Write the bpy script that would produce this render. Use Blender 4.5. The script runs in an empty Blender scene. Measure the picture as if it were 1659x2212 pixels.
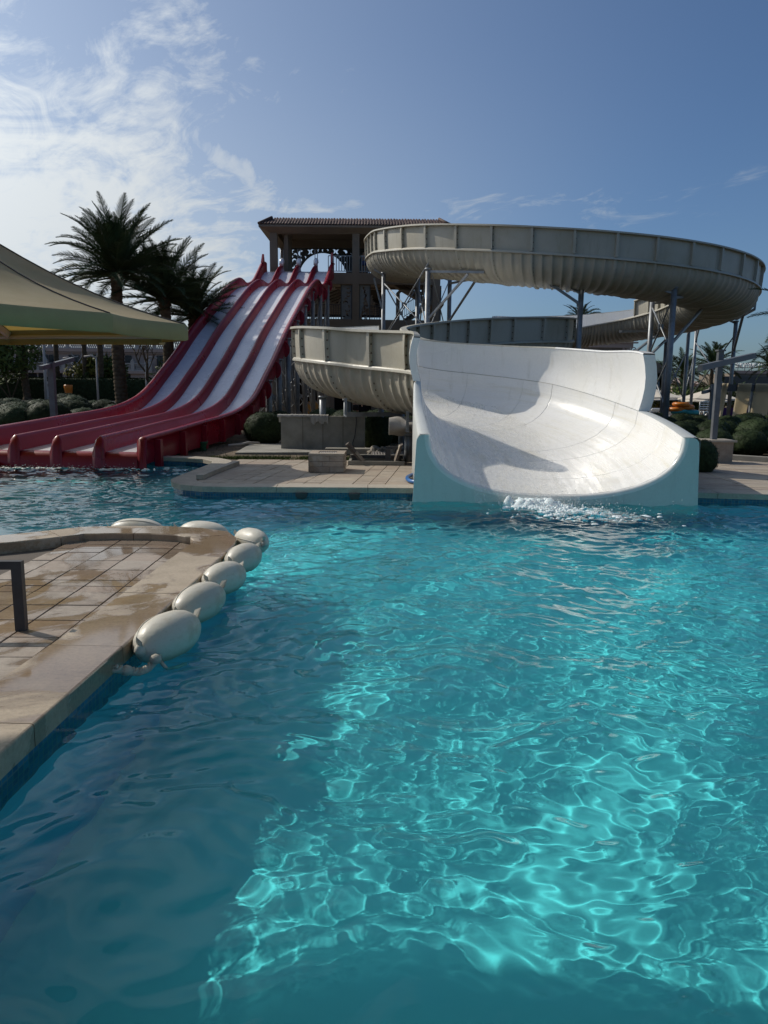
import bpy, bmesh, math, random
import numpy as np
from mathutils import Vector, Matrix

random.seed(7)
NR = np.random.RandomState(11)
sc = bpy.context.scene
COL = sc.collection
R = math.radians

# ------------------------------------------------------------------ camera
PITCH, ROLL, EYE = R(9.2), R(0.6), 1.85
cam_d = bpy.data.cameras.new('camera')
cam = bpy.data.objects.new('camera', cam_d)
COL.objects.link(cam)
cam_d.sensor_fit = 'VERTICAL'
cam_d.sensor_height = 36.0
cam_d.lens = 26.0
cam_d.clip_start = 0.05
cam_d.clip_end = 6000
cam.matrix_world = (Matrix.Translation((0, 0, EYE)) @ Matrix.Rotation(R(90) - PITCH, 4, 'X')
                    @ Matrix.Rotation(ROLL, 4, 'Z'))
sc.camera = cam

# ------------------------------------------------------------------ sun, sky, exposure
SUN_EL, SUN_AZ = R(39), R(61)          # to the left of the view direction (+Y)
sun_dir = Vector((-math.sin(SUN_AZ) * math.cos(SUN_EL), math.cos(SUN_AZ) * math.cos(SUN_EL), math.sin(SUN_EL)))
sun_d = bpy.data.lights.new('sun', 'SUN')
sun_d.energy = 2.85
sun_d.color = (1.0, 0.93, 0.82)
sun_d.angle = R(0.5)
sun_d.cycles.is_caustics_light = True
sun = bpy.data.objects.new('sun', sun_d)
sun.rotation_euler = sun_dir.to_track_quat('Z', 'Y').to_euler()
sun.location = (-30, 20, 40)
COL.objects.link(sun)

world = bpy.data.worlds.new('World')
sc.world = world
world.use_nodes = True
wn = world.node_tree
wn.nodes.clear()


def wnode(t, **kw):
    n = wn.nodes.new(t)
    for k, v in kw.items():
        setattr(n, k, v)
    return n


def wmath(op, a, b=None, c=None, clamp=False):
    n = wnode('ShaderNodeMath', operation=op, use_clamp=clamp)
    for i, x in enumerate((a, b, c)):
        if x is None:
            continue
        if isinstance(x, (int, float)):
            n.inputs[i].default_value = x
        else:
            wn.links.new(x, n.inputs[i])
    return n.outputs[0]


def wramp(x, lo, hi):
    n = wnode('ShaderNodeMapRange')
    n.interpolation_type = 'SMOOTHSTEP'
    wn.links.new(x, n.inputs[0])
    n.inputs[1].default_value = lo
    n.inputs[2].default_value = hi
    return n.outputs[0]


w_out = wnode('ShaderNodeOutputWorld')
w_bg = wnode('ShaderNodeBackground')
sky = wnode('ShaderNodeTexSky', sky_type='NISHITA')
sky.sun_disc = False
sky.sun_elevation = SUN_EL
sky.sun_rotation = -SUN_AZ
sky.altitude = 0
sky.air_density = 0.9
sky.dust_density = 1.6
sky.ozone_density = 3.0
w_bg.inputs['Strength'].default_value = 0.078
tc = wnode('ShaderNodeTexCoord')
sep = wnode('ShaderNodeSeparateXYZ')
wn.links.new(tc.outputs['Generated'], sep.inputs[0])
dx, dy, dz = sep.outputs
# flat cloud layer: project the direction onto a plane overhead
dzc = wmath('ADD', wmath('MAXIMUM', dz, 0.0), 0.12)
u = wmath('DIVIDE', dx, dzc)
v = wmath('DIVIDE', dy, dzc)


def wvec(a, b, c=0.0):
    n = wnode('ShaderNodeCombineXYZ')
    for i, x in enumerate((a, b, c)):
        if isinstance(x, (int, float)):
            n.inputs[i].default_value = x
        else:
            wn.links.new(x, n.inputs[i])
    return n.outputs[0]


def wnoise(vec, scale, detail, rough=0.55, dist=0.0):
    n = wnode('ShaderNodeTexNoise')
    wn.links.new(vec, n.inputs['Vector'])
    n.inputs['Scale'].default_value = scale
    n.inputs['Detail'].default_value = detail
    n.inputs['Roughness'].default_value = rough
    n.inputs['Distortion'].default_value = dist
    return n.outputs['Fac']


# wispy cirrus, drawn out along one wind direction
a1 = wmath('ADD', wmath('MULTIPLY', u, 0.60), wmath('MULTIPLY', v, -0.80))
a2 = wmath('ADD', wmath('MULTIPLY', u, 0.80), wmath('MULTIPLY', v, 0.60))
cir = wnoise(wvec(wmath('MULTIPLY', a1, 0.75), wmath('MULTIPLY', a2, 1.0), 5.3), 1.9, 10, 0.62, 1.2)
big = wnoise(wvec(wmath('MULTIPLY', u, 0.6), wmath('MULTIPLY', v, 0.6), 8.1), 1.1, 5, 0.6)
fine = wnoise(wvec(wmath('MULTIPLY', a1, 0.9), wmath('MULTIPLY', a2, 1.6), 1.2), 4.0, 10, 0.68, 1.6)
# cover: thick towards the sun side, thin away from it
cosun = wmath('ADD', wmath('MULTIPLY', dx, sun_dir.x), wmath('ADD', wmath('MULTIPLY', dy, sun_dir.y), wmath('MULTIPLY', dz, sun_dir.z)))
cover = wramp(cosun, 0.42, 0.90)
cl = wmath('ADD', wmath('MULTIPLY', cir, 0.62), wmath('MULTIPLY', fine, 0.38))
cl = wmath('ADD', cl, wmath('MULTIPLY', wmath('SUBTRACT', big, 0.5), 0.55))
cl = wmath('ADD', cl, wmath('MULTIPLY', cover, 0.27))
low = wmath('MULTIPLY', wmath('SUBTRACT', 1.0, wramp(dz, 0.05, 0.45)), wramp(cosun, 0.22, 0.72))
cl = wmath('ADD', cl, wmath('MULTIPLY', low, 0.26))
mask = wmath('MULTIPLY', wramp(cl, 0.60, 0.92), 0.92, clamp=True)
# one small bright puff above and left of the tower
pd = Vector((-0.190, 0.946, 0.268)).normalized()
px_ = wmath('ADD', wmath('MULTIPLY', dx, pd.y), wmath('MULTIPLY', dy, -pd.x))
pz_ = wmath('SUBTRACT', dz, pd.z)
pq = wmath('ADD', pz_, wmath('MULTIPLY', px_, 0.55))
pr = wmath('ADD', wmath('POWER', wmath('ABSOLUTE', wmath('DIVIDE', px_, 0.060)), 2.0), wmath('POWER', wmath('ABSOLUTE', wmath('DIVIDE', pq, 0.020)), 2.0))
pn = wnoise(wvec(wmath('MULTIPLY', dx, 1.0), wmath('MULTIPLY', dz, 1.0), 0.3), 26.0, 8, 0.62, 0.6)
pf = wmath('GREATER_THAN', dy, 0.0)
puff = wmath('MULTIPLY', wramp(wmath('SUBTRACT', wmath('MULTIPLY', pn, 1.9), wmath('MULTIPLY', pr, 0.55)), 0.35, 1.05), wmath('MULTIPLY', pf, 0.62))
mask = wmath('MAXIMUM', mask, puff)
# thin even veil
veil = wmath('ADD', wmath('MULTIPLY', wramp(cosun, 0.25, 1.0), 0.22), wmath('MULTIPLY', low, 0.40))
mask = wmath('MAXIMUM', mask, veil)
# cloud brightness: forward scattering towards the sun
fw = wmath('POWER', wmath('MAXIMUM', cosun, 0.0), 5.0)
cb = wmath('ADD', 7.0, wmath('MULTIPLY', fw, 12.0))
ccol = wnode('ShaderNodeVectorMath', operation='SCALE')
ccol.inputs[0].default_value = (0.93, 0.98, 1.0)
wn.links.new(cb, ccol.inputs['Scale'])
mixc = wnode('ShaderNodeMix', data_type='RGBA')
wn.links.new(mask, mixc.inputs['Factor'])
skyg = wnode('ShaderNodeMix', data_type='RGBA', blend_type='MULTIPLY')
skyg.inputs['Factor'].default_value = 1.0
wn.links.new(sky.outputs[0], skyg.inputs['A'])
skyg.inputs['B'].default_value = (0.74, 0.91, 1.06, 1)
wn.links.new(skyg.outputs['Result'], mixc.inputs['A'])
wn.links.new(ccol.outputs[0], mixc.inputs['B'])
wn.links.new(mixc.outputs['Result'], w_bg.inputs['Color'])
wn.links.new(w_bg.outputs[0], w_out.inputs[0])

sc.view_settings.view_transform = 'Standard'
sc.view_settings.look = 'None'
sc.view_settings.gamma = 1.0
sc.view_settings.use_curve_mapping = False
sc.view_settings.exposure = 0.13
sc.cycles.use_denoising = True
sc.cycles.max_bounces = 10
sc.cycles.transmission_bounces = 8
sc.cycles.transparent_max_bounces = 12
sc.cycles.sample_clamp_indirect = 6.0
sc.cycles.caustics_refractive = True
sc.cycles.caustics_reflective = False


# ------------------------------------------------------------------ pixel <-> world (design helper)
_c, _s = math.cos(PITCH), math.sin(PITCH)


def _ray(px, py):
    a = (px - 829.5) / 1597.5
    b = (py - 1106) / 1597.5
    uu = a * math.cos(ROLL) + b * math.sin(ROLL)
    vv = -a * math.sin(ROLL) + b * math.cos(ROLL)
    return Vector((uu, _c - vv * _s, -_s - vv * _c))


def G(px, py, z=0.18):
    r = _ray(px, py)
    return Vector((0, 0, EYE)) + r * ((z - EYE) / r.z)


def P(px, py, Y):
    r = _ray(px, py)
    return Vector((0, 0, EYE)) + r * (Y / r.y)


def smooth(a, b, x):
    t = min(1, max(0, (x - a) / (b - a)))
    return t * t * (3 - 2 * t)


def gz(x, y):
    """height of the garden ground: it climbs gently at the left"""
    return 0.10 + 0.80 * smooth(24, 60, y) * smooth(-4, -12, x)


# ------------------------------------------------------------------ mesh builder
class MB:
    def __init__(self):
        self.v, self.f, self.m, self.s = [], [], [], []

    def add(self, verts, faces, mat=0, sm=False):
        b = len(self.v)
        self.v += [tuple(p) for p in verts]
        for f in faces:
            self.f.append(tuple(b + i for i in f))
            self.m.append(mat)
            self.s.append(sm)
        return self

    def box(self, c, d, mat=0, rz=0.0, M=None):
        x, y, z = d[0] / 2, d[1] / 2, d[2] / 2
        vs = [Vector((sx * x, sy * y, sz * z)) for sz in (-1, 1) for sy in (-1, 1) for sx in (-1, 1)]
        if M is not None:
            vs = [M @ p for p in vs]
        if rz:
            q = Matrix.Rotation(rz, 3, 'Z')
            vs = [q @ p for p in vs]
        vs = [p + Vector(c) for p in vs]
        return self.add(vs, [(0, 2, 3, 1), (4, 5, 7, 6), (0, 1, 5, 4), (2, 6, 7, 3), (0, 4, 6, 2), (1, 3, 7, 5)], mat)

    def beam(self, p0, p1, w, h=None, mat=0):
        h = h or w
        p0, p1 = Vector(p0), Vector(p1)
        t = (p1 - p0)
        L = t.length
        if L < 1e-6:
            return self
        t.normalize()
        up = Vector((0, 0, 1)) if abs(t.z) < 0.97 else Vector((0, 1, 0))
        sd = t.cross(up).normalized()
        up = sd.cross(t)
        vs = []
        for p in (p0, p1):
            for a, b in ((-1, -1), (1, -1), (1, 1), (-1, 1)):
                vs.append(p + sd * (a * w / 2) + up * (b * h / 2))
        return self.add(vs, [(3, 2, 1, 0), (4, 5, 6, 7), (0, 1, 5, 4), (1, 2, 6, 5), (2, 3, 7, 6), (3, 0, 4, 7)], mat)

    def tube(self, pts, rad, n=8, mat=0, sm=True, cap=True):
        pts = [Vector(p) for p in pts]
        k = len(pts)
        rad = rad if hasattr(rad, '__len__') else [rad] * k
        prev = None
        vs = []
        for i, p in enumerate(pts):
            t = (pts[min(i + 1, k - 1)] - pts[max(i - 1, 0)])
            if t.length < 1e-9:
                t = Vector((0, 0, 1))
            t.normalize()
            if prev is None:
                up = Vector((0, 0, 1)) if abs(t.z) < 0.9 else Vector((1, 0, 0))
                sd = t.cross(up).normalized()
            else:
                sd = (prev - t * prev.dot(t)).normalized()
            prev = sd
            up = sd.cross(t)
            for j in range(n):
                a = 2 * math.pi * j / n
                vs.append(p + (sd * math.cos(a) + up * math.sin(a)) * rad[i])
        fs = []
        for i in range(k - 1):
            for j in range(n):
                j2 = (j + 1) % n
                fs.append((i * n + j, i * n + j2, (i + 1) * n + j2, (i + 1) * n + j))
        self.add(vs, fs, mat, sm)
        if cap:
            b = len(self.v) - k * n
            self.f.append(tuple(b + j for j in reversed(range(n))))
            self.m.append(mat); self.s.append(False)
            self.f.append(tuple(b + (k - 1) * n + j for j in range(n)))
            self.m.append(mat); self.s.append(False)
        return self

    def lathe(self, c, prof, n=16, mat=0, sm=True):
        c = Vector(c)
        vs, fs = [], []
        k = len(prof)
        for r, z in prof:
            for j in range(n):
                a = 2 * math.pi * j / n
                vs.append(c + Vector((r * math.cos(a), r * math.sin(a), z)))
        for i in range(k - 1):
            for j in range(n):
                j2 = (j + 1) % n
                fs.append((i * n + j, i * n + j2, (i + 1) * n + j2, (i + 1) * n + j))
        fs.append(tuple(reversed(range(n))))
        fs.append(tuple((k - 1) * n + j for j in range(n)))
        return self.add(vs, fs, mat, sm)

    def prism(self, poly, z0, z1, mat=0, mat_side=None):
        n = len(poly)
        vs = [(p[0], p[1], z0) for p in poly] + [(p[0], p[1], z1) for p in poly]
        b = len(self.v)
        ms = mat if mat_side is None else mat_side
        self.add(vs, [tuple(range(n, 2 * n))], mat)
        for f in [tuple(reversed(range(n)))] + [(i, (i + 1) % n, n + (i + 1) % n, n + i) for i in range(n)]:
            self.f.append(tuple(b + i for i in f))
            self.m.append(ms)
            self.s.append(False)
        return self

    def grid(self, rows, mat=0, sm=True, close=False):
        nr, nc = len(rows), len(rows[0])
        vs = [p for r in rows for p in r]
        fs = []
        for i in range(nr - 1):
            for j in range(nc if close else nc - 1):
                j2 = (j + 1) % nc
                fs.append((i * nc + j, i * nc + j2, (i + 1) * nc + j2, (i + 1) * nc + j))
        return self.add(vs, fs, mat, sm)

    def mesh(self, name, mats, off=None):
        me = bpy.data.meshes.new(name)
        vs = self.v if off is None else [(p[0] - off[0], p[1] - off[1], p[2] - off[2]) for p in self.v]
        me.from_pydata(vs, [], self.f)
        if not isinstance(mats, (list, tuple)):
            mats = [mats]
        for m in mats:
            me.materials.append(m)
        me.polygons.foreach_set('material_index', self.m)
        me.polygons.foreach_set('use_smooth', self.s)
        me.update()
        return me


def obj(name, me, parent=None, loc=None):
    o = bpy.data.objects.new(name, me)
    COL.objects.link(o)
    if loc is not None:
        o.location = loc
    if parent is not None:
        o.parent = parent
    return o


def wpos(o):
    p = Vector((0, 0, 0))
    while o is not None:
        p += o.location
        o = o.parent
    return p


def part(name, mb, mats, parent, label=None, stuff=False):
    """mesh given in world coordinates, linked as a child (all roots are unrotated)"""
    o = obj(name, mb.mesh(name, mats, wpos(parent)), parent)
    if label:
        o['label'] = label
    if stuff:
        o['kind'] = 'stuff'
    return o


def thing(name, label, cat, loc=(0, 0, 0), group=None):
    o = bpy.data.objects.new(name, None)
    COL.objects.link(o)
    o.location = loc
    o.empty_display_size = 0.2
    o['label'] = label
    o['category'] = cat
    if group:
        o['group'] = group
    return o


def tag(o, label, cat, group=None):
    o['label'] = label
    o['category'] = cat
    if group:
        o['group'] = group
    return o


def struct(name, mb, mats, parent=None):
    o = obj(name, mb.mesh(name, mats, wpos(parent) if parent else None), parent)
    o['kind'] = 'structure'
    return o


def copy_tree(o, parent=None):
    c = o.copy()
    COL.objects.link(c)
    if parent is not None:
        c.parent = parent
    for ch in list(o.children):
        copy_tree(ch, c)
    return c


# ------------------------------------------------------------------ materials
class NT:
    def __init__(self, name):
        self.mat = bpy.data.materials.new(name)
        self.mat.use_nodes = True
        self.t = self.mat.node_tree
        self.n = self.t.nodes
        self.b = self.n['Principled BSDF']
        self.out = self.n['Material Output']

    def node(self, t, **kw):
        n = self.n.new(t)
        for k, v in kw.items():
            setattr(n, k, v)
        return n

    def L(self, a, b):
        self.t.links.new(a, b)

    def coord(self, kind='Object', scale=(1, 1, 1)):
        tcn = self.node('ShaderNodeTexCoord')
        if kind == 'World':
            g = self.node('ShaderNodeNewGeometry')
            src = g.outputs['Position']
        else:
            src = tcn.outputs[kind]
        mp = self.node('ShaderNodeMapping')
        mp.inputs['Scale'].default_value = scale
        self.L(src, mp.inputs[0])
        return mp.outputs[0]

    def noise(self, vec, scale, detail=4, rough=0.55, dist=0.0):
        n = self.node('ShaderNodeTexNoise')
        self.L(vec, n.inputs['Vector'])
        n.inputs['Scale'].default_value = scale
        n.inputs['Detail'].default_value = detail
        n.inputs['Roughness'].default_value = rough
        n.inputs['Distortion'].default_value = dist
        return n.outputs['Fac']

    def rng(self, x, a, b, c=0.0, d=1.0, smoothstep=True):
        n = self.node('ShaderNodeMapRange')
        if smoothstep:
            n.interpolation_type = 'SMOOTHSTEP'
        self.L(x, n.inputs[0])
        for i, q in enumerate((a, b, c, d)):
            n.inputs[i + 1].default_value = q
        return n.outputs[0]

    def mix(self, fac, a, b, blend='MIX'):
        n = self.node('ShaderNodeMix', data_type='RGBA', blend_type=blend)
        for nm, x in (('Factor', fac), ('A', a), ('B', b)):
            if isinstance(x, (int, float)):
                n.inputs[nm].default_value = x
            elif isinstance(x, tuple):
                n.inputs[nm].default_value = (*x, 1) if len(x) == 3 else x
            else:
                self.L(x, n.inputs[nm])
        return n.outputs['Result']

    def math(self, op, a, b=None, clamp=False):
        n = self.node('ShaderNodeMath', operation=op, use_clamp=clamp)
        for i, x in enumerate((a, b)):
            if x is None:
                continue
            if isinstance(x, (int, float)):
                n.inputs[i].default_value = x
            else:
                self.L(x, n.inputs[i])
        return n.outputs[0]

    def bump(self, h, strength=0.3, dist=0.02):
        n = self.node('ShaderNodeBump')
        n.inputs['Strength'].default_value = strength
        n.inputs['Distance'].default_value = dist
        self.L(h, n.inputs['Height'])
        self.L(n.outputs[0], self.b.inputs['Normal'])

    def set(self, **kw):
        for k, v in kw.items():
            k = k.replace('_', ' ')
            if isinstance(v, (int, float)):
                self.b.inputs[k].default_value = v
            elif isinstance(v, tuple):
                self.b.inputs[k].default_value = (*v, 1)
            else:
                self.L(v, self.b.inputs[k])
        return self


def simple(name, col, rough=0.6, var=0.25, scale=3.0, bump=0.15, bscale=40.0, metal=0.0, kind='Object', dirt=None, randv=0.0, spec=None):
    m = NT(name)
    if spec is not None:
        m.b.inputs['Specular IOR Level'].default_value = spec
    co = m.coord(kind)
    n1 = m.noise(co, scale, 6, 0.6)
    dark = tuple(c * (1 - var) for c in col)
    lite = tuple(min(1, c * (1 + var)) for c in col)
    base = m.mix(m.rng(n1, 0.3, 0.7), dark, lite)
    if dirt:
        n3 = m.noise(co, scale * 0.45, 8, 0.7)
        base = m.mix(m.rng(n3, 0.5, 0.75, 0, 0.75), base, dirt)
    if randv:
        oi = m.node('ShaderNodeObjectInfo')
        hs = m.node('ShaderNodeHueSaturation')
        m.L(base, hs.inputs['Color'])
        m.L(m.rng(oi.outputs['Random'], 0, 1, 1 - randv, 1 + randv, False), hs.inputs['Value'])
        base = hs.outputs[0]
    m.set(Base_Color=base, Metallic=metal)
    m.set(Roughness=m.rng(n1, 0.2, 0.8, max(0.02, rough - 0.1), min(1, rough + 0.1)))
    if bump:
        m.bump(m.noise(co, bscale, 5, 0.6), bump, 0.01)
    return m.mat


def stone_mat(name, cols, wet=0.0, gy=0.0):
    """paving: every slab picks its own tone, some stand wet"""
    m = NT(name)
    co = m.coord('World')
    oi = m.node('ShaderNodeObjectInfo')
    cr = m.node('ShaderNodeValToRGB')
    m.L(oi.outputs['Random'], cr.inputs[0])
    el = cr.color_ramp.elements
    el[0].color = (*cols[0], 1)
    el[1].color = (*cols[-1], 1)
    for i, c in enumerate(cols[1:-1]):
        e = el.new((i + 1) / (len(cols) - 1))
        e.color = (*c, 1)
    n1 = m.noise(m.coord('World', (1, 1, 1)), 2.2, 8, 0.68, 0.6)
    n2 = m.noise(m.coord('World', (1, 6, 1)), 7.0, 6, 0.7)
    base = m.mix(m.rng(n1, 0.35, 0.7, 0, 0.6), cr.outputs[0], tuple(c * 0.62 for c in cols[0]))
    base = m.mix(m.rng(n2, 0.35, 0.75, 0, 0.45), base, tuple(c * 1.12 for c in cols[-1]))
    n3 = m.noise(co, 45, 3, 0.6)
    base = m.mix(m.rng(n3, 0.35, 0.8, 0, 0.3), base, (0.10, 0.08, 0.06))
    rough = m.rng(n1, 0.2, 0.8, 0.55, 0.8)
    if wet:
        w1 = m.noise(m.coord('World', (1.0, 0.8, 1)), 0.95, 7, 0.58, 0.7)
        mk = m.rng(w1, 0.53 - wet, 0.61 - wet)
        base = m.mix(m.math('MULTIPLY', mk, 0.55), base, m.mix(1.0, base, (0.50, 0.38, 0.26), 'MULTIPLY'))
        rough = m.math('ADD', m.math('MULTIPLY', m.math('SUBTRACT', 1.0, mk), rough), m.math('MULTIPLY', mk, 0.06))
        bf = m.math('MULTIPLY', m.noise(co, 60, 5, 0.65), m.math('SUBTRACT', 1.0, mk))
    else:
        bf = m.noise(co, 60, 5, 0.65)
    m.set(Base_Color=base, Roughness=rough)
    m.bump(bf, 0.35, 0.006)
    return m.mat


M = {}
M['gel'] = None


def gelcoat(name, col, rough, stain, flow=None, bumpv=0.05):
    m = NT(name)
    co = m.coord('World')
    n1 = m.noise(co, 0.7, 7, 0.6, 0.4)
    n2 = m.noise(m.coord('World', (1.0, 1.0, 0.16)), 5.5, 6, 0.65)
    n3 = m.noise(co, 26, 4, 0.6)
    base = m.mix(m.rng(n1, 0.40, 0.75, 0, 0.55), col, stain)
    base = m.mix(m.rng(n2, 0.52, 0.80, 0, 0.45), base, tuple(c * 0.72 for c in stain))
    base = m.mix(m.rng(n3, 0.45, 0.8, 0, 0.12), base, tuple(c * 0.55 for c in stain))
    rg_ = m.rng(n1, 0.25, 0.75, rough - 0.06, rough + 0.10)
    hb = m.noise(co, 9, 4, 0.5)
    if flow:
        at = m.node('ShaderNodeAttribute')
        at.attribute_name = 'flow'
        mp = m.node('ShaderNodeMapping')
        mp.inputs['Scale'].default_value = (0.22, 4.5, 1.0)
        m.L(at.outputs['Vector'], mp.inputs[0])
        st_ = m.noise(mp.outputs[0], 2.2, 7, 0.66, 0.35)
        mp2 = m.node('ShaderNodeMapping')
        mp2.inputs['Scale'].default_value = (0.25, 2.6, 1.0)
        m.L(at.outputs['Vector'], mp2.inputs[0])
        st2 = m.noise(mp2.outputs[0], 2.0, 5, 0.6, 0.5)
        base = m.mix(m.rng(st_, 0.46, 0.72, 0, 0.35), base, (0.60, 0.57, 0.48))
        base = m.mix(m.rng(st2, 0.52, 0.76, 0, 0.5), base, (0.62, 0.57, 0.42))
        rg_ = m.math('ADD', rg_, m.rng(st_, 0.35, 0.7, -0.08, 0.16))
        hb = m.math('ADD', hb, m.math('MULTIPLY', st_, 0.8))
    m.set(Base_Color=base, Roughness=rg_)
    m.bump(hb, bumpv, 0.05)
    return m.mat


M['gel'] = gelcoat('gelcoat_white', (0.80, 0.79, 0.765), 0.25, (0.73, 0.70, 0.61), flow=True, bumpv=0.045)
M['cream'] = gelcoat('gelcoat_cream', (0.44, 0.415, 0.345), 0.42, (0.33, 0.295, 0.205), bumpv=0.08)
M['skirt'] = gelcoat('gelcoat_skirt', (0.60, 0.62, 0.60), 0.38, (0.50, 0.51, 0.46))
M['red'] = gelcoat('gelcoat_red', (0.26, 0.005, 0.022), 0.30, (0.19, 0.006, 0.019))
M['lane'] = gelcoat('gelcoat_lane', (0.78, 0.79, 0.83), 0.22, (0.68, 0.69, 0.74), bumpv=0.14)
M['steel'] = simple('galvanised_steel', (0.24, 0.255, 0.27), 0.45, 0.18, 4.0, 0.05, 30, 0.35, 'World', dirt=(0.16, 0.15, 0.13))
M['post'] = simple('grey_post_paint', (0.12, 0.13, 0.145), 0.5, 0.2, 3.0, 0.08, 30, 0.1, 'World', dirt=(0.16, 0.15, 0.13))
M['dark_steel'] = simple('dark_steel', (0.05, 0.05, 0.055), 0.45, 0.2, 5, 0.05, 30, 0.3)
M['bolt'] = simple('rusty_bolt', (0.09, 0.06, 0.04), 0.7, 0.3, 9, 0.1)
M['concrete'] = simple('concrete', (0.27, 0.255, 0.22), 0.85, 0.22, 1.6, 0.35, 45, 0, 'World', dirt=(0.15, 0.14, 0.12))
M['plaster'] = simple('tan_plaster', (0.19, 0.155, 0.12), 0.9, 0.10, 0.8, 0.15, 30, 0, 'World', dirt=(0.17, 0.13, 0.095))
M['plaster_pink'] = simple('pink_plaster', (0.42, 0.32, 0.27), 0.9, 0.08, 0.4, 0.1, 20, 0, 'World', dirt=(0.35, 0.27, 0.22))
M['white_stone'] = simple('pale_balustrade', (0.40, 0.37, 0.34), 0.85, 0.1, 1.0, 0.1, 20, 0, 'World')
M['rooftile'] = simple('clay_tile', (0.085, 0.045, 0.036), 0.75, 0.3, 3, 0.2, 30, 0, 'Object', randv=0.35)
M['screen'] = simple('dark_screen', (0.06, 0.065, 0.065), 0.6, 0.15, 3, 0.05)
M['screen_pale'] = simple('grey_screen', (0.20, 0.22, 0.23), 0.6, 0.15, 3, 0.05)
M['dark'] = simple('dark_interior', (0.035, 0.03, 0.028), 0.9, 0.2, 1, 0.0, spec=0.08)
M['glass'] = simple('window_glass', (0.03, 0.035, 0.04), 0.08, 0.2, 1, 0.0)
M['earth'] = simple('bare_earth', (0.13, 0.095, 0.06), 0.95, 0.35, 0.9, 0.6, 22, 0, 'World', dirt=(0.07, 0.065, 0.035))
M['road'] = simple('path_surface', (0.15, 0.14, 0.13), 0.9, 0.15, 0.8, 0.3, 40, 0, 'World')
def bag_mat():
    m = NT('buoy_vinyl')
    co = m.coord('Object')
    oi = m.node('ShaderNodeObjectInfo')
    n1 = m.noise(co, 4.5, 7, 0.65)
    n2 = m.noise(m.coord('Object', (2, 9, 9)), 5, 6, 0.7)
    base = m.mix(m.rng(n1, 0.45, 0.72, 0, 0.6), (0.60, 0.565, 0.49), (0.40, 0.33, 0.21))
    base = m.mix(m.rng(n2, 0.55, 0.8, 0, 0.5), base, (0.27, 0.23, 0.16))
    g = m.node('ShaderNodeNewGeometry')
    sp = m.node('ShaderNodeSeparateXYZ')
    m.L(g.outputs['Position'], sp.inputs[0])
    zz = m.math('ADD', sp.outputs[2], m.math('MULTIPLY', n1, 0.10))
    base = m.mix(m.rng(zz, 0.13, 0.05, 0, 0.7), base, (0.20, 0.20, 0.11))
    hs = m.node('ShaderNodeHueSaturation')
    m.L(base, hs.inputs['Color'])
    m.L(m.rng(oi.outputs['Random'], 0, 1, .88, 1.05, False), hs.inputs['Value'])
    m.set(Base_Color=hs.outputs[0], Roughness=m.rng(n2, 0.3, 0.7, 0.34, 0.55))
    m.bump(m.math('ADD', n1, m.noise(co, 22, 4, 0.6)), 0.25, 0.012)
    return m.mat


M['bag'] = bag_mat()
M['rope'] = simple('rope', (0.45, 0.42, 0.36), 0.9, 0.2, 20, 0.4, 90)
M['hose'] = simple('blue_hose', (0.01, 0.12, 0.36), 0.35, 0.1, 5, 0.03)
M['wood'] = simple('orange_board', (0.42, 0.22, 0.06), 0.7, 0.15, 2, 0.1)
M['trunk'] = simple('palm_trunk', (0.10, 0.075, 0.05), 0.95, 0.35, 5, 0.7, 25, spec=0.08)
M['frond'] = simple('palm_frond', (0.050, 0.075, 0.035), 0.5, 0.3, 1.2, 0.0, randv=0.3, spec=0.08)
M['leaf'] = simple('clipped_leaf', (0.028, 0.042, 0.018), 0.6, 0.35, 6, 0.3, 40, 0, 'Object', randv=0.3, spec=0.08)
M['leaf2'] = simple('shrub_leaf', (0.07, 0.10, 0.03), 0.6, 0.4, 2, 0.0, randv=0.3, spec=0.08)
M['yellow_leaf'] = simple('yellow_shrub', (0.16, 0.15, 0.03), 0.6, 0.4, 2, 0.0, randv=0.25, spec=0.08)
M['white_plastic'] = simple('white_plastic', (0.72, 0.72, 0.70), 0.4, 0.06, 2, 0.0)
M['umbrella'] = simple('pale_canvas', (0.62, 0.55, 0.45), 0.85, 0.08, 1, 0.1, 30, randv=0.1)
M['shade_tan_'] = simple('tan_screen_cloth', (0.58, 0.47, 0.30), 0.9, 0.10, 1.2, 0.25, 60, 0, 'World', dirt=(0.46, 0.38, 0.25))
M['skin'] = simple('skin', (0.35, 0.20, 0.13), 0.6, 0.05, 3, 0.0)
M['cloth_blue'] = simple('blue_shorts', (0.03, 0.05, 0.22), 0.9, 0.1, 3, 0.0)
M['hair'] = simple('dark_hair', (0.02, 0.015, 0.01), 0.6, 0.2, 8, 0.0)
M['orange'] = simple('orange_tube', (0.60, 0.19, 0.02), 0.4, 0.1, 2, 0.0)
M['turquoise'] = simple('turquoise_tube', (0.03, 0.33, 0.38), 0.4, 0.1, 2, 0.0)
M['purple'] = simple('purple_cushion', (0.10, 0.04, 0.16), 0.9, 0.15, 2, 0.0)
M['green_plastic'] = simple('green_plastic', (0.05, 0.20, 0.12), 0.5, 0.1, 2, 0.0)
M['rock'] = simple('rock', (0.25, 0.22, 0.18), 0.9, 0.3, 5, 0.5, 20, 0, 'Object', randv=0.3)
M['towel'] = simple('grey_towel', (0.38, 0.36, 0.33), 0.95, 0.15, 4, 0.3, 50)
M['stone_near'] = stone_mat('island_paving', [(0.33, 0.265, 0.22), (0.40, 0.345, 0.295), (0.36, 0.275, 0.22), (0.43, 0.385, 0.33)], wet=0.085)
M['coping'] = stone_mat('island_coping', [(0.40, 0.32, 0.235), (0.46, 0.38, 0.29)], wet=0.07)
M['stone_far'] = stone_mat('deck_paving', [(0.36, 0.29, 0.22), (0.43, 0.37, 0.30), (0.34, 0.26, 0.20), (0.45, 0.38, 0.29)])
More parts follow.
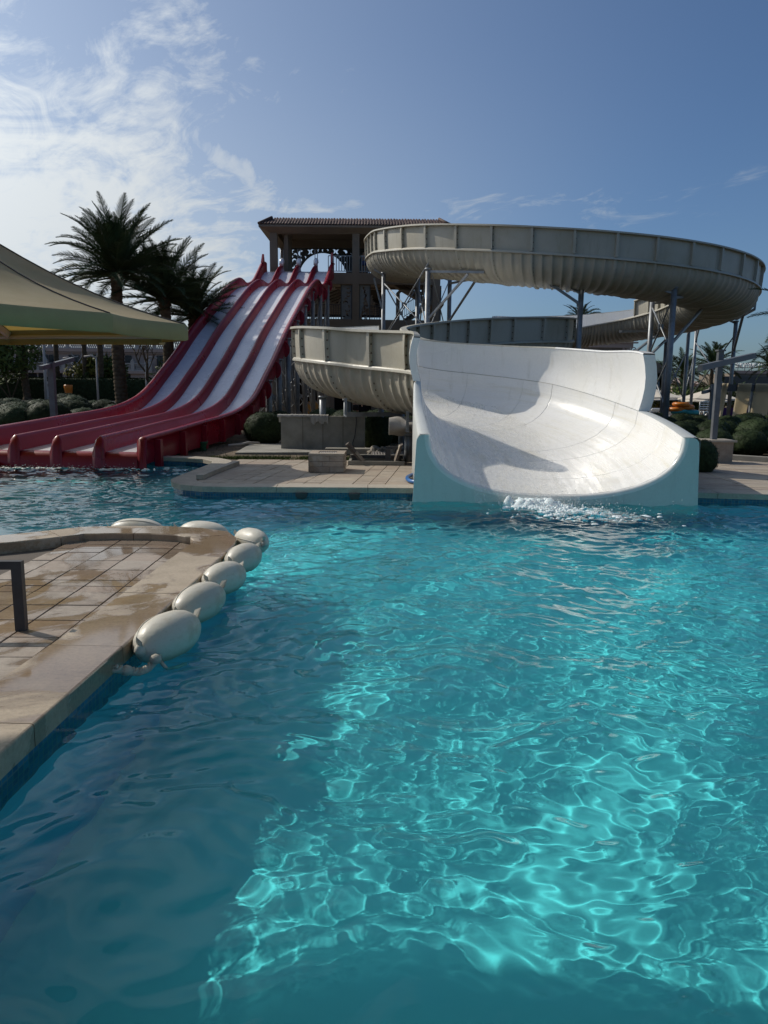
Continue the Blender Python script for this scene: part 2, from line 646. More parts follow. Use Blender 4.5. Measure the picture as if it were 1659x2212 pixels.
M['coping_far'] = stone_mat('deck_coping', [(0.42, 0.37, 0.30), (0.46, 0.41, 0.33)])
M['mortar'] = simple('mortar', (0.11, 0.09, 0.075), 0.95, 0.2, 3, 0.3, 40, 0, 'World')


def canopy_mat(name='canopy_cloth', tcol=(0.75, 0.50, 0.10, 1), fac=0.22, k=1.0):
    m = NT(name)
    co = m.coord('World')
    n1 = m.noise(co, 1.1, 6, 0.6)
    n2 = m.noise(m.coord('World', (40, 40, 9)), 4, 2, 0.5)
    base = m.mix(m.rng(n1, 0.3, 0.7), (0.42 * k, 0.34 * k, 0.20 * k ** 1.5), (0.52 * k, 0.43 * k, 0.27 * k ** 1.5))
    base = m.mix(m.rng(n2, 0.4, 0.7, 0, 0.25), base, (0.30, 0.24, 0.13))
    m.set(Base_Color=base, Roughness=0.9)
    tr = m.node('ShaderNodeBsdfTranslucent')
    tr.inputs['Color'].default_value = tcol
    mx = m.node('ShaderNodeMixShader')
    mx.inputs[0].default_value = fac
    m.L(m.b.outputs[0], mx.inputs[1])
    m.L(tr.outputs[0], mx.inputs[2])
    m.L(mx.outputs[0], m.out.inputs[0])
    m.bump(n2, 0.2, 0.005)
    return m.mat


M['canopy'] = canopy_mat()
M['shade_tan'] = canopy_mat('tan_screen', (0.92, 0.82, 0.62, 1), 0.60, 1.25)
M['roof_cloth'] = canopy_mat('roof_cloth', (0.45, 0.52, 0.50, 1), 0.25)
M['valance'] = simple('pale_green_valance', (0.36, 0.32, 0.16), 0.85, 0.08, 1.2, 0.1, 40, 0, 'World')


def water_mat():
    m = NT('pool_water')
    m.n.remove(m.b)
    rf = m.node('ShaderNodeBsdfRefraction')
    rf.inputs['IOR'].default_value = 1.095
    rf.inputs['Roughness'].default_value = 0
    rf.inputs['Color'].default_value = (0.42, 0.94, 0.985, 1)
    gl = m.node('ShaderNodeBsdfGlossy')
    gl.inputs['Roughness'].default_value = 0.0
    lw = m.node('ShaderNodeLayerWeight')
    lw.inputs[0].default_value = 0.5
    p = m.math('POWER', lw.outputs['Facing'], 5.0)
    q = m.math('ADD', m.math('MULTIPLY', p, 0.95), 0.013)
    tp = m.node('ShaderNodeBsdfTransparent')
    tp.inputs['Color'].default_value = (0.42, 0.94, 0.985, 1)
    m1 = m.node('ShaderNodeMixShader')
    m1.inputs[0].default_value = 0.07
    m.L(rf.outputs[0], m1.inputs[1])
    m.L(tp.outputs[0], m1.inputs[2])
    mx = m.node('ShaderNodeMixShader')
    m.L(q, mx.inputs[0])
    m.L(m1.outputs[0], mx.inputs[1])
    m.L(gl.outputs[0], mx.inputs[2])
    m.L(mx.outputs[0], m.out.inputs[0])
    return m.mat


M['water'] = water_mat()


def floor_mat(name, a, b):
    m = NT(name)
    co = m.coord('World')
    n1 = m.noise(co, 0.6, 5, 0.6)
    base = m.mix(m.rng(n1, 0.3, 0.7), a, b)
    m.set(Base_Color=base, Roughness=0.6)
    return m.mat


M['pool'] = floor_mat('pool_paint', (0.46, 0.70, 0.69), (0.52, 0.75, 0.74))
M['poolwall'] = floor_mat('pool_wall_paint', (0.22, 0.52, 0.64), (0.26, 0.58, 0.70))
M['ledge'] = floor_mat('ledge_stone', (0.10, 0.12, 0.07), (0.14, 0.15, 0.09))


def mosaic_mat():
    m = NT('mosaic_band')
    br = m.node('ShaderNodeTexBrick')
    br.offset = 0
    g = m.node('ShaderNodeNewGeometry')
    sp = m.node('ShaderNodeSeparateXYZ')
    m.L(g.outputs['Position'], sp.inputs[0])
    cb_ = m.node('ShaderNodeCombineXYZ')
    m.L(m.math('ADD', sp.outputs[0], m.math('MULTIPLY', sp.outputs[1], 0.97)), cb_.inputs[0])
    m.L(sp.outputs[2], cb_.inputs[1])
    m.L(cb_.outputs[0], br.inputs['Vector'])
    br.inputs['Scale'].default_value = 1
    br.inputs['Brick Width'].default_value = 0.05
    br.inputs['Row Height'].default_value = 0.05
    br.inputs['Mortar Size'].default_value = 0.004
    br.inputs['Color1'].default_value = (0.012, 0.07, 0.16, 1)
    br.inputs['Color2'].default_value = (0.03, 0.15, 0.26, 1)
    br.inputs['Mortar'].default_value = (0.10, 0.16, 0.18, 1)
    m.set(Base_Color=br.outputs['Color'], Roughness=0.25)
    return m.mat


M['mosaic'] = mosaic_mat()


def foam_mat():
    m = NT('foam')
    m.set(Base_Color=(0.80, 0.88, 0.90), Roughness=0.5)
    n = m.noise(m.coord('World'), 90, 4, 0.7)
    m.b.inputs['Subsurface Weight'].default_value = 0.3
    m.b.inputs['Subsurface Radius'].default_value = (0.02, 0.03, 0.03)
    m.bump(n, 0.8, 0.01)
    return m.mat


M['foam'] = foam_mat()


def stream_mat():
    m = NT('running_water')
    co = m.coord('World', (1.0, 0.45, 1.0))
    n = m.noise(co, 14, 6, 0.72, 0.6)
    n2 = m.noise(m.coord('World'), 70, 3, 0.7)
    h = m.math('ADD', n, m.math('MULTIPLY', n2, 0.5))
    m.set(Base_Color=(0.86, 0.85, 0.80), Roughness=0.12)
    m.bump(h, 0.6, 0.03)
    tr = m.node('ShaderNodeBsdfTransparent')
    mx = m.node('ShaderNodeMixShader')
    m.L(m.rng(h, 0.60, 1.0, 0.03, 0.42), mx.inputs[0])
    m.L(tr.outputs[0], mx.inputs[1])
    m.L(m.b.outputs[0], mx.inputs[2])
    m.L(mx.outputs[0], m.out.inputs[0])
    return m.mat


M['stream'] = stream_mat()

# ================================================================== SETTING: pool, decks, ground
DZ, FLOOR, BOT = 0.18, -0.92, -1.5


def clip_poly(poly, clip):
    """Sutherland-Hodgman against a convex counter-clockwise polygon"""
    out = [tuple(p[:2]) for p in poly]
    n = len(clip)
    for i in range(n):
        ax, ay = clip[i][0], clip[i][1]
        bx, by = clip[(i + 1) % n][0], clip[(i + 1) % n][1]

        def side(p):
            return (bx - ax) * (p[1] - ay) - (by - ay) * (p[0] - ax)
        res = []
        for k in range(len(out)):
            p, q = out[k], out[(k + 1) % len(out)]
            sp, sq = side(p), side(q)
            if sp >= 0:
                res.append(p)
            if (sp >= 0) != (sq >= 0):
                t = sp / (sp - sq)
                res.append((p[0] + (q[0] - p[0]) * t, p[1] + (q[1] - p[1]) * t))
        out = res
        if len(out) < 3:
            return []
    return out


def area(poly):
    return 0.5 * sum(poly[i][0] * poly[(i + 1) % len(poly)][1] - poly[(i + 1) % len(poly)][0] * poly[i][1] for i in range(len(poly)))


def inset(poly, d):
    """shrink a convex polygon by d"""
    n = len(poly)
    clipped = poly
    for i in range(n):
        a, b = Vector(poly[i][:2]), Vector(poly[(i + 1) % n][:2])
        t = b - a
        if t.length < 1e-5:
            continue
        nrm = Vector((-t.y, t.x)).normalized()
        a2 = a + nrm * d
        b2 = b + nrm * d
        far = 50
        tt = t.normalized()
        half = [a2 - tt * far, b2 + tt * far, b2 + tt * far + nrm * far, a2 - tt * far + nrm * far]
        clipped = clip_poly(clipped, [tuple(h) for h in half])
        if len(clipped) < 3:
            return []
    return clipped


def lay_tiles(parent, mat, clip, cells, z, name='paving_tile', gap=0.006, limit=300):
    """cells: list of quads (world xy). One object per stone."""
    k = 0
    for q in cells:
        c = clip_poly(q, clip)
        if len(c) < 3 or area(c) < 0.004:
            continue
        c = inset(c, gap)
        if len(c) < 3 or area(c) < 0.003:
            continue
        if k >= limit:
            break
        k += 1
        top = z + random.uniform(-0.003, 0.003)
        cx = sum(p[0] for p in c) / len(c)
        cy = sum(p[1] for p in c) / len(c)
        mb = MB()
        ci = [(cx + (p[0] - cx) * 0.985, cy + (p[1] - cy) * 0.985) for p in c]
        n = len(c)
        tilt = (random.uniform(-.004, .004), random.uniform(-.004, .004))

        def tz(p):
            return top + (p[0] - cx) * tilt[0] + (p[1] - cy) * tilt[1]
        vs = [(p[0], p[1], z - 0.05) for p in c] + [(p[0], p[1], tz(p) - 0.004) for p in c] + [(p[0], p[1], tz(p)) for p in ci]
        fs = [tuple(range(2 * n, 3 * n))]
        for r_ in range(2):
            for i in range(n):
                fs.append((r_ * n + i, r_ * n + (i + 1) % n, (r_ + 1) * n + (i + 1) % n, (r_ + 1) * n + i))
        mb.add(vs, fs, 0)
        part(name, mb, mat, parent)


def strip_cells(x0, x1, y0, y1, wx, pattern, ang=0.0, origin=(0, 0)):
    """columns wx wide; along y the lengths cycle through pattern"""
    ca, sa = math.cos(ang), math.sin(ang)

    def T(x, y):
        return (origin[0] + x * ca - y * sa, origin[1] + x * sa + y * ca)
    cells = []
    x = x0
    while x < x1:
        y = y0
        i = 0
        while y < y1:
            L = pattern[i % len(pattern)]
            cells.append([T(x, y), T(x + wx, y), T(x + wx, y + L), T(x, y + L)])
            y += L
            i += 1
        x += wx
    return cells


def offset_line(pts, d):
    """offset an open polyline to its left by d"""
    out = []
    for i, p in enumerate(pts):
        a = Vector(pts[max(i - 1, 0)][:2])
        b = Vector(pts[min(i + 1, len(pts) - 1)][:2])
        t = (b - a).normalized()
        out.append((p[0] - t.y * d, p[1] + t.x * d))
    return out


def resample(pts, step):
    pts = [Vector(p[:2]) for p in pts]
    out = [pts[0].copy()]
    for a, b in zip(pts[:-1], pts[1:]):
        n = max(1, int(round((b - a).length / step)))
        for i in range(1, n + 1):
            out.append(a.lerp(b, i / n))
    return out


def round_line(pts, it=2):
    pts = [Vector(p[:2]) for p in pts]
    for _ in range(it):
        out = [pts[0]]
        for a, b in zip(pts[:-1], pts[1:]):
            out += [a.lerp(b, 0.25), a.lerp(b, 0.75)]
        out.append(pts[-1])
        pts = out
    return pts


def coping(parent, line, width, z, thick, mat, stone=0.95, over=0.05, riser=0.0):
    """stones along an edge; `line` runs with the deck on its left. over = overhang above the water"""
    ins = offset_line(line, width)
    outl = offset_line(line, -over)
    L = 0
    start = 0
    for i in range(1, len(line)):
        L += (Vector(line[i][:2]) - Vector(line[i - 1][:2])).length
        if L >= stone or i == len(line) - 1:
            idx = list(range(start, i + 1))
            mb = MB()
            rows = []
            zz = z + random.uniform(-0.002, 0.002)
            for k in idx:
                o, n_ = Vector(outl[k]), Vector(ins[k])
                g = 0.004
                if k in (idx[0], idx[-1]):
                    k2 = idx[1] if k == idx[0] else idx[-2]
                    o = o + (Vector(outl[k2]) - o).normalized() * g
                    n_ = n_ + (Vector(ins[k2]) - n_).normalized() * min(g, 0.4 * (Vector(ins[k2]) - n_).length)
                d = (n_ - o).normalized()
                b = 0.012
                prof = [(o, z - thick), (o, zz - b), (o + d * b * 0.3, zz - b * 0.3), (o + d * b, zz), (n_ - d * b, zz), (n_, zz - b), (n_, z - thick)]
                rows.append([(p.x, p.y, q) for p, q in prof])
            mb.grid(rows, 0, False)
            for r_, rev in ((rows[0], False), (rows[-1], True)):
                nn = len(r_)
                mb.add(r_, [tuple(range(nn)) if not rev else tuple(reversed(range(nn)))])
            part('coping_stone', mb, mat, parent)
            start = i
            L = 0


# ---- pool basin
mb = MB().add([(-24, -8, FLOOR), (16, -8, FLOOR), (16, 22, FLOOR), (-24, 22, FLOOR)], [(0, 1, 2, 3)])
pool_floor = struct('pool_floor', mb, M['pool'])
pool_floor.cycles.is_caustics_receiver = True
mb = MB().box((-3, -0.45, -0.85), (40, 4.9, 1.2))
pool_step = struct('pool_step', mb, M['ledge'])
pool_step.cycles.is_caustics_receiver = True

# ---- near island (left foreground)
isl_edge = [(-1.86, -3.0), (-1.83, 0.0), (-1.80, 3.28), (-1.74, 4.9), (-1.70, 6.6), (-1.68, 8.0), (-1.72, 8.35), (-1.90, 8.72),
            (-2.25, 8.92), (-2.7, 9.02), (-3.2, 9.02), (-3.7, 8.92), (-4.3, 8.40), (-5.0, 7.95), (-6.2, 7.7), (-9.6, 7.6)]
isl_line = resample(isl_edge, 0.22)
ins_line = offset_line(isl_line, 0.46)
mb = MB()
poly = [(p.x, p.y) for p in isl_line] + [(-9.6, -3.0)]
mb.prism(poly, BOT, 0.055, 0)
island = struct('island_deck', mb, M['mortar'])
island.cycles.is_caustics_receiver = True
# pool-side wall of the island: mosaic band at the water line, blue paint below
rows_b = [[(p[0], p[1], BOT) for p in offset_line(isl_line, -0.006)], [(p[0], p[1], -0.16) for p in offset_line(isl_line, -0.006)]]
rows_t = [[(p[0], p[1], -0.16) for p in offset_line(isl_line, -0.008)], [(p[0], p[1], DZ - 0.06) for p in offset_line(isl_line, -0.008)]]
mb = MB().grid(rows_b, 0, False)
mb.grid(rows_t, 1, False)
w_ = struct('pool_wall', mb, [M['poolwall'], M['mosaic']])
w_.cycles.is_caustics_receiver = True
coping(island, isl_line, 0.46, DZ, 0.125, M['coping'], 1.15, 0.035)
inner = [p for p in ins_line if p[1] > -1.4]
k0 = [i for i, p in enumerate(isl_line) if p.y > -1.4]
ccw = [tuple(p) for p in inner] + [(-9.4, 7.0), (-9.4, -1.4)]
hull = [(-2.275, -1.4), (-2.14, 8.0), (-2.2, 8.33), (-2.5, 8.50), (-2.9, 8.56), (-3.4, 8.50), (-4.1, 8.02), (-4.9, 7.52), (-6.2, 7.28), (-9.4, 7.18), (-9.4, -1.4)]
hull = [(-2.272, -1.4), (-2.215, 3.3), (-2.155, 4.9), (-2.115, 6.6), (-2.10, 8.0), (-2.16, 8.30), (-2.42, 8.50), (-2.75, 8.56), (-3.2, 8.56), (-3.65, 8.46)]
left_hull = hull + [(-3.65, -1.4)]
lay_tiles(island, M['stone_near'], left_hull, strip_cells(0, 2.4, -4.6, 8, 0.36, [0.40, 0.40, 0.205, 0.205, 0.40], 0.018, (-4.06, 2.0)), 0.095)
h2 = [(-3.655, -1.4), (-3.655, 8.45), (-4.25, 7.96), (-5.0, 7.50), (-6.2, 7.25), (-9.3, 7.15), (-9.3, -1.4)]
h2 = [(-7.0, 0.0), (-3.655, 0.0), (-3.655, 8.45), (-4.25, 7.96), (-5.0, 7.50), (-6.2, 7.25), (-7.0, 7.2)]
lay_tiles(island, M['stone_near'], h2, strip_cells(-3.4, 0.05, -4.6, 8, 0.48, [0.48], 0.018, (-3.655, 2.0)), 0.095, limit=90)

# ---- middle deck between the slides
mid_edge = [(-9.3, 18.75), (-6.2, 18.72), (-5.0, 18.55), (-4.45, 18.25), (-4.1, 17.75), (-3.98, 17.2), (-3.99, 16.3), (-4.02, 14.5), (-4.0, 13.95), (-3.86, 13.55),
            (-3.62, 13.2), (-3.2, 12.98), (-2.6, 12.96), (-1.56, 13.03), (0.66, 13.09), (5.54, 12.86), (6.65, 12.70), (10, 12.3), (22, 11.5)]
mid_line = resample(mid_edge, 0.3)
mb = MB()
mb.prism([(p.x, p.y) for p in mid_line] + [(22, 18.6), (-9.3, 18.95)], BOT, 0.10, 0)
deck = struct('pool_deck', mb, M['mortar'])
deck.cycles.is_caustics_receiver = True
ol = offset_line(mid_line, -0.006)
ol2 = offset_line(mid_line, -0.009)
mb = MB().grid([[(p[0], p[1], BOT) for p in ol], [(p[0], p[1], -0.16) for p in ol]], 0, False)
mb.grid([[(p[0], p[1], -0.16) for p in ol2], [(p[0], p[1], DZ - 0.06) for p in ol2]], 1, False)
w_ = struct('pool_wall', mb, [M['poolwall'], M['mosaic']])
w_.cycles.is_caustics_receiver = True
coping(deck, mid_line, 0.42, DZ, 0.10, M['coping_far'], 1.3, 0.05)
# raised kerb with a sunken strip behind it, at the rounded left corner
c_in = [(-3.30, 13.48), (0.72, 13.52), (0.72, 18.28), (-3.36, 18.28), (-3.42, 15.6)]
c_in = [(-3.18, 13.42), (-2.6, 13.40), (0.72, 13.52), (0.72, 18.28), (-3.60, 18.28), (-3.56, 14.0), (-3.45, 13.65)]
cells = []
x = -3.6
alt = [0.62, 0.31, 0.31, 0.62]
i = 0
while x < 0.8:
    wx = [0.60, 0.30, 0.30][i % 3]
    y = 13.4
    j = 0
    while y < 18.3:
        L = 0.60 if wx > 0.5 else [0.30, 0.30, 0.60][j % 3]
        sk = 0.10
        cells.append([(x + (y - 13.4) * sk, y), (x + wx + (y - 13.4) * sk, y), (x + wx + (y + L - 13.4) * sk, y + L), (x + (y + L - 13.4) * sk, y + L)])
        y += L
        j += 1
    x += wx
    i += 1
x = -4.7
while x < -3.6:
    y = 13.4
    while y < 18.3:
        cells.append([(x + (y - 13.4) * .1, y), (x + 0.55 + (y - 13.4) * .1, y), (x + .55 + (y - 12.8) * .1, y + .6), (x + (y - 12.8) * .1, y + .6)])
        y += 0.6
    x += 0.55
lay_tiles(deck, M['stone_far'], c_in, cells, DZ - 0.005)
mb = MB()
rows = []
for t in np.linspace(0, 1, 9):
    x_, y_ = -3.50 + 0.12 * t ** 1.6, 13.95 + 2.9 * t
    rows.append([(x_ - 0.07, y_, DZ), (x_ - 0.07, y_, DZ + 0.085), (x_ + 0.07, y_, DZ + 0.085), (x_ + 0.07, y_, DZ)])
mb.grid(rows, 0, False)
mb.add(rows[0], [(0, 1, 2, 3)])
mb.add(rows[-1], [(3, 2, 1, 0)])
part('kerb', mb, M['coping_far'], deck)
# right-hand deck and its walkway
right_in = [(5.3, 13.35), (6.7, 13.14), (10, 12.74), (14, 12.45), (14, 15.9), (10.6, 18.4), (8.2, 20.5), (5.3, 21.3)]
mb = MB().prism([(-9.3, 18.9), (22, 18.5), (22, 18.3), (13.2, 17.0), (10.6, 19.2), (8.4, 21.4), (5.0, 22.4), (5.0, 18.8)], 0.0, 0.12)
mb = MB().prism([(5.0, 18.55), (14, 18.55), (14, 17.1), (10.8, 19.4), (8.3, 21.6), (5.0, 22.5)], BOT, 0.125)
mb = MB().prism([(5.0, 18.45), (11.8, 18.45), (10.8, 19.3), (8.3, 21.6), (5.0, 22.5)], BOT, 0.121)
walk = struct('walkway', mb, M['mortar'])
cells = strip_cells(0, 10, 0, 11, 0.62, [0.31], 0.30, (7.6, 11.2))
cells = strip_cells(-4, 10, -4, 12, 0.90, [0.30], -0.12, (5.3, 13.3))
lay_tiles(deck, M['stone_far'], right_in, cells, DZ - 0.005)
# kerb in front of the hedge bed
kl = [(5.0, 22.3), (8.25, 21.35), (10.7, 19.15), (14.1, 16.5), (22, 11.0)]
kl = round_line(kl, 2)
rows = []
for a, b in zip(offset_line(kl, 0.0), offset_line(kl, -0.32)):
    rows.append([(a[0], a[1], 0.0), (a[0], a[1], 0.27), (b[0], b[1], 0.27), (b[0], b[1], 0.0)])
bed_kerb = struct('bed_kerb', MB().grid(rows, 0, False), M['concrete'])

# ---- garden ground, one sheet out to the horizon
ys = [18.9, 20, 21.5, 23, 25, 28, 32, 36, 40, 45, 50, 55, 60, 66, 75, 90, 120, 200, 500, 2500]
xs = [-2500, -600, -200, -90, -50, -34, -26, -20, -16, -13, -11, -9, -7, -5.5, -4, -2, 0, 3, 6, 10, 15, 20, 30, 50, 90, 200, 600, 2500]
rows = []
for y in ys:
    rows.append([(x, y, gz(x, y) + 0.02 * math.sin(x * 1.7 + y) * (abs(x) < 60 and y < 60 and y > 19)) for x in xs])
ground = struct('ground', MB().grid(rows, 0, True), M['earth'])
# land to the right of the walkway and left of the pool, behind the camera
mb = MB().add([(14, 11.9, 0.10), (2500, 11.9, 0.10), (2500, 18.9, 0.10), (11.5, 18.9, 0.10), (14, 16.6, .10)], [(0, 1, 2, 3, 4)])
mb.add([(-2500, -60, .10), (-9.3, -60, .10), (-9.3, 18.9, .10), (-2500, 18.9, .10)], [(0, 1, 2, 3)])
struct('ground', mb, M['earth'])
mb = MB().prism([(-9.3, -12), (22, -12), (22, -2.8), (-9.3, -2.8)], BOT, DZ)
struct('terrace', mb, M['coping'])
mb = MB().prism([(14, -3), (40, -3), (40, 12), (14, 12.1)], BOT, 0.10)
struct('lawn_bank', mb, M['earth'])
# paths far off
rows = []
for x in np.linspace(-45, -6, 14):
    rows.append([(x, y, gz(x, y) + 0.06) for y in (50, 53, 56, 58.6)])
struct('path', MB().grid(rows, 0, True), M['road'])
rows = []
for x in np.linspace(14, 60, 8):
    rows.append([(x, y, 0.125) for y in (38.5, 46, 54)])
struct('terrace', MB().grid(rows, 0, True), M['road'])


# ---- grass tufts around the slab (nobody could count them)
def grass(name, pts, n, hmin=0.03, hmax=0.10):
    mb = MB()
    for _ in range(n):
        x0, y0, x1, y1 = random.choice(pts)
        x, y = random.uniform(x0, x1), random.uniform(y0, y1)
        h = random.uniform(hmin, hmax)
        a = random.uniform(0, 6.28)
        d = Vector((math.cos(a), math.sin(a), 0)) * 0.007
        l = Vector((random.uniform(-1, 1), random.uniform(-1, 1), 0)) * h * 0.5
        p = Vector((x, y, gz(x, y)))
        mb.add([p - d, p + d, p + l + Vector((0, 0, h))], [(0, 1, 2)], 0)
    o = obj(name, mb.mesh(name, M['leaf2']))
    o['kind'] = 'stuff'
    return o


grass('grass', [(-3.9, 18.95, 0.6, 19.7), (-2.2, 19.0, -0.4, 19.8), (-4.6, 18.95, -2.5, 19.6)], 5200)
grass('grass', [(-8, 18.95, 0.6, 26), (0.2, 19.0, 0.8, 22)], 2500, 0.02, 0.07)


# ---- pool water: a real wavy surface
def axis(segs):
    out = [segs[0][0]]
    for a, b, s0, s1 in segs:
        x = a
        while x < b - 1e-6:
            t = (x - a) / (b - a)
            x = min(b, x + s0 + (s1 - s0) * t)
            out.append(x)
    return np.array(out)


wx = axis([(-20, -8, .16, .10), (-8, -2.4, .07, .03), (-2.4, 4.0, .015, .015), (4.0, 9, .02, .05), (9, 16, .12, .2)])
wy = axis([(-2.9, 0.9, .2, .1), (0.9, 6.0, .014, .019), (6.0, 13.0, .019, .036), (13.0, 19.0, .04, .07)])
X, Y = np.meshgrid(wx, wy)
Hh = np.zeros_like(X)
Wr = np.random.RandomState(5)
NW = 140
# domain warp keeps the ripples from reading as straight wave trains
Xw = X + 0.22 * np.sin(0.9 * Y + 0.4 * X) + 0.12 * np.sin(2.3 * X - 1.1 * Y + 1) + 0.05 * np.sin(5.1 * Y + 3.0 * X)
Yw = Y + 0.22 * np.sin(0.8 * X - 0.5 * Y + 2) + 0.12 * np.sin(1.9 * Y + 1.7 * X) + 0.05 * np.sin(4.7 * X - 3.3 * Y)
for i in range(NW):
    lam = 0.085 * (1.4 / 0.085) ** (Wr.rand() ** 1.15)
    th = Wr.normal(math.pi / 2 + 0.25, 0.85)
    k = 2 * math.pi / lam
    slope = 0.0235 * (0.9 if lam < 0.10 else 1.18 if lam < 0.26 else 0.95) * (0.62 if lam > 0.45 else 1.0)
    Hh += slope / k * np.sin(k * (math.cos(th) * Xw + math.sin(th) * Yw) + Wr.rand() * 6.28)
# calm in the lee of the island, rougher below the slides
amp = 0.76 + 0.42 * (1 / (1 + np.exp(-(Y - 6.2) / 1.3)))
amp *= 0.72 + 0.28 * (1 / (1 + np.exp(-(X + 0.9) / 0.25)))
for (cx_, cy_, r_) in ((3.0, 11.2, 2.0),):
    d_ = np.sqrt((X - cx_) ** 2 + (Y - cy_) ** 2)
    amp += 0.05 * np.exp(-(d_ / r_) ** 2)
    Hh += 0.008 * np.sin(9 * d_) * np.exp(-(d_ / 2.2) ** 2)
amp += 0.8 * np.exp(-((Y - 17.2) / 0.9) ** 2) * (X < -4.6)
Hh *= amp
nvx, nvy = len(wx), len(wy)
vco = np.stack([X, Y, Hh], -1).reshape(-1, 3).astype(np.float32)
ix = np.arange(nvx * nvy).reshape(nvy, nvx)
fi = np.stack([ix[:-1, :-1], ix[:-1, 1:], ix[1:, 1:], ix[1:, :-1]], -1).reshape(-1, 4).astype(np.int32)
wme = bpy.data.meshes.new('water')
wme.vertices.add(len(vco))
wme.vertices.foreach_set('co', vco.ravel())
wme.loops.add(fi.size)
wme.loops.foreach_set('vertex_index', fi.ravel())
wme.polygons.add(len(fi))
wme.polygons.foreach_set('loop_start', np.arange(0, fi.size, 4, dtype=np.int32))
wme.polygons.foreach_set('use_smooth', np.ones(len(fi), bool))
wme.update()
wme.validate()
wme.materials.append(M['water'])
water = obj('water', wme)
water['kind'] = 'structure'
water.cycles.is_caustics_caster = True

# ================================================================== THE CREAM FLUME
# control rows: flow-left rim (x,y), flow-right rim (x,y), rim height, trough depth, left panel height, right panel height
CT = []
CT += [((2.9, 46.0), (1.0, 48.2), 9.55, 1.0, 0.0, 0.85), ((2.2, 43.2), (-0.6, 44.4), 9.15, 1.0, 0.0, 0.85), ((2.05, 40.2), (-1.0, 40.8), 8.8, 1.0, 0.0, 0.85)]
for th, z in ((180, 8.45), (200, 8.02), (220, 7.64), (240, 7.23), (255, 6.97), (270, 6.78), (285, 6.64), (300, 6.54), (315, 6.47), (330, 6.40), (345, 6.32), (360, 6.24)):
    t = R(th)
    CT.append(((8.15 + 5.75 * math.cos(t), 37 + 5.85 * math.sin(t)), (8.15 + 8.8 * math.cos(t), 37 + 8.9 * math.sin(t)), z, 1.0, 0.0 if th < 350 else 0.85, 0.85))
CT += [((13.75, 39.3), (16.5, 40.9), 6.1, 1.0, .85, .85), ((12.7, 41.2), (14.6, 43.6), 5.86, 1.0, 0.0, .85), ((11.1, 41.3), (11.4, 44.4), 5.55, 1.0, 0, .85),
       ((9.6, 40.0), (7.7, 42.6), 5.22, 1.0, 0, .85), ((8.7, 37.2), (5.9, 38.8), 4.85, 1.0, 0, .85), ((8.1, 34.2), (5.1, 35.0), 4.45, 1.0, 0, .85),
       ((7.55, 31.0), (4.7, 32.7), 4.02, 1.0, .85, .85), ((6.2, 29.5), (4.0, 31.5), 3.90, 1.0, .85, .85), ((4.7, 28.5), (2.9, 30.8), 3.78, 1.0, .85, .85),
       ((3.2, 27.0), (1.2, 29.2), 3.57, 1.0, .85, 0.0), ((1.98, 25.5), (-.3, 27.5), 3.34, 1.0, .85, .85), ((0.95, 23.5), (-1.9, 25.3), 3.08, 1.0, .82, .83),
       ((.42, 21.8), (-2.62, 22.9), 2.88, 1.0, .78, .83), ((.40, 21.0), (-2.25, 20.9), 2.76, 1.0, .75, .82), ((.62, 20.4), (-1.45, 19.5), 2.63, 1.02, .72, .82),
       ((.95, 20.1), (-.66, 18.85), 2.52, 1.05, .70, .82), ((1.6, 19.95), (.14, 17.9), 2.42, 1.1, .72, .82), ((2.5, 19.8), (.64, 16.9), 2.33, 1.12, .75, .82),
       ((3.4, 19.45), (.74, 16.45), 2.22, 1.14, .80, .85), ((4.2, 18.85), (.76, 16.15), 2.08, 1.12, .88, .9), ((4.95, 17.6), (.76, 15.6), 1.80, 1.08, 1.02, 0),
       ((5.42, 16.0), (.76, 14.9), 1.50, 1.05, 1.18, 0), ((5.28, 14.2), (.76, 13.8), 1.32, 1.03, 0, 0), ((5.0, 12.45), (.76, 12.62), 1.15, 1.0, 0, 0)]
# indices where the panels start/stop
nC = len(CT)
PL = np.array([c[0] for c in CT]); PR = np.array([c[1] for c in CT]); ZZ = np.array([[c[2], c[3], max(c[4], .7), max(c[5], .8)] for c in CT])
ctrl = np.concatenate([PL, PR, ZZ], 1)


def cr(arr, t):
    n = len(arr)
    i = int(min(max(math.floor(t), 0), n - 2))
    f = t - i
    p0, p1, p2, p3 = arr[max(i - 1, 0)], arr[i], arr[i + 1], arr[min(i + 2, n - 1)]
    return 0.5 * ((2 * p1) + (-p0 + p2) * f + (2 * p0 - 5 * p1 + 4 * p2 - p3) * f * f + (-p0 + 3 * p1 - 3 * p2 + p3) * f ** 3)


ts = np.linspace(0, nC - 1, 2400)
crv = np.array([cr(ctrl, t) for t in ts])
seg = np.sqrt(np.maximum(np.sum(np.diff(crv[:, 2:4], axis=0) ** 2, 1), np.sum(np.diff(crv[:, 0:2], axis=0) ** 2, 1)))
cum = np.concatenate([[0], np.cumsum(seg)])


def t_at(s):
    return float(np.interp(s, cum, ts))


def s_at(t):
    return float(np.interp(t, ts, cum))


iEXIT = nC - 4            # the wide exit bowl begins near here: ctrl index of the right panel's end
S_R_END = s_at(nC - 5)
S_L_END = s_at(nC - 3)
S_L1 = (s_at(13.6), s_at(15.75))     # short inner panel inside the right-hand bend
S_L2 = s_at(21.0)                    # inner panel of the lower run
S_R_GAP = (s_at(23.6), s_at(25.0))
STEP = 1.52
SEXIT = S_R_END


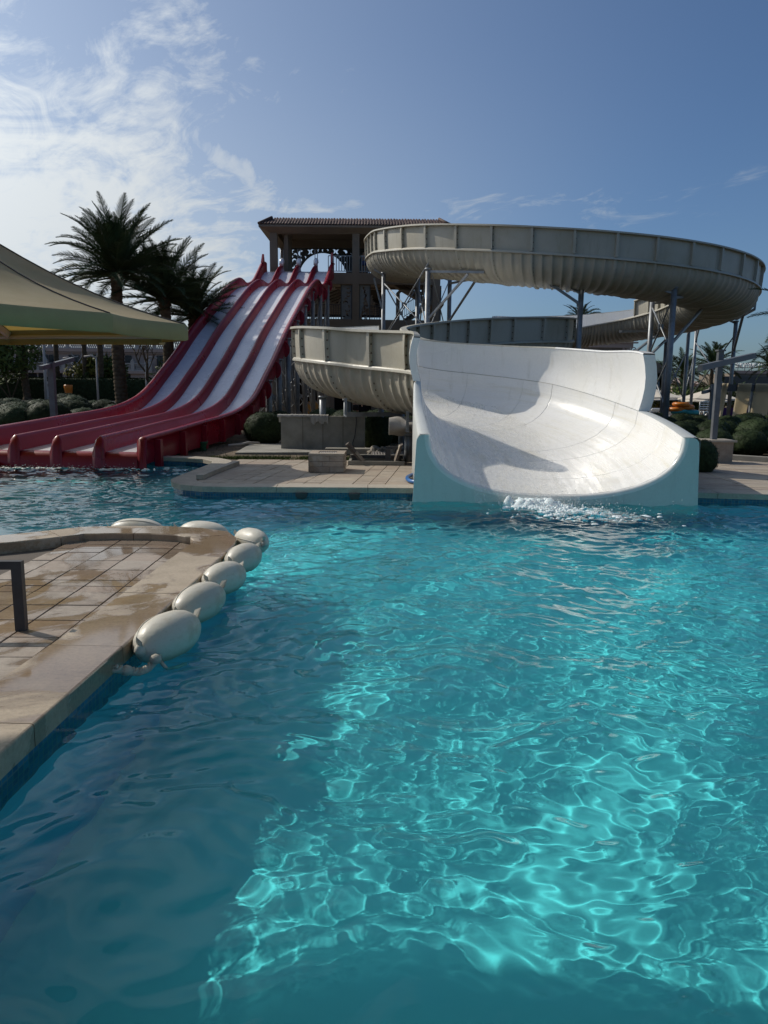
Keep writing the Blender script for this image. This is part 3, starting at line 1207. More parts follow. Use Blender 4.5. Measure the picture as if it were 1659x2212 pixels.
def prof(row, nphi=15, off=0.0):
    """U profile from the flow-left rim to the flow-right rim"""
    L_ = Vector((row[0], row[1], row[4])); R_ = Vector((row[2], row[3], row[4]))
    d = R_ - L_
    w = d.length
    d.normalize()
    e = 2.35
    out = []
    for j in range(nphi):
        ph = math.pi * j / (nphi - 1)
        ca, sa = math.cos(ph), math.sin(ph)
        xs_ = math.copysign(abs(ca) ** (2 / e), ca)
        dr = abs(sa) ** (2 / e)
        p = L_ + d * ((w / 2) * (1 - xs_)) - Vector((0, 0, row[5] * dr))
        if off:
            nx_, nz_ = xs_ * abs(xs_) ** 0.2 * (2 / w), dr / row[5]
            q = Vector((-nx_, nz_)).normalized()
            p = p + d * (q.x * off) - Vector((0, 0, q.y * off))
        out.append(p)
    return out, L_, R_, d


flume = thing('cream_waterslide', 'huge cream and white spiral flume on grey steel columns emptying into the pool', 'water slide', (3.0, 14.0, 0))
n_sec = int(round(cum[-1] / STEP))
bolts = MB()


def bolt(mb, p, nrm, r=0.022):
    nrm = nrm.normalized()
    a = nrm.cross(Vector((0.3, 0.5, 0.81))).normalized()
    b = nrm.cross(a)
    base = [p + (a * math.cos(k * math.pi / 3) + b * math.sin(k * math.pi / 3)) * r for k in range(6)]
    top = [q + nrm * 0.02 for q in base]
    mb.add(base + top, [tuple(range(6, 12))] + [(k, (k + 1) % 6, 6 + (k + 1) % 6, 6 + k) for k in range(6)])


def on_left(s):
    return S_L1[0] <= s <= S_L1[1] or S_L2 <= s <= S_L_END + 0.01


def on_right(s):
    return s <= S_R_END + 0.01 and not (S_R_GAP[0] < s < S_R_GAP[1])


bounds = [cum[-1] * i / n_sec for i in range(n_sec + 1)]
for special in (S_R_END, S_L_END):
    i = min(range(len(bounds)), key=lambda q: abs(bounds[q] - special))
    bounds[i] = special
for si in range(n_sec):
    s0, s1 = bounds[si], bounds[si + 1]
    smid = (s0 + s1) / 2
    exit_sec = smid > SEXIT - 0.1
    sub = [0, .006, .012, .035, .042]
    for rb in (.25, .5, .75):
        sub += [rb - .035, rb - .02, rb + .02, rb + .035]
    sub += [.958, .965, .988, .994, 1.0]
    sub = sorted(set(sub + [.14, .36, .62, .87]))
    offs = []
    for q in sub:
        o = 0.035
        if q < .04 or q > .96:
            o = 0.105
        elif any(abs(q - rb) < .03 for rb in (.25, .5, .75)):
            o = 0.075
        offs.append(o)
    rows_i, rows_o, Ls, Rs, ds, hl, hr = [], [], [], [], [], [], []
    for q, o in zip(sub, offs):
        row = cr(ctrl, t_at(s0 + (s1 - s0) * q))
        pi_, L_, R_, d = prof(row, off=0.014 if (q < .004 or q > .996) else 0.0)
        rows_i.append(pi_)
        po_, _, _, _ = prof(row, off=o)
        rows_o.append(po_)
        Ls.append(L_); Rs.append(R_); ds.append(d); hl.append(row[6]); hr.append(row[7])
    mb = MB()
    mb.grid([list(reversed(r)) for r in rows_i], 0, True)
    if not exit_sec:
        mb.grid(rows_o, 1, True)
        # end faces of the joint flanges
        for r_ in (0, -1):
            n_ = len(rows_i[0])
            vs = rows_i[r_] + rows_o[r_]
            fs = [(j, j + 1, n_ + j + 1, n_ + j) for j in range(n_ - 1)]
            mb.add(vs, fs, 1)
    # rim ledge on both sides
    for side, pts in ((-1, Ls), (1, Rs)):
        wd = 0.155
        if exit_sec:
            wd = 0.20 if side == 1 else 0.30
        rr = []
        for p, d in zip(pts, ds):
            o = Vector((d.x, d.y, 0)).normalized() * (side * wd)
            bot = -0.085 if not exit_sec else -(p.z + 0.4)
            rr.append([p + Vector((0, 0, 0.0)), p + o * 0.15 + Vector((0, 0, .012)), p + o * 0.62 + Vector((0, 0, .010)), p + o * 0.82 + Vector((0, 0, -.004)), p + o * 0.94 + Vector((0, 0, -.028)), p + o + Vector((0, 0, -.07)), p + o + Vector((0, 0, bot)), p + o * 0.3 + Vector((0, 0, bot))])
        if side == -1:
            rr = [list(reversed(r)) for r in rr]
        mb.grid(rr, 2 if exit_sec else 1, exit_sec)
    ts_ = part('trough_section', mb, [M['gel'], M['cream'], M['skirt']], flume)
    fl_ = np.zeros((len(mb.v), 3), dtype=np.float32)
    k_ = 0
    for q_s, r_ in zip(sub, rows_i):
        wdt_ = (r_[0] - r_[-1]).length
        for j in range(15):
            fl_[k_] = (s0 + (s1 - s0) * q_s, (1 - j / 14) * 4.0, 0)
            k_ += 1
    ts_.data.attributes.new('flow', 'FLOAT_VECTOR', 'POINT').data.foreach_set('vector', fl_.ravel())
    # bolts along the joint
    if not exit_sec:
        row = cr(ctrl, t_at(s0 + 0.02))
        po_, L_, R_, d = prof(row, 21, 0.03)
        pf_, _, _, _ = prof(row, 21, 0.11)
        row2 = cr(ctrl, t_at(s0 + 0.06))
        pg_, _, _, _ = prof(row2, 21, 0.036)
        for j in range(2, 19):
            bolt(bolts, pg_[j].lerp(pf_[j], 0.15), pf_[j] - po_[j], 0.02 if si < n_sec - 16 else 0.024)
    # wall panels
    for side, pts, hs, on in ((-1, Ls, hl, on_left(smid)), (1, Rs, hr, on_right(smid))):
        if not on:
            continue
        mb = MB()
        ri, ro_, lip, rib0, rib1 = [], [], [], [], []
        lastL = side == -1 and s1 > S_L_END - 0.2
        for p, d, h, q_s in zip(pts, ds, hs, sub):
            o = Vector((d.x, d.y, 0)).normalized() * side
            bw = smooth(S_R_END - 5.0, S_L_END - .5, s0 + (s1 - s0) * q_s)
            col_i, col_o = [], []
            for f in np.linspace(0, 1, 6):
                bul = 0.10 * math.sin(math.pi * f * 0.5) + 0.16 * (bw if side == -1 else smooth(S_R_END - 3.2, S_R_END - .2, s0 + (s1 - s0) * q_s)) * math.sin(math.pi * f) - 0.06 * f
                q = p + o * (0.012 + bul * 0.6) + Vector((0, 0, h * f + 0.012))
                col_i.append(q)
                col_o.append(q + o * 0.03)
            ri.append(col_i); ro_.append(col_o)
            t_ = col_i[-1]
            lw_ = 0.18 if side == 1 else 0.18 + .10 * bw
            lip.append([t_ - o * .012, t_ + Vector((0, 0, .03)) + o * .01, t_ + Vector((0, 0, .03)) + o * lw_, t_ + o * (lw_ + .01) + Vector((0, 0, -.03)), t_ + o * .03 + Vector((0, 0, -.03))])
        if side == 1:
            mb.grid(ri, 0, True); mb.grid([list(reversed(r)) for r in ro_], 1, True); mb.grid(lip, 1 if not exit_sec else 0, False)
        else:
            mb.grid([list(reversed(r)) for r in ri], 0, True); mb.grid(ro_, 1, True); mb.grid([list(reversed(r)) for r in lip], 1 if not exit_sec else 0, False)
        # vertical joint ribs
        ends = [(0, 1), (-1, -1)]
        for e_i, sgn in ends:
            p_i, p_o = ri[e_i], ro_[e_i]
            o = Vector((ds[e_i].x, ds[e_i].y, 0)).normalized() * side
            tv = (pts[1] - pts[0]).normalized() if e_i == 0 else (pts[-2] - pts[-1]).normalized()
            wd = 0.05
            dep = 0.145
            fin = False
            if (side == -1 and abs(s1 - S_L_END) < .02 and e_i == -1):
                dep, wd, fin = 0.28, 0.16, True
            if (side == 1 and abs(s1 - S_R_END) < .02 and e_i == -1):
                dep, wd, fin = 0.20, 0.10, True
            if side == -1 and exit_sec and not fin:
                continue
            A = [q + o * 0.0 for q in p_i] + [q + o * dep for q in p_i]
            n_ = len(p_i)
            B = [q + tv * wd for q in A]
            vs = A + B
            fs = [(j, j + 1, n_ + j + 1, n_ + j) for j in range(n_ - 1)]
            fs += [(2 * n_ + j, 3 * n_ + j, 3 * n_ + j + 1, 2 * n_ + j + 1) for j in range(n_ - 1)]
            fs += [(n_ + j, n_ + j + 1, 3 * n_ + j + 1, 3 * n_ + j) for j in range(n_ - 1)]
            fs += [(n_ - 1, 2 * n_ - 1, 4 * n_ - 1, 3 * n_ - 1), (0, 2 * n_, 3 * n_, n_)]
            mb.add(vs, fs, 1 if not fin else 0)
            if not exit_sec and e_i == 0:
                for f in (.12, .37, .63, .88):
                    k_ = f * (n_ - 1)
                    i0 = int(k_)
                    q = p_i[i0].lerp(p_i[i0 + 1], k_ - i0) + o * 0.075 + tv * wd
                    bolt(bolts, q, tv, 0.02)
        part('wall_panel', mb, [M['gel'], M['cream'], M['skirt']], flume)
part('bolts', bolts, M['bolt'], flume, stuff=True)

# mouth plate: the face around the U at the water
row = cr(ctrl, nC - 1.0)
pi_, L_, R_, d = prof(row, 41)
dd = Vector((d.x, d.y, 0)).normalized()
fwd = Vector((dd.y, -dd.x, 0))
if fwd.y > 0:
    fwd = -fwd
mb = MB()
fil = []
for o_, f_ in ((0.0, 0.0), (0.006, 0.022), (0.022, 0.042), (0.05, 0.055), (0.085, 0.058)):
    q_, _, _, _ = prof(row, 41, o_)
    fil.append([p + fwd * f_ for p in q_])
top = fil[-1]
F0 = fwd * 0.058


def outline(c, sgn, wd):
    """from the rim outwards, round the shoulder and down below the water"""
    pts = []
    for a in np.linspace(0, math.pi / 2, 6):
        pts.append(c + dd * (sgn * (wd - .12 + .12 * math.sin(a))) + Vector((0, 0, -.12 + .12 * math.cos(a))))
    for t in np.linspace(.15, 1, 5):
        pts.append(Vector((c.x, c.y, 0)) + dd * (sgn * (wd + .07 * t)) + Vector((0, 0, (c.z - .12) * (1 - t) + -.4 * t)))
    return [p + F0 for p in pts]


oLp, oRp = outline(L_, -1, .26), outline(R_, 1, .22)


def along(pts, f):
    k = f * (len(pts) - 1)
    i = min(int(k), len(pts) - 2)
    return pts[i].lerp(pts[i + 1], k - i)


lo = []
for j in range(41):
    f = j / 40
    if f < .25:
        lo.append(along(oLp, f / .25))
    elif f > .75:
        lo.append(along(oRp, (1 - f) / .25))
    else:
        lo.append(oLp[-1].lerp(oRp[-1], (f - .25) / .5))
mb.grid([lo, top], 0, False)
mb.grid(list(reversed(fil)), 1, True)
for c_, sgn in ((L_, -1), (R_, 1)):
    up_z = Vector((0, 0, .013))
    mb.grid([[c_ + up_z - fwd * .06, c_ + up_z + dd * (sgn * .19) - fwd * .06], [c_ + F0 + up_z * .3, c_ + F0 + up_z * .3 + dd * (sgn * .16)]], 0, False)
# close the sides back to the bowl
for pth in (oLp, oRp):
    mb.grid([pth, [p - fwd * .25 for p in pth]], 0, True)
part('mouth_plate', mb, [M['skirt'], M['gel']], flume)

# a thin sheet of water running down the exit bowl
mb = MB()
rows = []
S_W0 = s_at(nC - 10.5)
for s in np.linspace(S_W0, cum[-1], 60):
    row = cr(ctrl, t_at(s))
    pr_, L_, R_, d = prof(row, 41)
    f = (s - S_W0) / (cum[-1] - S_W0)
    a_, b_ = (10, 34) if f < .35 else (12, 29)
    c_l = 17 + 6 * smooth(.2, .7, f)
    hw = 7 * (1 - smooth(.2, .8, f)) + 5
    r_ = []
    for k in range(25):
        j = c_l + (k / 24 - .5) * 2 * hw
        i0 = int(j)
        p = pr_[i0].lerp(pr_[min(i0 + 1, 40)], j - i0)
        e_ = 1 - abs(k / 24 - .5) * 2
        r_.append(p + Vector((0, 0, -0.022 + 0.060 * e_ ** .6 + 0.012 * math.sin(s * 17 + k * .5) * e_ + .016 * random.random())))
    rows.append(r_)
mb.grid(rows, 0, True)
last = rows[-1]
fall = []
for q in range(5):
    fall.append([p + fwd * (0.02 + .07 * q) + Vector((0, 0, -0.02 * q - .012 * q * q)) for p in last])
mb.grid(fall, 0, True)
part('running_water', mb, M['stream'], flume, stuff=True)


# ---- steel supports of the flume
def rim_z(x, y, default=None):
    """lowest trough bottom above (x, y)"""
    best = None
    for k in range(0, 2400, 6):
        c = crv[k]
        mx_, my_ = (c[0] + c[2]) / 2, (c[1] + c[3]) / 2
        d_ = math.hypot(mx_ - x, my_ - y)
        if best is None or d_ < best[0]:
            best = (d_, c[4] - c[5], mx_, my_)
    return best


def support(parent, x, y, ztop, r=0.11, arms=(), gnd=None):
    g = gz(x, y) if gnd is None else gnd
    col = MB().tube([(x, y, g - 0.05), (x, y, ztop)], r, 14)
    col.tube([(x, y, ztop - .04), (x, y, ztop + .03)], r * 1.35, 14)
    col.box((x, y, g + .02), (.5, .5, .05))
    c = part('support_column', col, M['steel'], parent)
    for p0, p1, w in arms:
        part('brace', MB().beam(p0, p1, w, w), M['steel'], c)
    return c


def cradle(parent, s, w=0.07, drop=0.30):
    """a beam across below the trough with two upright brackets"""
    row = cr(ctrl, t_at(s))
    L_ = Vector((row[0], row[1], row[4])); R_ = Vector((row[2], row[3], row[4]))
    zb = row[4] - row[5] - drop
    a = L_.lerp(R_, 0.14); b = L_.lerp(R_, 0.90)
    a.z = b.z = zb
    mb = MB().beam(a, b, w * 1.3, w * 1.6)
    for p, f in ((a, 0.14), (b, 0.90)):
        mb.beam(p, Vector((p.x, p.y, row[4] - row[5] * 0.88)), w, w)
    part('cradle_beam', mb, M['steel'], parent)
    return a, b, zb


def s_of_ctrl(i):
    return s_at(i)


def xbrace(parent, p, q, z0, z1, w=0.05):
    mb = MB()
    mb.tube([(p[0], p[1], z0), (q[0], q[1], z1)], w / 2, 6)
    mb.tube([(p[0], p[1], z1), (q[0], q[1], z0)], w / 2, 6)
    m_ = (Vector((*p, 0)) + Vector((*q, 0))) / 2
    mb.box((m_.x, m_.y, (z0 + z1) / 2), (w * 3, .03, w * 3))
    part('cross_brace', mb, M['steel'], parent)


def col_at(px, Y, ztop, r, arms=()):
    x = P(px, 760, Y).x
    return support(flume, x, Y, ztop, r, arms)


def near_s(x, y):
    k = min(range(0, 2400, 3), key=lambda q: math.hypot((crv[q][0] + crv[q][2]) / 2 - x, (crv[q][1] + crv[q][3]) / 2 - y))
    return float(cum[k])


# left group under the upper ring
cl_pts = []
for px, py_top, Y, r in ((829, 590, 36.6, .10), (903, 597, 37.5, .105), (925, 581, 31.0, .105), (972, 596, 36.5, .10)):
    q = P(px, py_top, Y)
    cl_pts.append((q.x, Y, q.z))
    x = q.x
    arms = []
    if px == 925:
        e = P(1046, 588, 29.6)
        arms = [((x, Y, q.z - .10), e, .09), ((x, Y, q.z - 2.0), e + Vector((-.6, .2, -.05)), .08)]
    elif px == 972:
        e = P(1050, 597, 33.5)
        arms = [((x, Y, q.z - .35), e, .09), ((x, Y, q.z - 2.1), e + Vector((-.4, .1, -.1)), .08), ((x, Y, q.z - .2), P(916, 584, 33.0), .08)]
    elif px == 829:
        e = P(808, 582, 36.6)
        arms = [((x, Y, q.z - .1), e, .08), ((x, Y, q.z - 1.9), e + Vector((0, 0, -.4)), .08)]
    support(flume, x, Y, q.z, r, arms)
for i_, (u0, u1) in enumerate((((0), (1)), ((1), (2)))):
    a, b = cl_pts[u0], cl_pts[u1]
    xbrace(flume, a[:2], b[:2], 4.3, 7.0, .06)
xbrace(flume, cl_pts[0][:2], cl_pts[2][:2], 4.4, 7.0, .06)
xbrace(flume, cl_pts[2][:2], cl_pts[3][:2], 4.2, 7.2, .05)
# single column with a cantilever truss
q = P(1257, 603, 29.5)
x, Y = q.x, 29.5
e = P(1186, 600, 29.3); e2 = P(1190, 618, 29.3)
support(flume, x, Y, q.z + .25, .105, [((x, Y, q.z), e, .09), ((x, Y, q.z - .28), e2, .08), ((x, Y, q.z - .55), e + Vector((.25, 0, -.05)), .08), ((x, Y, q.z - .95), e2 + Vector((.1, 0, 0)), .09), (e2, e + Vector((0, 0, .45)), .08)])
part('bracket', MB().beam((x, Y, q.z), (x, Y - .1, q.z + .95), .10, .10), M['steel'], flume)
# right group
rg = {}
for nm, px, py_top, Y, r in (('a', 1411, 630, 33.0, .105), ('b', 1457, 622, 29.0, .11), ('c', 1441, 712, 41.5, .10), ('d', 1488, 712, 42.5, .095), ('e', 1506, 692, 44.0, .09), ('f', 1590, 694, 38.5, .10)):
    q = P(px, py_top, Y)
    rg[nm] = q
    x = q.x
    arms = []
    if nm == 'a':
        arms = [((x, Y, q.z - .1), P(1460, 618, 30.5), .10), ((x, Y, q.z - .5), P(1500, 646, 33.5), .08)]
    if nm == 'b':
        e = P(1550, 638, 33.0)
        arms = [((x, Y, q.z - .35), e, .10), ((x, Y, q.z - 2.1), e + Vector((-.2, 0, -.05)), .09), ((x, Y, q.z - .2), P(1380, 612, 29.4), .08), (e, e + Vector((.45, .2, .75)), .08)]
    if nm == 'e':
        arms = [((x, Y, q.z - .1), P(1520, 684, 42), .08), ((x, Y, q.z - 1.2), P(1523, 660, 41), .09), ((x, Y, q.z - .25), P(1590, 688, 40), .10)]
    if nm == 'f':
        arms = [((x, Y, q.z - 1.5), P(1607, 674, 36.5), .11), ((x, Y, q.z - .1), P(1540, 676, 40), .09), ((x, Y, q.z + .1), P(1630, 668, 36.3), .10), (P(1630, 668, 36.3), P(1632, 650, 36.3), .08)]
    support(flume, x, Y, q.z, r, arms)
xbrace(flume, rg['a'][:2], rg['b'][:2], 3.6, 5.6, .07)
xbrace(flume, rg['a'][:2], rg['b'][:2], 1.3, 3.3, .07)
xbrace(flume, rg['c'][:2], rg['d'][:2], 1.6, 4.3, .07)
xbrace(flume, rg['d'][:2], rg['e'][:2], 1.6, 4.3, .06)
xbrace(flume, rg['e'][:2], rg['f'][:2], 1.9, 4.9, .07)
mb = MB().beam(P(1300, 868, 35), P(1445, 728, 41), .10, .10)
mb.beam(P(1250, 856, 33), P(1441, 706, 41.4), .10, .10)
part('strut', mb, M['steel'], flume)
mb = MB().beam(P(1340, 716, 36), P(1500, 712, 43), .12, .12)
part('strut', mb, M['steel'], flume)
# lower run
for px, Y, r in ((697, 25.2, .11), (750, 24.0, .115), (823, 23.0, .10), (868, 21.5, .09), (885, 18.1, .115), (1120, 29.6, .12), (1010, 28.0, .11)):
    x = P(px, 860, Y).x
    rz_ = rim_z(x, Y)
    support(flume, x, Y, min(rz_[1] - .42, 3.3), r)
for i in (29.3, 31.4, 26.0, 22.0):
    cradle(flume, s_at(i))
for x, y, rise in ((-1.35, 20.1, 0), (.05, 17.95, 0)):
    pass
part('brace', MB().beam(P(825, 862, 23.0), P(873, 905, 21.5), .09, .09), M['steel'], flume)
# folded tarpaulin sitting on the last cradle
mb = MB()
rows = []
for i in range(10):
    a = i / 9
    rows.append([(0.1 + .75 * a, 18.25 + .5 * math.cos(t_), 1.03 + .24 * math.sin(t_) * (1 - .35 * a) + .04 * math.sin(7 * a + t_ * 3)) for t_ in np.linspace(0, 6.2, 14)])
mb.grid(rows, 0, True)
mb.add(rows[0], [tuple(range(14))]); mb.add(rows[-1], [tuple(range(14))])
tarp = obj('folded_tarpaulin', mb.mesh('folded_tarpaulin', M['towel']))
tag(tarp, 'bundled grey tarpaulin stuffed on the steel bracket under the flume exit', 'tarpaulin')

# ================================================================== THE RED RACING SLIDE
RA, RS, RW = -5.7, 0.085, 4.25
LN = RW / 4
HR = [(17.7, .74), (18.4, .78), (20, .86), (22, .98), (24, 1.07), (25.5, 1.19), (27, 1.42), (28.3, 1.80), (29.3, 2.32), (31.5, 3.38), (33.7, 4.62), (36.7, 6.02), (39.2, 7.18),
      (40.6, 7.66), (41.5, 7.90), (42.3, 7.96), (43.1, 7.86), (43.9, 7.90), (44.7, 8.30), (45.7, 9.05), (46.5, 9.45), (47.4, 9.55)]
hy = np.array([a for a, _ in HR]); hz = np.array([b for _, b in HR])


def ridge(y):
    # smooth through the table
    return float(np.mean([np.interp(y + d, hy, hz) for d in (-.7, -.35, 0, .35, .7)])) if y > 18.4 else float(np.interp(y, hy, hz))


ax_t = Vector((RS, 1, 0)).normalized()
ax_n = Vector((-ax_t.y, ax_t.x, 0))          # to the left


def sl(y, q, z):
    """point at station y, q metres left of the right-hand ridge"""
    p = Vector((RA + RS * (y - 18.5), y, 0)) + ax_n * q
    return Vector((p.x, p.y, z))


rs = thing('racing_slide', 'four lane red racing slide with pale lanes dropping from the tower to the pool', 'water slide', (-7.5, 18.0, 0))
st = list(np.arange(17.7, 47.45, 0.42))
FD = 0.37          # floor below ridge


def wall_prof(y, q, hw=.062, foot=.155, extra=0.0):
    z = ridge(y) + extra
    f = ridge(y) - FD
    return [sl(y, q - foot, f + .0), sl(y, q - foot * .86, f + .05), sl(y, q - hw - .035, z - .10), sl(y, q - hw * .8, z - .03), sl(y, q - hw * .35, z), sl(y, q + hw * .35, z), sl(y, q + hw * .8, z - .03),
            sl(y, q + hw + .035, z - .10), sl(y, q + foot * .86, f + .05), sl(y, q + foot, f + .0)]


for k in (1, 2, 3):
    mb = MB()
    rows = [list(reversed(wall_prof(y, k * LN))) for y in st]
    # nose: the divider bends down to the water
    nose = [p + Vector((0, -.05, -.0)) for p in rows[0]]
    mb.grid(rows, 0, True)
    r0 = rows[0]
    n1_ = [Vector((p.x, p.y - .07, min(p.z, r0[4].z - .05))) for p in r0]
    n2_ = [Vector((p.x, p.y - .16, min(p.z, r0[4].z - .22) - .02)) for p in r0]
    n3_ = [Vector((p.x, p.y - .19, -.25)) for p in r0]
    mb.grid([n3_, n2_, n1_, r0], 0, True)
    part('divider', mb, M['red'], rs)
for k in range(4):
    mb = MB()
    rows = []
    for y in st:
        f = ridge(y) - FD
        a, b = k * LN + .148, (k + 1) * LN - .148
        rows.append([sl(y, a + (b - a) * t, f - .014 * math.sin(math.pi * t)) for t in np.linspace(0, 1, 6)])
    mb.grid(rows, 0, True)
    ln = part('lane', mb, M['lane'], rs)
    # red lip at the water
    mb = MB()
    a, b = k * LN + .1, (k + 1) * LN - .1
    r_ = []
    f = ridge(st[0]) - FD
    for dy_, z in ((.05, f), (-.03, f - .01), (-.10, f - .05), (-.16, f - .14), (-.19, -.30)):
        r_.append([sl(st[0] + dy_, a + (b - a) * t, z) for t in np.linspace(0, 1, 4)])
    mb.grid(list(reversed(r_)), 0, True)
    part('end_lip', mb, M['red'], rs)
    # film of running water with a bright sparkling edge
    mb = MB()
    rows = []
    for y in st:
        if y > 41.3:
            continue
        f = ridge(y) - FD
        wdt = .12 + .10 * smooth(40, 24, y)
        if 33.2 < y < 36.0 and k in (0, 2):
            wdt *= .4
        a = k * LN + .155
        rows.append([sl(y, a + wdt * t * (1 + .25 * math.sin(y * 3.1 + k)), f + .012 + .02 * math.sin(math.pi * t) + .008 * random.random()) for t in np.linspace(0, 1, 6)])
    mb.grid(rows, 0, True)
    part('running_water', mb, M['stream'], rs, stuff=True)
# outer walls
for k, sgn in ((0, -1), (4, 1)):
    mb = MB()
    rows = []
    q0 = k * LN
    for y in st:
        dip = -.16 * math.exp(-((y - 42.6) / .7) ** 2)
        high = (0.42 if k == 4 else .0) * smooth(19, 26, y) * 0
        z = ridge(y) + dip + (0.10 if k == 4 else 0.0) + high + .12 * smooth(45.6, 46.6, y)
        f = ridge(y) - FD
        sk = 0.80 if y > 24 else 0.80 - .14 * smooth(24, 18, y)
        if y > 42:
            sk = 0.95
        rows.append([sl(y, q0 - sgn * .155, f), sl(y, q0 - sgn * .135, f + .05), sl(y, q0 - sgn * .13, z - .10), sl(y, q0 - sgn * .07, z - .02), sl(y, q0, z + .012), sl(y, q0 + sgn * .09, z - .015),
                     sl(y, q0 + sgn * .11, z - .09), sl(y, q0 + sgn * .06, z - .10), sl(y, q0 + sgn * .06, f - .05), sl(y, q0 + sgn * .05, z - sk)])
    if sgn > 0:
        mb.grid([list(reversed(r)) for r in rows], 0, True)
    else:
        mb.grid(rows, 0, True)
    r0 = rows[0]
    n1_ = [Vector((p.x, p.y - .08, min(p.z, r0[4].z - .06))) for p in r0]
    n3_ = [Vector((p.x, p.y - .17, -.25)) for p in r0]
    g_ = [n3_, n1_, r0]
    mb.grid(g_ if sgn < 0 else [list(reversed(r)) for r in g_], 0, True)
    part('outer_wall', mb, M['red'], rs)
    # vertical ribs on the outside
    if k == 0:
        for y in list(np.arange(18.2, 29, 1.75)):
            z = ridge(y)
            mb = MB()
            a = [sl(y, -.06, z - .12), sl(y, -.22, z - .12), sl(y, -.22, z - .80), sl(y, -.06, z - .80)]
            b = [p + ax_t * .16 for p in a]
            mb.add(a + b, [(0, 1, 2, 3), (7, 6, 5, 4), (0, 4, 5, 1), (1, 5, 6, 2), (2, 6, 7, 3)], 0)
            part('wall_rib', mb, M['red'], rs)
# lobed joint flanges below the slope
for y in list(np.arange(29.6, 46.5, 1.72)):
    f = ridge(y) - FD
    pts = []
    for q in np.linspace(-.12, RW + .12, 26):
        ph = (q / LN) % 1.0
        pts.append((q, f - .30 - .20 * abs(math.sin(math.pi * q / LN)) if 0 < q < RW else f - .12))
    mb = MB()
    dn = Vector((0, 0, 1))
    up_ = [sl(y, q, f - .05) for q, _ in pts]
    lo_ = [sl(y, q, z) for q, z in pts]
    th_ = ax_t * .05
    mb.grid([up_, lo_], 0, False)
    mb.grid([[p + th_ for p in lo_], [p + th_ for p in up_]], 0, False)
    mb.grid([lo_, [p + th_ for p in lo_]], 0, False)
    # round ear on the right side
    ear = [sl(y, -.05 - .22 * math.sin(a), f - .22 - .34 * math.cos(a)) for a in np.linspace(0.0, math.pi, 12)]
    n_ = len(ear)
    mb.add(ear + [p + th_ for p in ear], [tuple(range(n_)), tuple(range(2 * n_ - 1, n_ - 1, -1))] + [(j, j + 1, n_ + j + 1, n_ + j) for j in range(n_ - 1)], 0)
    part('joint_flange', mb, M['red'], rs)
# underside
mb = MB()
mb.grid([[sl(y, RW + .05, ridge(y) - FD - .05), sl(y, -.05, ridge(y) - FD - .05)] for y in st], 0, False)
part('underside', mb, M['red'], rs)
# start: posts and grab rails on the platform
for q, h in ((0.0, .50), (RW, .45)):
    mb = MB()
    a = sl(46.6, q, 9.4)
    mb.add([a + Vector((-.05, -.5, .1)), a + Vector((.05, -.5, .1)), a + Vector((.06, .1, h + .25)), a + Vector((-.06, .1, h + .25)), a + Vector((-.05, .5, .1)), a + Vector((.05, .5, .1))],
           [(0, 1, 2, 3), (5, 4, 3, 2), (0, 3, 4), (1, 5, 2), (0, 4, 5, 1)], 0)
    part('end_fin', mb, M['red'], rs)
for k in (1, 2, 3):
    a = sl(47.1, k * LN, 9.6)
    mb = MB().tube([a + Vector((-.06, 0, -.3)), a + Vector((-.06, 0, .82)), a + Vector((.09, 0, .82)), a + Vector((.09, 0, -.3))], .025, 6)
    part('grab_rail', mb, M['steel'], rs)
    mb = MB().tube([a + Vector((0, -.3, -.12)), a + Vector((0, -.15, .15)), a + Vector((0, .1, .22)), a + Vector((0, .3, .1))], .13, 8)
    part('divider_cap', mb, M['lane'], rs)
# columns in pairs with bracing
prev = None
for y in (30.2, 32.0, 33.8, 35.8, 37.8, 40.0, 42.3, 44.8):
    zt = ridge(y) - FD - .12
    c_r = support(rs, sl(y, -.02, 0).x, y, zt, .12)
    c_l = support(rs, sl(y, RW - .2, 0).x, sl(y, RW - .2, 0).y, zt, .12)
    c_m = support(rs, sl(y, RW * .5, 0).x, sl(y, RW * .5, 0).y, zt, .10) if y > 33 else None
    part('cross_beam', MB().beam(sl(y, -.1, zt - .10), sl(y, RW + .1, zt - .10), .12, .14), M['steel'], rs)
    a = sl(y, -.02, 0)
    if zt > 2.5:
        b = sl(y, RW * .5, 0)
        nlev = max(1, int((zt - .4) / 2.3))
        for l in range(nlev):
            z0 = .5 + (zt - .6) * l / nlev
            z1 = .5 + (zt - .6) * (l + 1) / nlev
            xbrace(rs, (a.x, a.y), (b.x, b.y), z0, z1 - .1, .06)
    if prev is not None and zt > 2.2:
        pa, pz = prev
        nlev = max(1, int(pz / 2.6))
        for l in range(nlev):
            z0 = .4 + (pz - .5) * l / nlev
            z1 = .4 + (pz - .5) * (l + 1) / nlev
            mb = MB().tube([(pa.x, pa.y, z0 if l % 2 else z1), (a.x, a.y, z1 if l % 2 else z0)], .035, 6)
            part('diagonal_brace', mb, M['steel'], rs)
    prev = (a, zt)

# ================================================================== THE TOWER
TY = 48.0
TX0, TX1 = -7.28, 3.36
DEP = 5.2
Z1, Z2, Z3, ZE = 3.3, 6.36, 9.2, 11.68
tower = thing('slide_tower', 'three storey tan slide tower with clay tile roof skirt and dark openings', 'tower', (TX0, TY, 0.1))
mid0, mid1 = P(761, 560, TY).x, P(776, 560, TY).x


def tcol(x0, x1, y0, y1, z0, z1):
    part('column', MB().box(((x0 + x1) / 2, (y0 + y1) / 2, (z0 + z1) / 2), (x1 - x0, y1 - y0, z1 - z0)), M['plaster'], tower)


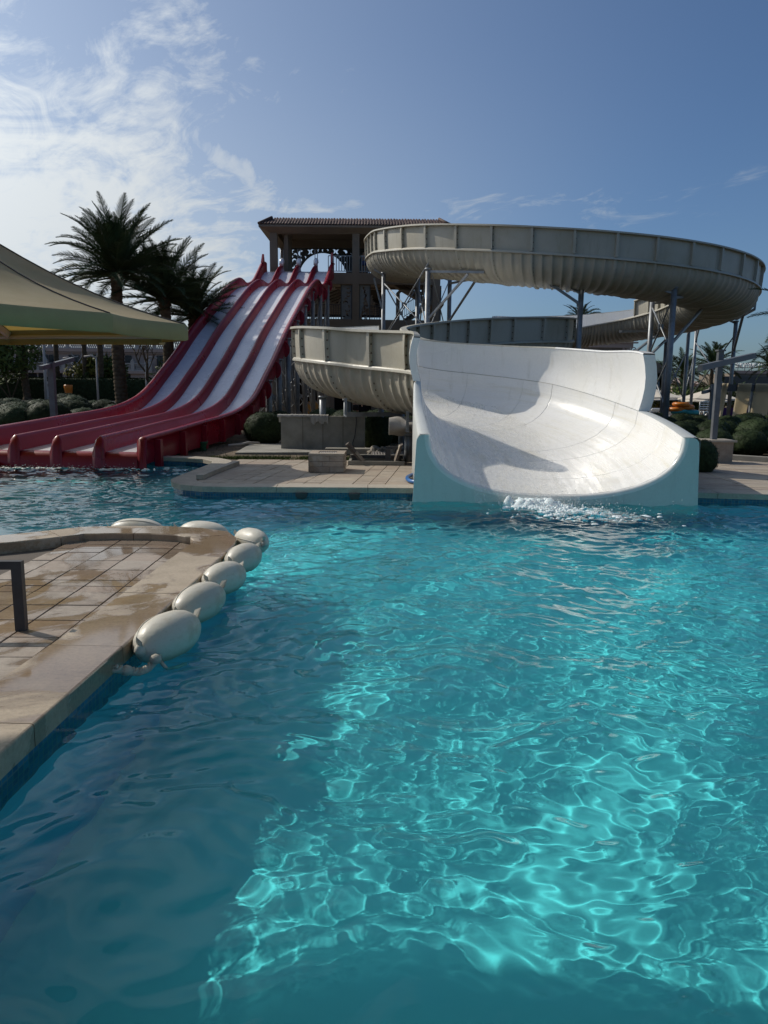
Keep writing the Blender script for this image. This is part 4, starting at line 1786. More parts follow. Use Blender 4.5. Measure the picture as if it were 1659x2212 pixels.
for (x0, x1) in ((TX0, TX0 + .45), (mid0, mid1), (TX1 - .45, TX1)):
    tcol(x0, x1, TY, TY + .45, 0.05, ZE)
    tcol(x0, x1, TY + DEP - .45, TY + DEP, 0.05, ZE)
for z, h in ((Z1, .55), (Z2, .65), (Z3, .68)):
    mb = MB().box(((TX0 + TX1) / 2, TY + DEP / 2, z - .11), (TX1 - TX0 - .02, DEP - .02, .22))
    mb.box(((TX0 + TX1) / 2, TY + .17, z - h / 2), (TX1 - TX0 + .04, .30, h))
    mb.box(((TX0 + TX1) / 2, TY + DEP - .17, z - .16), (TX1 - TX0 + .04, .30, .32))
    part('floor_slab', mb, M['plaster'], tower)
# roof slab with a sloped soffit
mb = MB()
o = .58
e0 = [(TX0 - o, TY - o), (TX1 + o, TY - o), (TX1 + o, TY + DEP + o), (TX0 - o, TY + DEP + o)]
i0_ = [(TX0, TY), (TX1, TY), (TX1, TY + DEP), (TX0, TY + DEP)]
zs = ZE - .02
lo_ = [(x, y, zs - .12) for x, y in i0_]
hi_ = [(x, y, zs + .12) for x, y in e0]
tp_ = [(x, y, zs + .24) for x, y in e0]
mb.add(lo_ + hi_ + tp_, [(i, (i + 1) % 4, 4 + (i + 1) % 4, 4 + i) for i in range(4)] + [(4 + i, 4 + (i + 1) % 4, 8 + (i + 1) % 4, 8 + i) for i in range(4)] + [(8, 9, 10, 11)], 0)
mb.box(((TX0 + TX1) / 2, TY + DEP / 2, 12.2), (TX1 - TX0 - .1, DEP - .1, .12))
for y_ in (TY + .2, TY + DEP - .2):
    mb.box(((TX0 + TX1) / 2, y_, 11.83), (TX1 - TX0 - .06, .36, .62))
for x_ in (TX0 + .22, TX1 - .22):
    mb.box((x_, TY + DEP / 2, 11.825), (.36, DEP - .85, .60))
roof = part('roof', mb, M['plaster'], tower)
# clay tile skirt: rows of barrel tiles
tm = MB()
n_ = 7
for half in range(1):
    rows = []
    for t in (0, .16, .32):
        rr = .085 - .02 * t
        rows.append([(rr * math.cos(a), t, rr * math.sin(a) * .9 + t * .55) for a in np.linspace(math.pi, 0, n_)])
    tm.grid(rows, 0, True)
    tm.add(rows[0] + [(.06 * math.cos(a), 0, .05 * math.sin(a)) for a in np.linspace(math.pi, 0, n_)], [(j, j + 1, n_ + j + 1, n_ + j) for j in range(n_ - 1)], 0)
tile_me = tm.mesh('roof_tile', M['rooftile'])
rb = wpos(roof)
zt0 = zs + .24
nt = 0
for r_ in range(4):
    cnt = 66 - 2 * r_
    x0 = TX0 - o + .06 + r_ * .21
    x1 = TX1 + o - .06 - r_ * .21
    for i in range(cnt):
        x = x0 + (x1 - x0) * i / (cnt - 1)
        t_ = obj('roof_tile', tile_me, roof, Vector((x, TY - o - .02 + r_ * .225, zt0 + .01 + r_ * .125)) - rb)
        t_.scale = (1, 1, 1)
        t_.rotation_euler = (random.uniform(-.03, .03), 0, random.uniform(-.04, .04))
        nt += 1
mb = MB()
h_ = .62
a_ = [(TX0 - o, TY - o, zt0), (TX1 + o, TY - o, zt0), (TX1 + o, TY + DEP + o, zt0), (TX0 - o, TY + DEP + o, zt0)]
b_ = [(TX0 + .15, TY + .15, zt0 + .5), (TX1 - .15, TY + .15, zt0 + .5), (TX1 - .15, TY + DEP - .15, zt0 + .5), (TX0 + .15, TY + DEP - .15, zt0 + .5)]
mb.add(a_ + b_, [(i, (i + 1) % 4, 4 + (i + 1) % 4, 4 + i) for i in range(4)] + [(4, 5, 6, 7)], 0)
for sx in (0, 1):
    xx = (TX0 - o) if sx == 0 else (TX1 + o)
    xi = (TX0 + .15) if sx == 0 else (TX1 - .15)
    mb.tube([(xx, TY - o, zt0 + .06), (xi, TY + .15, zt0 + .58)], .09, 8)
part('roof_bed', mb, M['rooftile'], roof)


def to_mesh_obj(name, cu):
    tmp = bpy.data.objects.new(name + '_tmp', cu)
    COL.objects.link(tmp)
    dg = bpy.context.evaluated_depsgraph_get()
    me = bpy.data.meshes.new_from_object(tmp.evaluated_get(dg))
    bpy.data.objects.remove(tmp)
    me.name = name
    return obj(name, me)


def curve_panel(name, outer, holes, depth, mat, parent, origin, label=None):
    """flat cut-out panel standing in the x-z plane"""
    cu = bpy.data.curves.new(name, 'CURVE')
    cu.dimensions = '2D'
    cu.fill_mode = 'BOTH'
    cu.extrude = depth / 2
    for loop in [outer] + holes:
        sp = cu.splines.new('POLY')
        sp.points.add(len(loop) - 1)
        for p_, (x, y) in zip(sp.points, loop):
            p_.co = (x, y, 0, 1)
        sp.use_cyclic_u = True
    cu.materials.append(mat)
    o_ = to_mesh_obj(name, cu)
    o_.parent = parent
    o_.location = Vector(origin) - (wpos(parent) if parent else Vector())
    o_.rotation_euler = (math.pi / 2, 0, 0)
    if label:
        o_['label'] = label
    return o_


def crescent(cx, cy, r, ang, k=.62):
    pts = []
    n = 12
    a0 = 2.1
    for i in range(n + 1):
        a = -a0 + 2 * a0 * i / n
        pts.append((r * math.cos(a), r * math.sin(a)))
    # inner arc back
    ex, ey = pts[-1]
    d = k * r
    rr = math.hypot(ex + d, ey)
    b0 = math.atan2(ey, ex + d)
    for i in range(1, n):
        a = b0 - 2 * b0 * i / n
        pts.append((-d + rr * math.cos(a), rr * math.sin(a)))
    ca, sa = math.cos(ang), math.sin(ang)
    return [(cx + x * ca - y * sa, cy + x * sa + y * ca) for x, y in pts]


# top storey: the pierced screen with an arch, at the back
SY = TY + 4.0
pl, prr = P(622, 536, SY), P(762, 582, SY)
scale = SY * 1.0 / 1597.5


def scr(px, py):
    q = P(px, py, SY)
    return (q.x - pl.x, q.z - Z3)


crv_list = [(1000 + a * .3014, 820 + b * .3014, r_, an) for a, b, r_, an in (
    (512, 563, 20, 2.7), (497, 632, 14, -.2), (541, 608, 20, 1.4), (526, 683, 25, 2.0), (604, 680, 22, 1.3), (508, 762, 24, -1.3), (555, 745, 14, 1.4), (617, 590, 36, 2.9), (668, 640, 14, .3),
    (712, 572, 28, .1), (762, 565, 28, 3.0), (845, 551, 14, 3.0), (902, 550, 14, 3.0), (960, 549, 13, .6), (1040, 562, 28, .2), (1097, 570, 28, 3.1), (1185, 590, 40, .1), (1135, 637, 14, 1.9), (1260, 610, 20, 1.2), (1195, 695, 18, -1.0))]
holes = []
for px, py, r_, an in crv_list:
    x, y = scr(px * .5486, py * .5486)
    holes.append(crescent(x, y, r_ * .3014 * .5486 * scale, an))
ac = scr(697.5, 582)
ah = scr(697.5, 546.6)[1]
hwid = 51 * scale
arch = [(ac[0] - hwid, 0.06)] + [(ac[0] - hwid * math.cos(a), 0.06 + (ah - .06) * math.sin(a)) for a in np.linspace(0.12, math.pi - .12, 20)] + [(ac[0] + hwid, 0.06)]
x_r = scr(762, 582)[0]
zt_ = scr(690, 536)[1]
holes.append(arch)
curve_panel('arch_screen', [(0, 0), (x_r, 0), (x_r, zt_), (0, zt_)], holes, .06, M['screen'], tower, (pl.x, SY, Z3))
# a second screen behind the right bay
curve_panel('arch_screen', [(0, 0), (4.6, 0), (4.6, zt_), (0, zt_)], [[(.5 + .05 * 0, .06)] + [(2.3 - 1.8 * math.cos(a), .06 + 1.1 * math.sin(a)) for a in np.linspace(0.1, math.pi - .1, 16)] + [(4.1, .06)]] + [crescent(.35 + .45 * i, 1.35, .13, (i % 2) * 3.1) for i in range(9)], .06, M['screen'], tower, (mid1 - .3, SY, Z3))
mb = MB()
mb.box(((TX0 + TX1) / 2, SY + .05, (Z3 + zt_ + 12.13) / 2), (TX1 - TX0 - .5, .2, max(.05, 12.13 - Z3 - zt_)))
mb.box(((TX0 + .3 + pl.x) / 2, SY + .06, (Z3 + 12.1) / 2), (pl.x - TX0 - .32, .2, 12.1 - Z3))
part('wall', mb, M['plaster'], tower)
# partition pier at the left of the top storey
part('wall', MB().box((TX0 + .95, TY + 1.6, (Z3 + 12.12) / 2), (.25, 2.2, 12.12 - Z3 - .02)), M['plaster'], tower)
for px, py, Y_ in ((636, 528, 49.6), (706, 529, 49.6), (649, 542, 51.4), (718, 544, 51.4)):
    p = P(px, py - 2, Y_)
    mb = MB().lathe((p.x, Y_, 12.05), [(.30, .16), (.30, .05), (.24, -.03), (.02, -.06)], 16)
    part('ceiling_light', mb, M['white_stone'], tower)
for px, Y_ in ((709, 51), (716, 53)):
    p = P(px, 612, Y_)
    mb = MB().lathe((p.x, Y_, Z3 - .28), [(.30, .06), (.28, -.05), (.02, -.08)], 14)
    part('ceiling_light', mb, M['white_stone'], tower)


def railing(parent, p0, p1, h=1.0, step=.13, mat='steel', slope=False, rad=.018):
    p0, p1 = Vector(p0), Vector(p1)
    n = max(2, int((p1 - p0).length / step))
    mb = MB().beam(p0 + Vector((0, 0, h)), p1 + Vector((0, 0, h)), .06, .05)
    mb.beam(p0 + Vector((0, 0, .1)), p1 + Vector((0, 0, .1)), .045, .04)
    r_ = part('railing', mb, M[mat], parent)
    bm_ = MB()
    bm_.box((0, 0, (h - .1) / 2), (rad * 2, rad * 2, h - .12))
    me = bm_.mesh('baluster', M[mat])
    base = wpos(r_)
    for i in range(n + 1):
        p = p0.lerp(p1, i / n) + Vector((0, 0, .1))
        obj('baluster', me, r_, p - base)
    return r_


railing(tower, (P(709, 588, TY).x, TY + .1, Z3), (mid0, TY + .1, Z3), 1.02, .155, rad=.024)
railing(tower, (mid1, TY + .1, Z3), (mid1 + 2.4, TY + .1, Z3), 1.02, .155, rad=.024)
railing(tower, (TX0 + .5, TY + 1.0, Z2), (mid0, TY + 1.0, Z2), 1.0, .15, 'dark_steel')
railing(tower, (mid1, TY + 1.0, Z2), (mid1 + 1.6, TY + 1.0, Z2), .95, .15, 'dark_steel')
# second storey: pierced grey panels beside the middle column
for px0, px1, flip in ((737, 760, 1), (776.5, 799, 0), (935, 951, 1)):
    a, b = P(px0, 604, TY + .3), P(px1, 687, TY + .3)
    wd = b.x - a.x
    H_ = Z3 - .70 - Z2
    hs = []
    rr_ = random.Random(px0)
    for i in range(9):
        hs.append(crescent(wd * rr_.uniform(.28, .72), H_ * (i + .6) / 9.4, wd * rr_.uniform(.13, .24), rr_.choice([0, 1.5, 3.1, 4.6]) + .2))
    curve_panel('pierced_panel', [(0, 0), (wd, 0), (wd, H_), (0, H_)], hs, .05, M['screen_pale'], tower, (a.x, TY + .3, Z2))
    mb = MB()
    for x_ in (a.x, b.x):
        mb.box((x_, TY + .27, Z2 + H_ / 2), (.06, .08, H_))
    part('panel_frame', mb, M['screen'], tower)
# back wall of the second storey and roof trusses seen through it
mb = MB()
for i in range(5):
    y_ = TY + DEP + 4 + i * 1.6
    mb.beam((-6.6, y_, 8.3), (-.6, y_, 8.3), .12, .14)
    mb.beam((-6.6, y_, 8.3), (-3.6, y_, 9.5), .12, .14)
    mb.beam((-.6, y_, 8.3), (-3.6, y_, 9.5), .12, .14)
    for j in range(5):
        x_ = -5.8 + j * 1.1
        mb.beam((x_, y_, 8.3), (x_ + .35, y_, 9.0), .09, .1)
for j in range(4):
    x_ = -6.3 + j * 1.8
    mb.beam((x_, TY + DEP + 3.5, 8.4 + .35 * min(j, 3 - j)), (x_, TY + DEP + 12, 8.4 + .35 * min(j, 3 - j)), .10, .12)
part('roof_truss', mb, M['plaster'], tower)
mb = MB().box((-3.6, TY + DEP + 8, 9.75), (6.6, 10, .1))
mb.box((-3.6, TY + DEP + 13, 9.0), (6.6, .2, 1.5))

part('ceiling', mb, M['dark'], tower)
# staircase behind the right bay
stair = part('staircase', MB().beam((1.2, TY + 3.0, Z2 + .1), (3.0, TY + 3.0, Z2 + 1.35), 1.1, .22), M['plaster'], tower)
mb = MB().beam((3.0, TY + 4.2, Z2 + 1.35), (.6, TY + 4.2, Z3 - .15), 1.1, .22)
part('flight', mb, M['plaster'], stair)
step_me = MB().box((0, 0, 0), (.30, 1.1, .16)).mesh('step', M['plaster'])
for i in range(9):
    obj('step', step_me, stair, Vector((1.3 + i * .2, TY + 3.0, Z2 + .28 + i * .14)) - wpos(stair))
    obj('step', step_me, stair, Vector((2.9 - i * .26, TY + 4.2, Z2 + 1.55 + i * .15)) - wpos(stair))
railing(stair, (1.1, TY + 2.5, Z2 + .3), (3.0, TY + 2.5, Z2 + 1.5), .85, .16, 'dark_steel')
railing(stair, (3.0, TY + 3.6, Z2 + 1.5), (.5, TY + 3.6, Z3), .85, .16, 'dark_steel')
part('landing', MB().box((3.3, TY + 3.6, Z2 + 1.3), (1.0, 2.6, .2)), M['plaster'], stair)
part('vent_pipe', MB().tube([(.75, TY + 1.0, Z2 - .6), (.75, TY + 1.0, Z2 + 1.75), (.95, TY + 1.0, Z2 + 1.95), (2.3, TY + 1.0, Z2 + 1.75), (2.4, TY + 1.0, Z3 - .3)], .13, 10), M['plaster'], tower)
# first and ground storeys: walls with dark openings
mb = MB()
mb.box(((TX0 + TX1) / 2, TY + .55, (Z2 + Z1) / 2 - .2), (TX1 - TX0 - .3, .2, Z2 - Z1 - .2))
for x0, x1 in ((TX0, -5.6), (-4.4, -3.3), (-.9, .2), (2.0, TX1)):
    mb.box(((x0 + x1) / 2, TY + .55, Z1 / 2), (x1 - x0, .22, Z1 - .3))
part('wall', mb, M['plaster'], tower)
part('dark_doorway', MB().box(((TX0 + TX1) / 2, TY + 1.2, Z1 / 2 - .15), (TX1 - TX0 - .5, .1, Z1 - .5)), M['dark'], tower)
for px in (748, 786):
    p = P(px, 704, TY + .43)
    curve_panel('pierced_panel', [(0, 0), (.72, 0), (.72, .62), (0, .62)], [crescent(.36, .3, .16, .4), crescent(.15, .45, .07, 2)], .05, M['screen'], tower, (p.x - .36, TY + .40, Z2 - 1.35))
# seen in front of the doorway
bd = obj('orange_board', MB().box((0, 0, .55), (1.35, .08, 1.1)).mesh('orange_board', M['wood']), None, (P(678, 890, 46).x, 46, .12))
tag(bd, 'orange board standing at the foot of the tan tower', 'board')

# ================================================================== PEOPLE


def person(name, label, loc, height, top_mat, short_mat, facing=0.0, group=None, arm=0.12):
    root = thing(name, label, 'person', loc, group)
    h = height / 1.75
    J = {'pel': (0, 0, .93), 'bel': (0, 0, 1.10), 'che': (0, 0, 1.32), 'nek': (0, .0, 1.49), 'hed': (0, -.01, 1.62), 'top': (0, 0, 1.72),
         'shl': (-.19, 0, 1.42), 'ell': (-.26 - arm, -.02, 1.14), 'hal': (-.27 - arm, -.12, .90), 'shr': (.19, 0, 1.42), 'elr': (.26 + arm, -.02, 1.14), 'har': (.27 + arm, -.12, .90),
         'hil': (-.10, 0, .90), 'knl': (-.11, -.02, .50), 'anl': (-.11, .02, .08), 'tol': (-.12, -.17, .03), 'hir': (.10, 0, .90), 'knr': (.11, -.02, .50), 'anr': (.11, .02, .08), 'tor': (.12, -.17, .03)}
    E_ = [('pel', 'bel'), ('bel', 'che'), ('che', 'nek'), ('nek', 'hed'), ('hed', 'top'), ('che', 'shl'), ('shl', 'ell'), ('ell', 'hal'), ('che', 'shr'), ('shr', 'elr'), ('elr', 'har'),
          ('pel', 'hil'), ('hil', 'knl'), ('knl', 'anl'), ('anl', 'tol'), ('pel', 'hir'), ('hir', 'knr'), ('knr', 'anr'), ('anr', 'tor')]
    rad = {'pel': .15, 'bel': .14, 'che': .15, 'nek': .06, 'hed': .095, 'top': .07, 'shl': .065, 'shr': .065, 'ell': .045, 'elr': .045, 'hal': .04, 'har': .04, 'hil': .10, 'hir': .10, 'knl': .065, 'knr': .065,
           'anl': .045, 'anr': .045, 'tol': .035, 'tor': .035}
    ks = list(J)
    me = bpy.data.meshes.new('body')
    ca, sa = math.cos(facing), math.sin(facing)
    me.from_pydata([((J[k][0] * ca - J[k][1] * sa) * h, (J[k][0] * sa + J[k][1] * ca) * h, J[k][2] * h) for k in ks], [(ks.index(a), ks.index(b)) for a, b in E_], [])
    me.materials.append(top_mat)
    b_ = obj('body', me, root)
    md = b_.modifiers.new('skin', 'SKIN')
    for i, k in enumerate(ks):
        me.skin_vertices[0].data[i].radius = (rad[k] * h, rad[k] * h)
        me.skin_vertices[0].data[i].use_root = (k == 'pel')
    sb = b_.modifiers.new('sub', 'SUBSURF')
    sb.levels = 1
    sb.render_levels = 1
    mb = MB().lathe((0, 0, 0), [(.165 * h, 1.02 * h), (.19 * h, .92 * h), (.20 * h, .70 * h), (.16 * h, .69 * h)], 14)
    obj('shorts', mb.mesh('shorts', short_mat), root)
    mb = MB().lathe((0, .02, 0), [(.02, 1.77 * h), (.085 * h, 1.74 * h), (.108 * h, 1.67 * h), (.10 * h, 1.60 * h)], 12)
    obj('hair', mb.mesh('hair', M['hair']), root)
    return root


person('person', 'person with dark top waiting behind the platform railing left of the middle column', (P(752, 560, TY + 1).x, TY + 1.2, Z3), 1.62, M['dark'], M['dark'], .2)
person('person', 'person in blue behind the platform railing right of the middle column', (P(786, 560, TY + 1).x, TY + 1.0, Z3), 1.50, M['skin'], M['cloth_blue'], -.2)
person('person', 'person in blue next to the ring flume on the tower platform', (P(801, 560, TY + 1).x, TY + 1.3, Z3), 1.55, M['cloth_blue'], M['cloth_blue'], .1)
person('person', 'bare chested person standing in the shade at the foot of the tower', (P(768, 880, 44).x, 44, .10), 1.72, M['skin'], M['dark'], .3)

# ================================================================== BUOYS


def buoy_mesh(seed):
    rd = random.Random(seed)
    mb = MB()
    n = 22
    prof_ = []
    for i in range(19):
        t = -1 + 2 * i / 18
        r_ = .170 * (1 - abs(t) ** 2.3) ** .52 if abs(t) < 1 else 0.0
        prof_.append((max(r_, .012), t * .345))
    rows = []
    for r_, x in prof_:
        rows.append([Vector((x, r_ * math.cos(a) * (1 + .015 * math.sin(3 * a + seed) + .012 * math.sin(9 * x + 2 * a)), r_ * math.sin(a) * (0.96 if math.sin(a) < 0 else 1.0))) for a in np.linspace(0, 2 * math.pi, n, endpoint=False)])
    mb.grid([list(reversed(r)) for r in rows], 0, True, True)
    return mb.mesh('buoy', M['bag'])


bm1 = buoy_mesh(1)
tabm = MB()
tabm.add([(-.335, -.02, .02), (-.335, .02, .02), (-.37, .025, .07), (-.40, .01, .12), (-.385, -.03, .09)], [(0, 1, 2, 3, 4), (4, 3, 2, 1, 0)], 0)
tabm.tube([(-.33, 0, 0), (-.35, 0, .02), (-.36, 0, .05)], [.05, .035, .015], 8)
tab_me = tabm.mesh('tied_end', M['bag'])
seam = MB()
pts = [(t * .345 * .98, .170 * (1 - abs(t) ** 2.3) ** .52 * .80, .170 * (1 - abs(t) ** 2.3) ** .52 * .62 + .002) for t in np.linspace(-.97, .97, 16)]
seam.tube(pts, .0045, 5)
seam_me = seam.mesh('seam', M['bag'])
bspec = [((-1.53, 5.06, .115), 74, 1.0, 'nearest and largest whitish buoy tied to the island edge'), ((-1.52, 5.90, .11), 72, .95, 'stained whitish buoy, second from the near end of the string'),
         ((-1.49, 6.74, .11), 74, .93, 'whitish buoy in the middle of the string along the island'), ((-1.47, 7.58, .11), 76, .92, 'whitish buoy second from the island tip on its right side'),
         ((-1.55, 8.50, .11), 128, .92, 'whitish buoy at the rounded island tip'), ((-2.28, 9.20, .05), 168, 1.0, 'whitish buoy peeping over the back of the island beside the tip'),
         ((-3.15, 9.30, .05), 182, 1.05, 'whitish buoy behind the back edge, farthest round the island')]
for loc, ang, s_, lab in bspec:
    b_ = obj('buoy', bm1, None, loc)
    b_.rotation_euler = (random.uniform(-.5, .5), random.uniform(-.06, .06), R(ang))
    b_.scale = (s_, s_, s_)
    tag(b_, lab, 'buoy', 'string of whitish buoys round the island')
    t_ = obj('tied_end', tab_me, b_)
    t_ = obj('tied_end', tab_me, b_)
    t_.rotation_euler = (0, 0, math.pi)
    obj('seam', seam_me, b_)
# rope through the string
pts = [(-1.72, 4.50, .09), (-1.66, 4.58, .05), (-1.60, 4.62, .02), (-1.55, 4.66, .03), (-1.50, 4.72, .09)]
rp = thing('rope', 'frayed whitish rope knotted at the island wall and running through the buoys', 'rope', (-1.66, 4.57, .05))
for k in range(3):
    tw = []
    for i, t in enumerate(np.linspace(0, 1, 40)):
        f = t * (len(pts) - 1)
        i0 = min(int(f), len(pts) - 2)
        p = Vector(pts[i0]).lerp(Vector(pts[i0 + 1]), f - i0)
        a = t * 26 + k * 2.09
        tw.append(p + Vector((math.cos(a) * .014, math.sin(a) * .008, math.sin(a) * .014)))
    part('strand', MB().tube(tw, .014, 6), M['rope'], rp)
for c_ in ((-1.66, 4.57, .05), (-1.51, 4.70, .08)):
    part('knot', MB().lathe(c_, [(.01, -.035), (.035, -.02), (.042, 0), (.035, .02), (.01, .035)], 8), M['rope'], rp)
for (a, *_), (b, *_) in zip(bspec[:-1], bspec[1:]):
    a, b = Vector(a), Vector(b)
    mid = (a + b) / 2
    mid.z -= .10
    part('rope_link', MB().tube([a.lerp(b, .3) - Vector((0, 0, .10)), mid + (b - a).cross(Vector((0, 0, 1))).normalized() * .06, a.lerp(b, .7) - Vector((0, 0, .10))], .016, 6), M['rope'], rp)
part('loose_end', MB().tube([(-1.50, 4.74, .06), (-1.44, 4.72, .0), (-1.40, 4.80, -.03), (-1.36, 4.88, -.04)], .013, 6), M['rope'], rp)

# ================================================================== BENCH ON THE ISLAND
bx, by = G(56, 1361, .095).x, G(56, 1361, .095).y
bn = thing('handrail', 'low dark metal handrail on the island at the left edge', 'handrail', (bx, by, .095))
zt_b = P(56, 1213, by).z
mb = MB().box((bx - .03, by, (.095 + zt_b) / 2), (.075, .05, zt_b - .095))
part('post', mb, M['dark_steel'], bn)
mb = MB().beam((bx + .008, by, zt_b - .025), (bx - 1.6, by - .06, zt_b - .03), .05, .06)
part('top_rail', mb, M['dark_steel'], bn)
mb = MB().box((bx - 1.55, by - .06, (.095 + zt_b) / 2), (.075, .05, zt_b - .095))
part('post', mb, M['dark_steel'], bn)

# ================================================================== THINGS ON THE MIDDLE DECK
# paved drain box
bx0 = G(668, 1020, DZ); bx1 = G(742, 1021, DZ)
wd = bx1.x - bx0.x
dp = .85
bh = .36
dr = thing('drain_box', 'low stone clad drain box with a slotted grate on top of the deck', 'drain box', ((bx0.x + bx1.x) / 2, bx0.y + dp / 2, DZ))
cxm, cym = (bx0.x + bx1.x) / 2, bx0.y + dp / 2
part('core', MB().box((cxm, cym, DZ + bh / 2 - .01), (wd - .04, dp - .04, bh - .02)), M['mortar'], dr)
for r_ in range(3):
    z = DZ + .06 + r_ * .115
    offs_ = (.6, .38, .6)[r_]
    for x0, x1 in ((0, offs_), (offs_, 1)):
        part('slab', MB().box((bx0.x + wd * (x0 + x1) / 2, bx0.y, z), (wd * (x1 - x0) - .008, .04, .108)), M['stone_near'], dr)
    part('slab', MB().box((bx0.x + wd, cym, z), (.04, dp - .03, .108)), M['stone_near'], dr)
    part('slab', MB().box((bx0.x, cym, z), (.04, dp - .03, .108)), M['stone_near'], dr)
zt_ = DZ + bh + .012
for (cx_, cy_, sx_, sy_) in ((cxm, bx0.y + .09, wd + .03, .22), (cxm, bx0.y + dp - .09, wd + .03, .22), (bx0.x + .08, cym, .18, dp - .41), (bx0.x + wd - .08, cym, .18, dp - .41)):
    part('top_slab', MB().box((cx_, cy_, zt_), (sx_, sy_, .045)), M['stone_far'], dr)
mb = MB()
for i in range(9):
    mb.box((bx0.x + .2 + (wd - .4) * i / 8, cym, zt_ - .005), (.022, dp - .42, .03))
part('grate', mb, M['white_stone'], dr)
# concrete wall with towels
wy_ = 22.0
wa, wb = P(607, 930, wy_).x, P(788, 930, wy_).x
wall = thing('concrete_wall', 'free standing stained concrete wall on a slab between the slides', 'wall', ((wa + wb) / 2, wy_, .1))
wz = P(700, 899, wy_).z
mb = MB().box(((wa + wb) / 2, wy_ + .12, (.1 + wz) / 2), (wb - wa, .24, wz - .1))
part('panel', mb, M['concrete'], wall)
part('raised_end', MB().box((wb - .14, wy_ + .12, wz + .02), (.28, .25, .05)), M['concrete'], wall)
mb = MB()
for i, t in enumerate((.26, .5, .74)):
    mb.box((wa + (wb - wa) * t, wy_ - .002, (.1 + wz) / 2), (.012, .01, wz - .12))
part('joint', mb, M['mortar'], wall)
part('cable', MB().tube([(wb - .26, wy_ - .015, wz + .01), (wb - .25, wy_ - .02, wz - .2), (wb - .30, wy_ - .02, wz - .6), (wb - .36, wy_ - .02, .35), (wb - .33, wy_ - .05, .2), (wb - .2, wy_ - .2, .19)], .012, 6), M['dark_steel'], wall)
tl = MB()


def drape(x0, x1, front, back, seed, thick=.03):
    rd = random.Random(seed)
    rows = []
    N = 18
    for i in range(N + 1):
        x = x0 + (x1 - x0) * i / N
        w_ = .015 * math.sin(i * 1.7 + seed) + rd.uniform(-.006, .006)
        fr = front * (1 + .25 * math.sin(i * .8 + seed) + rd.uniform(-.1, .1))
        rows.append([(x, wy_ + .27 + w_, wz - back), (x, wy_ + .25 + w_, wz + .015), (x + .005, wy_ + .18, wz + .03 + abs(w_)), (x, wy_ + .05, wz + .035 + abs(w_) * 1.3), (x, wy_ - .02 - abs(w_), wz + .02), (x, wy_ - .035 + w_ * .6, wz - fr * .5), (x, wy_ - .03 + w_, wz - fr)])
    tl.grid(rows, 0, True)


drape(wa - .10, wa + .62, .035, .2, 1)
drape(wa + .5, wa + .95, .03, .2, 2)
drape(wa + .88, wa + 1.40, .20, .2, 5)
tw = obj('towels', tl.mesh('towels', M['towel']))
tag(tw, 'crumpled pale towels hung over the top of the concrete wall', 'towel')
sl_poly = [G(510, 978, .16), G(560, 957, .16), G(820, 957, .16), G(884, 972, .16), G(884, 977, .16)]
sl_poly = [(p.x, p.y) for p in (G(508, 978, .16), G(884, 976, .16), G(822, 958, .16), G(548, 955, .16))]
slab = struct('slab', MB().prism(sl_poly, 0.0, .165), M['concrete'])
# open pit with two hinged covers
pz = DZ + .02
pa, pb = G(833, 1007, pz), G(868, 1004, pz)
p0_, p1_ = G(752, 1004, DZ), G(873, 1003, DZ)
pit = thing('service_pit', 'open service pit with two paved covers swung upright', 'service pit', ((p0_.x + p1_.x) / 2, p0_.y + .5, DZ))
pc = ((p0_.x + p1_.x) / 2, p0_.y + .55)
pw, pdp = p1_.x - p0_.x, 1.0
part('pit_floor', MB().box((pc[0], pc[1], DZ + .004), (pw - .1, pdp - .1, .012)), M['dark'], pit)
for cx_, cy_, sx_, sy_, hh_ in ((pc[0], p0_.y + .02, pw, .06, .09), (pc[0], p0_.y + pdp, pw, .10, .16), (p0_.x + .02, pc[1], .06, pdp, .06), (p1_.x - .02, pc[1], .06, pdp, .06)):
    part('rim', MB().box((cx_, cy_, DZ + hh_ / 2), (sx_, sy_, hh_)), M['concrete'], pit)
part('rim', MB().box((pc[0], p0_.y + pdp - .10, DZ + .12), (pw - .06, .04, .06)), M['dark_steel'], pit)
for (xb, zb, xt, lean) in ((P(777, 1004, p0_.y).x + .02, DZ + .05, P(745, 962, p0_.y).x, -1), (P(853, 1004, p0_.y).x, DZ + .05, P(865, 962, p0_.y).x, 1)):
    zt2 = P(800, 963, p0_.y).z
    cv = MB()
    y0_, y1_ = p0_.y + .06, p0_.y + pdp - .14
    th_ = .06
    cv.add([(xb, y0_, zb), (xb, y1_, zb), (xt, y1_, zt2), (xt, y0_, zt2), (xb + th_, y0_, zb), (xb + th_, y1_, zb), (xt + th_, y1_, zt2 + .03), (xt + th_, y0_, zt2 + .03)],
           [(0, 1, 2, 3), (7, 6, 5, 4), (0, 3, 7, 4), (1, 5, 6, 2), (3, 2, 6, 7), (0, 4, 5, 1)], 0)
    c_ = part('cover', cv, M['mortar'], pit)
    for i in range(4):
        f0, f1 = i / 4 + .01, (i + 1) / 4 - .01
        a = Vector((xb, y0_, zb)).lerp(Vector((xt, y0_, zt2)), f0); b = Vector((xb, y0_, zb)).lerp(Vector((xt, y0_, zt2)), f1)
        off_ = th_ if lean < 0 else -.012
        mb = MB().add([(a.x + off_, y0_, a.z), (a.x + off_, y1_, a.z), (b.x + off_, y1_, b.z), (b.x + off_, y0_, b.z), (a.x + off_ + .014, y0_, a.z), (a.x + off_ + .014, y1_, a.z), (b.x + off_ + .014, y1_, b.z), (b.x + off_ + .014, y0_, b.z)],
                      [(0, 1, 2, 3), (7, 6, 5, 4), (0, 3, 7, 4), (1, 5, 6, 2), (3, 2, 6, 7), (0, 4, 5, 1)], 0)
        part('cover_slab', mb, M['stone_far'], c_)
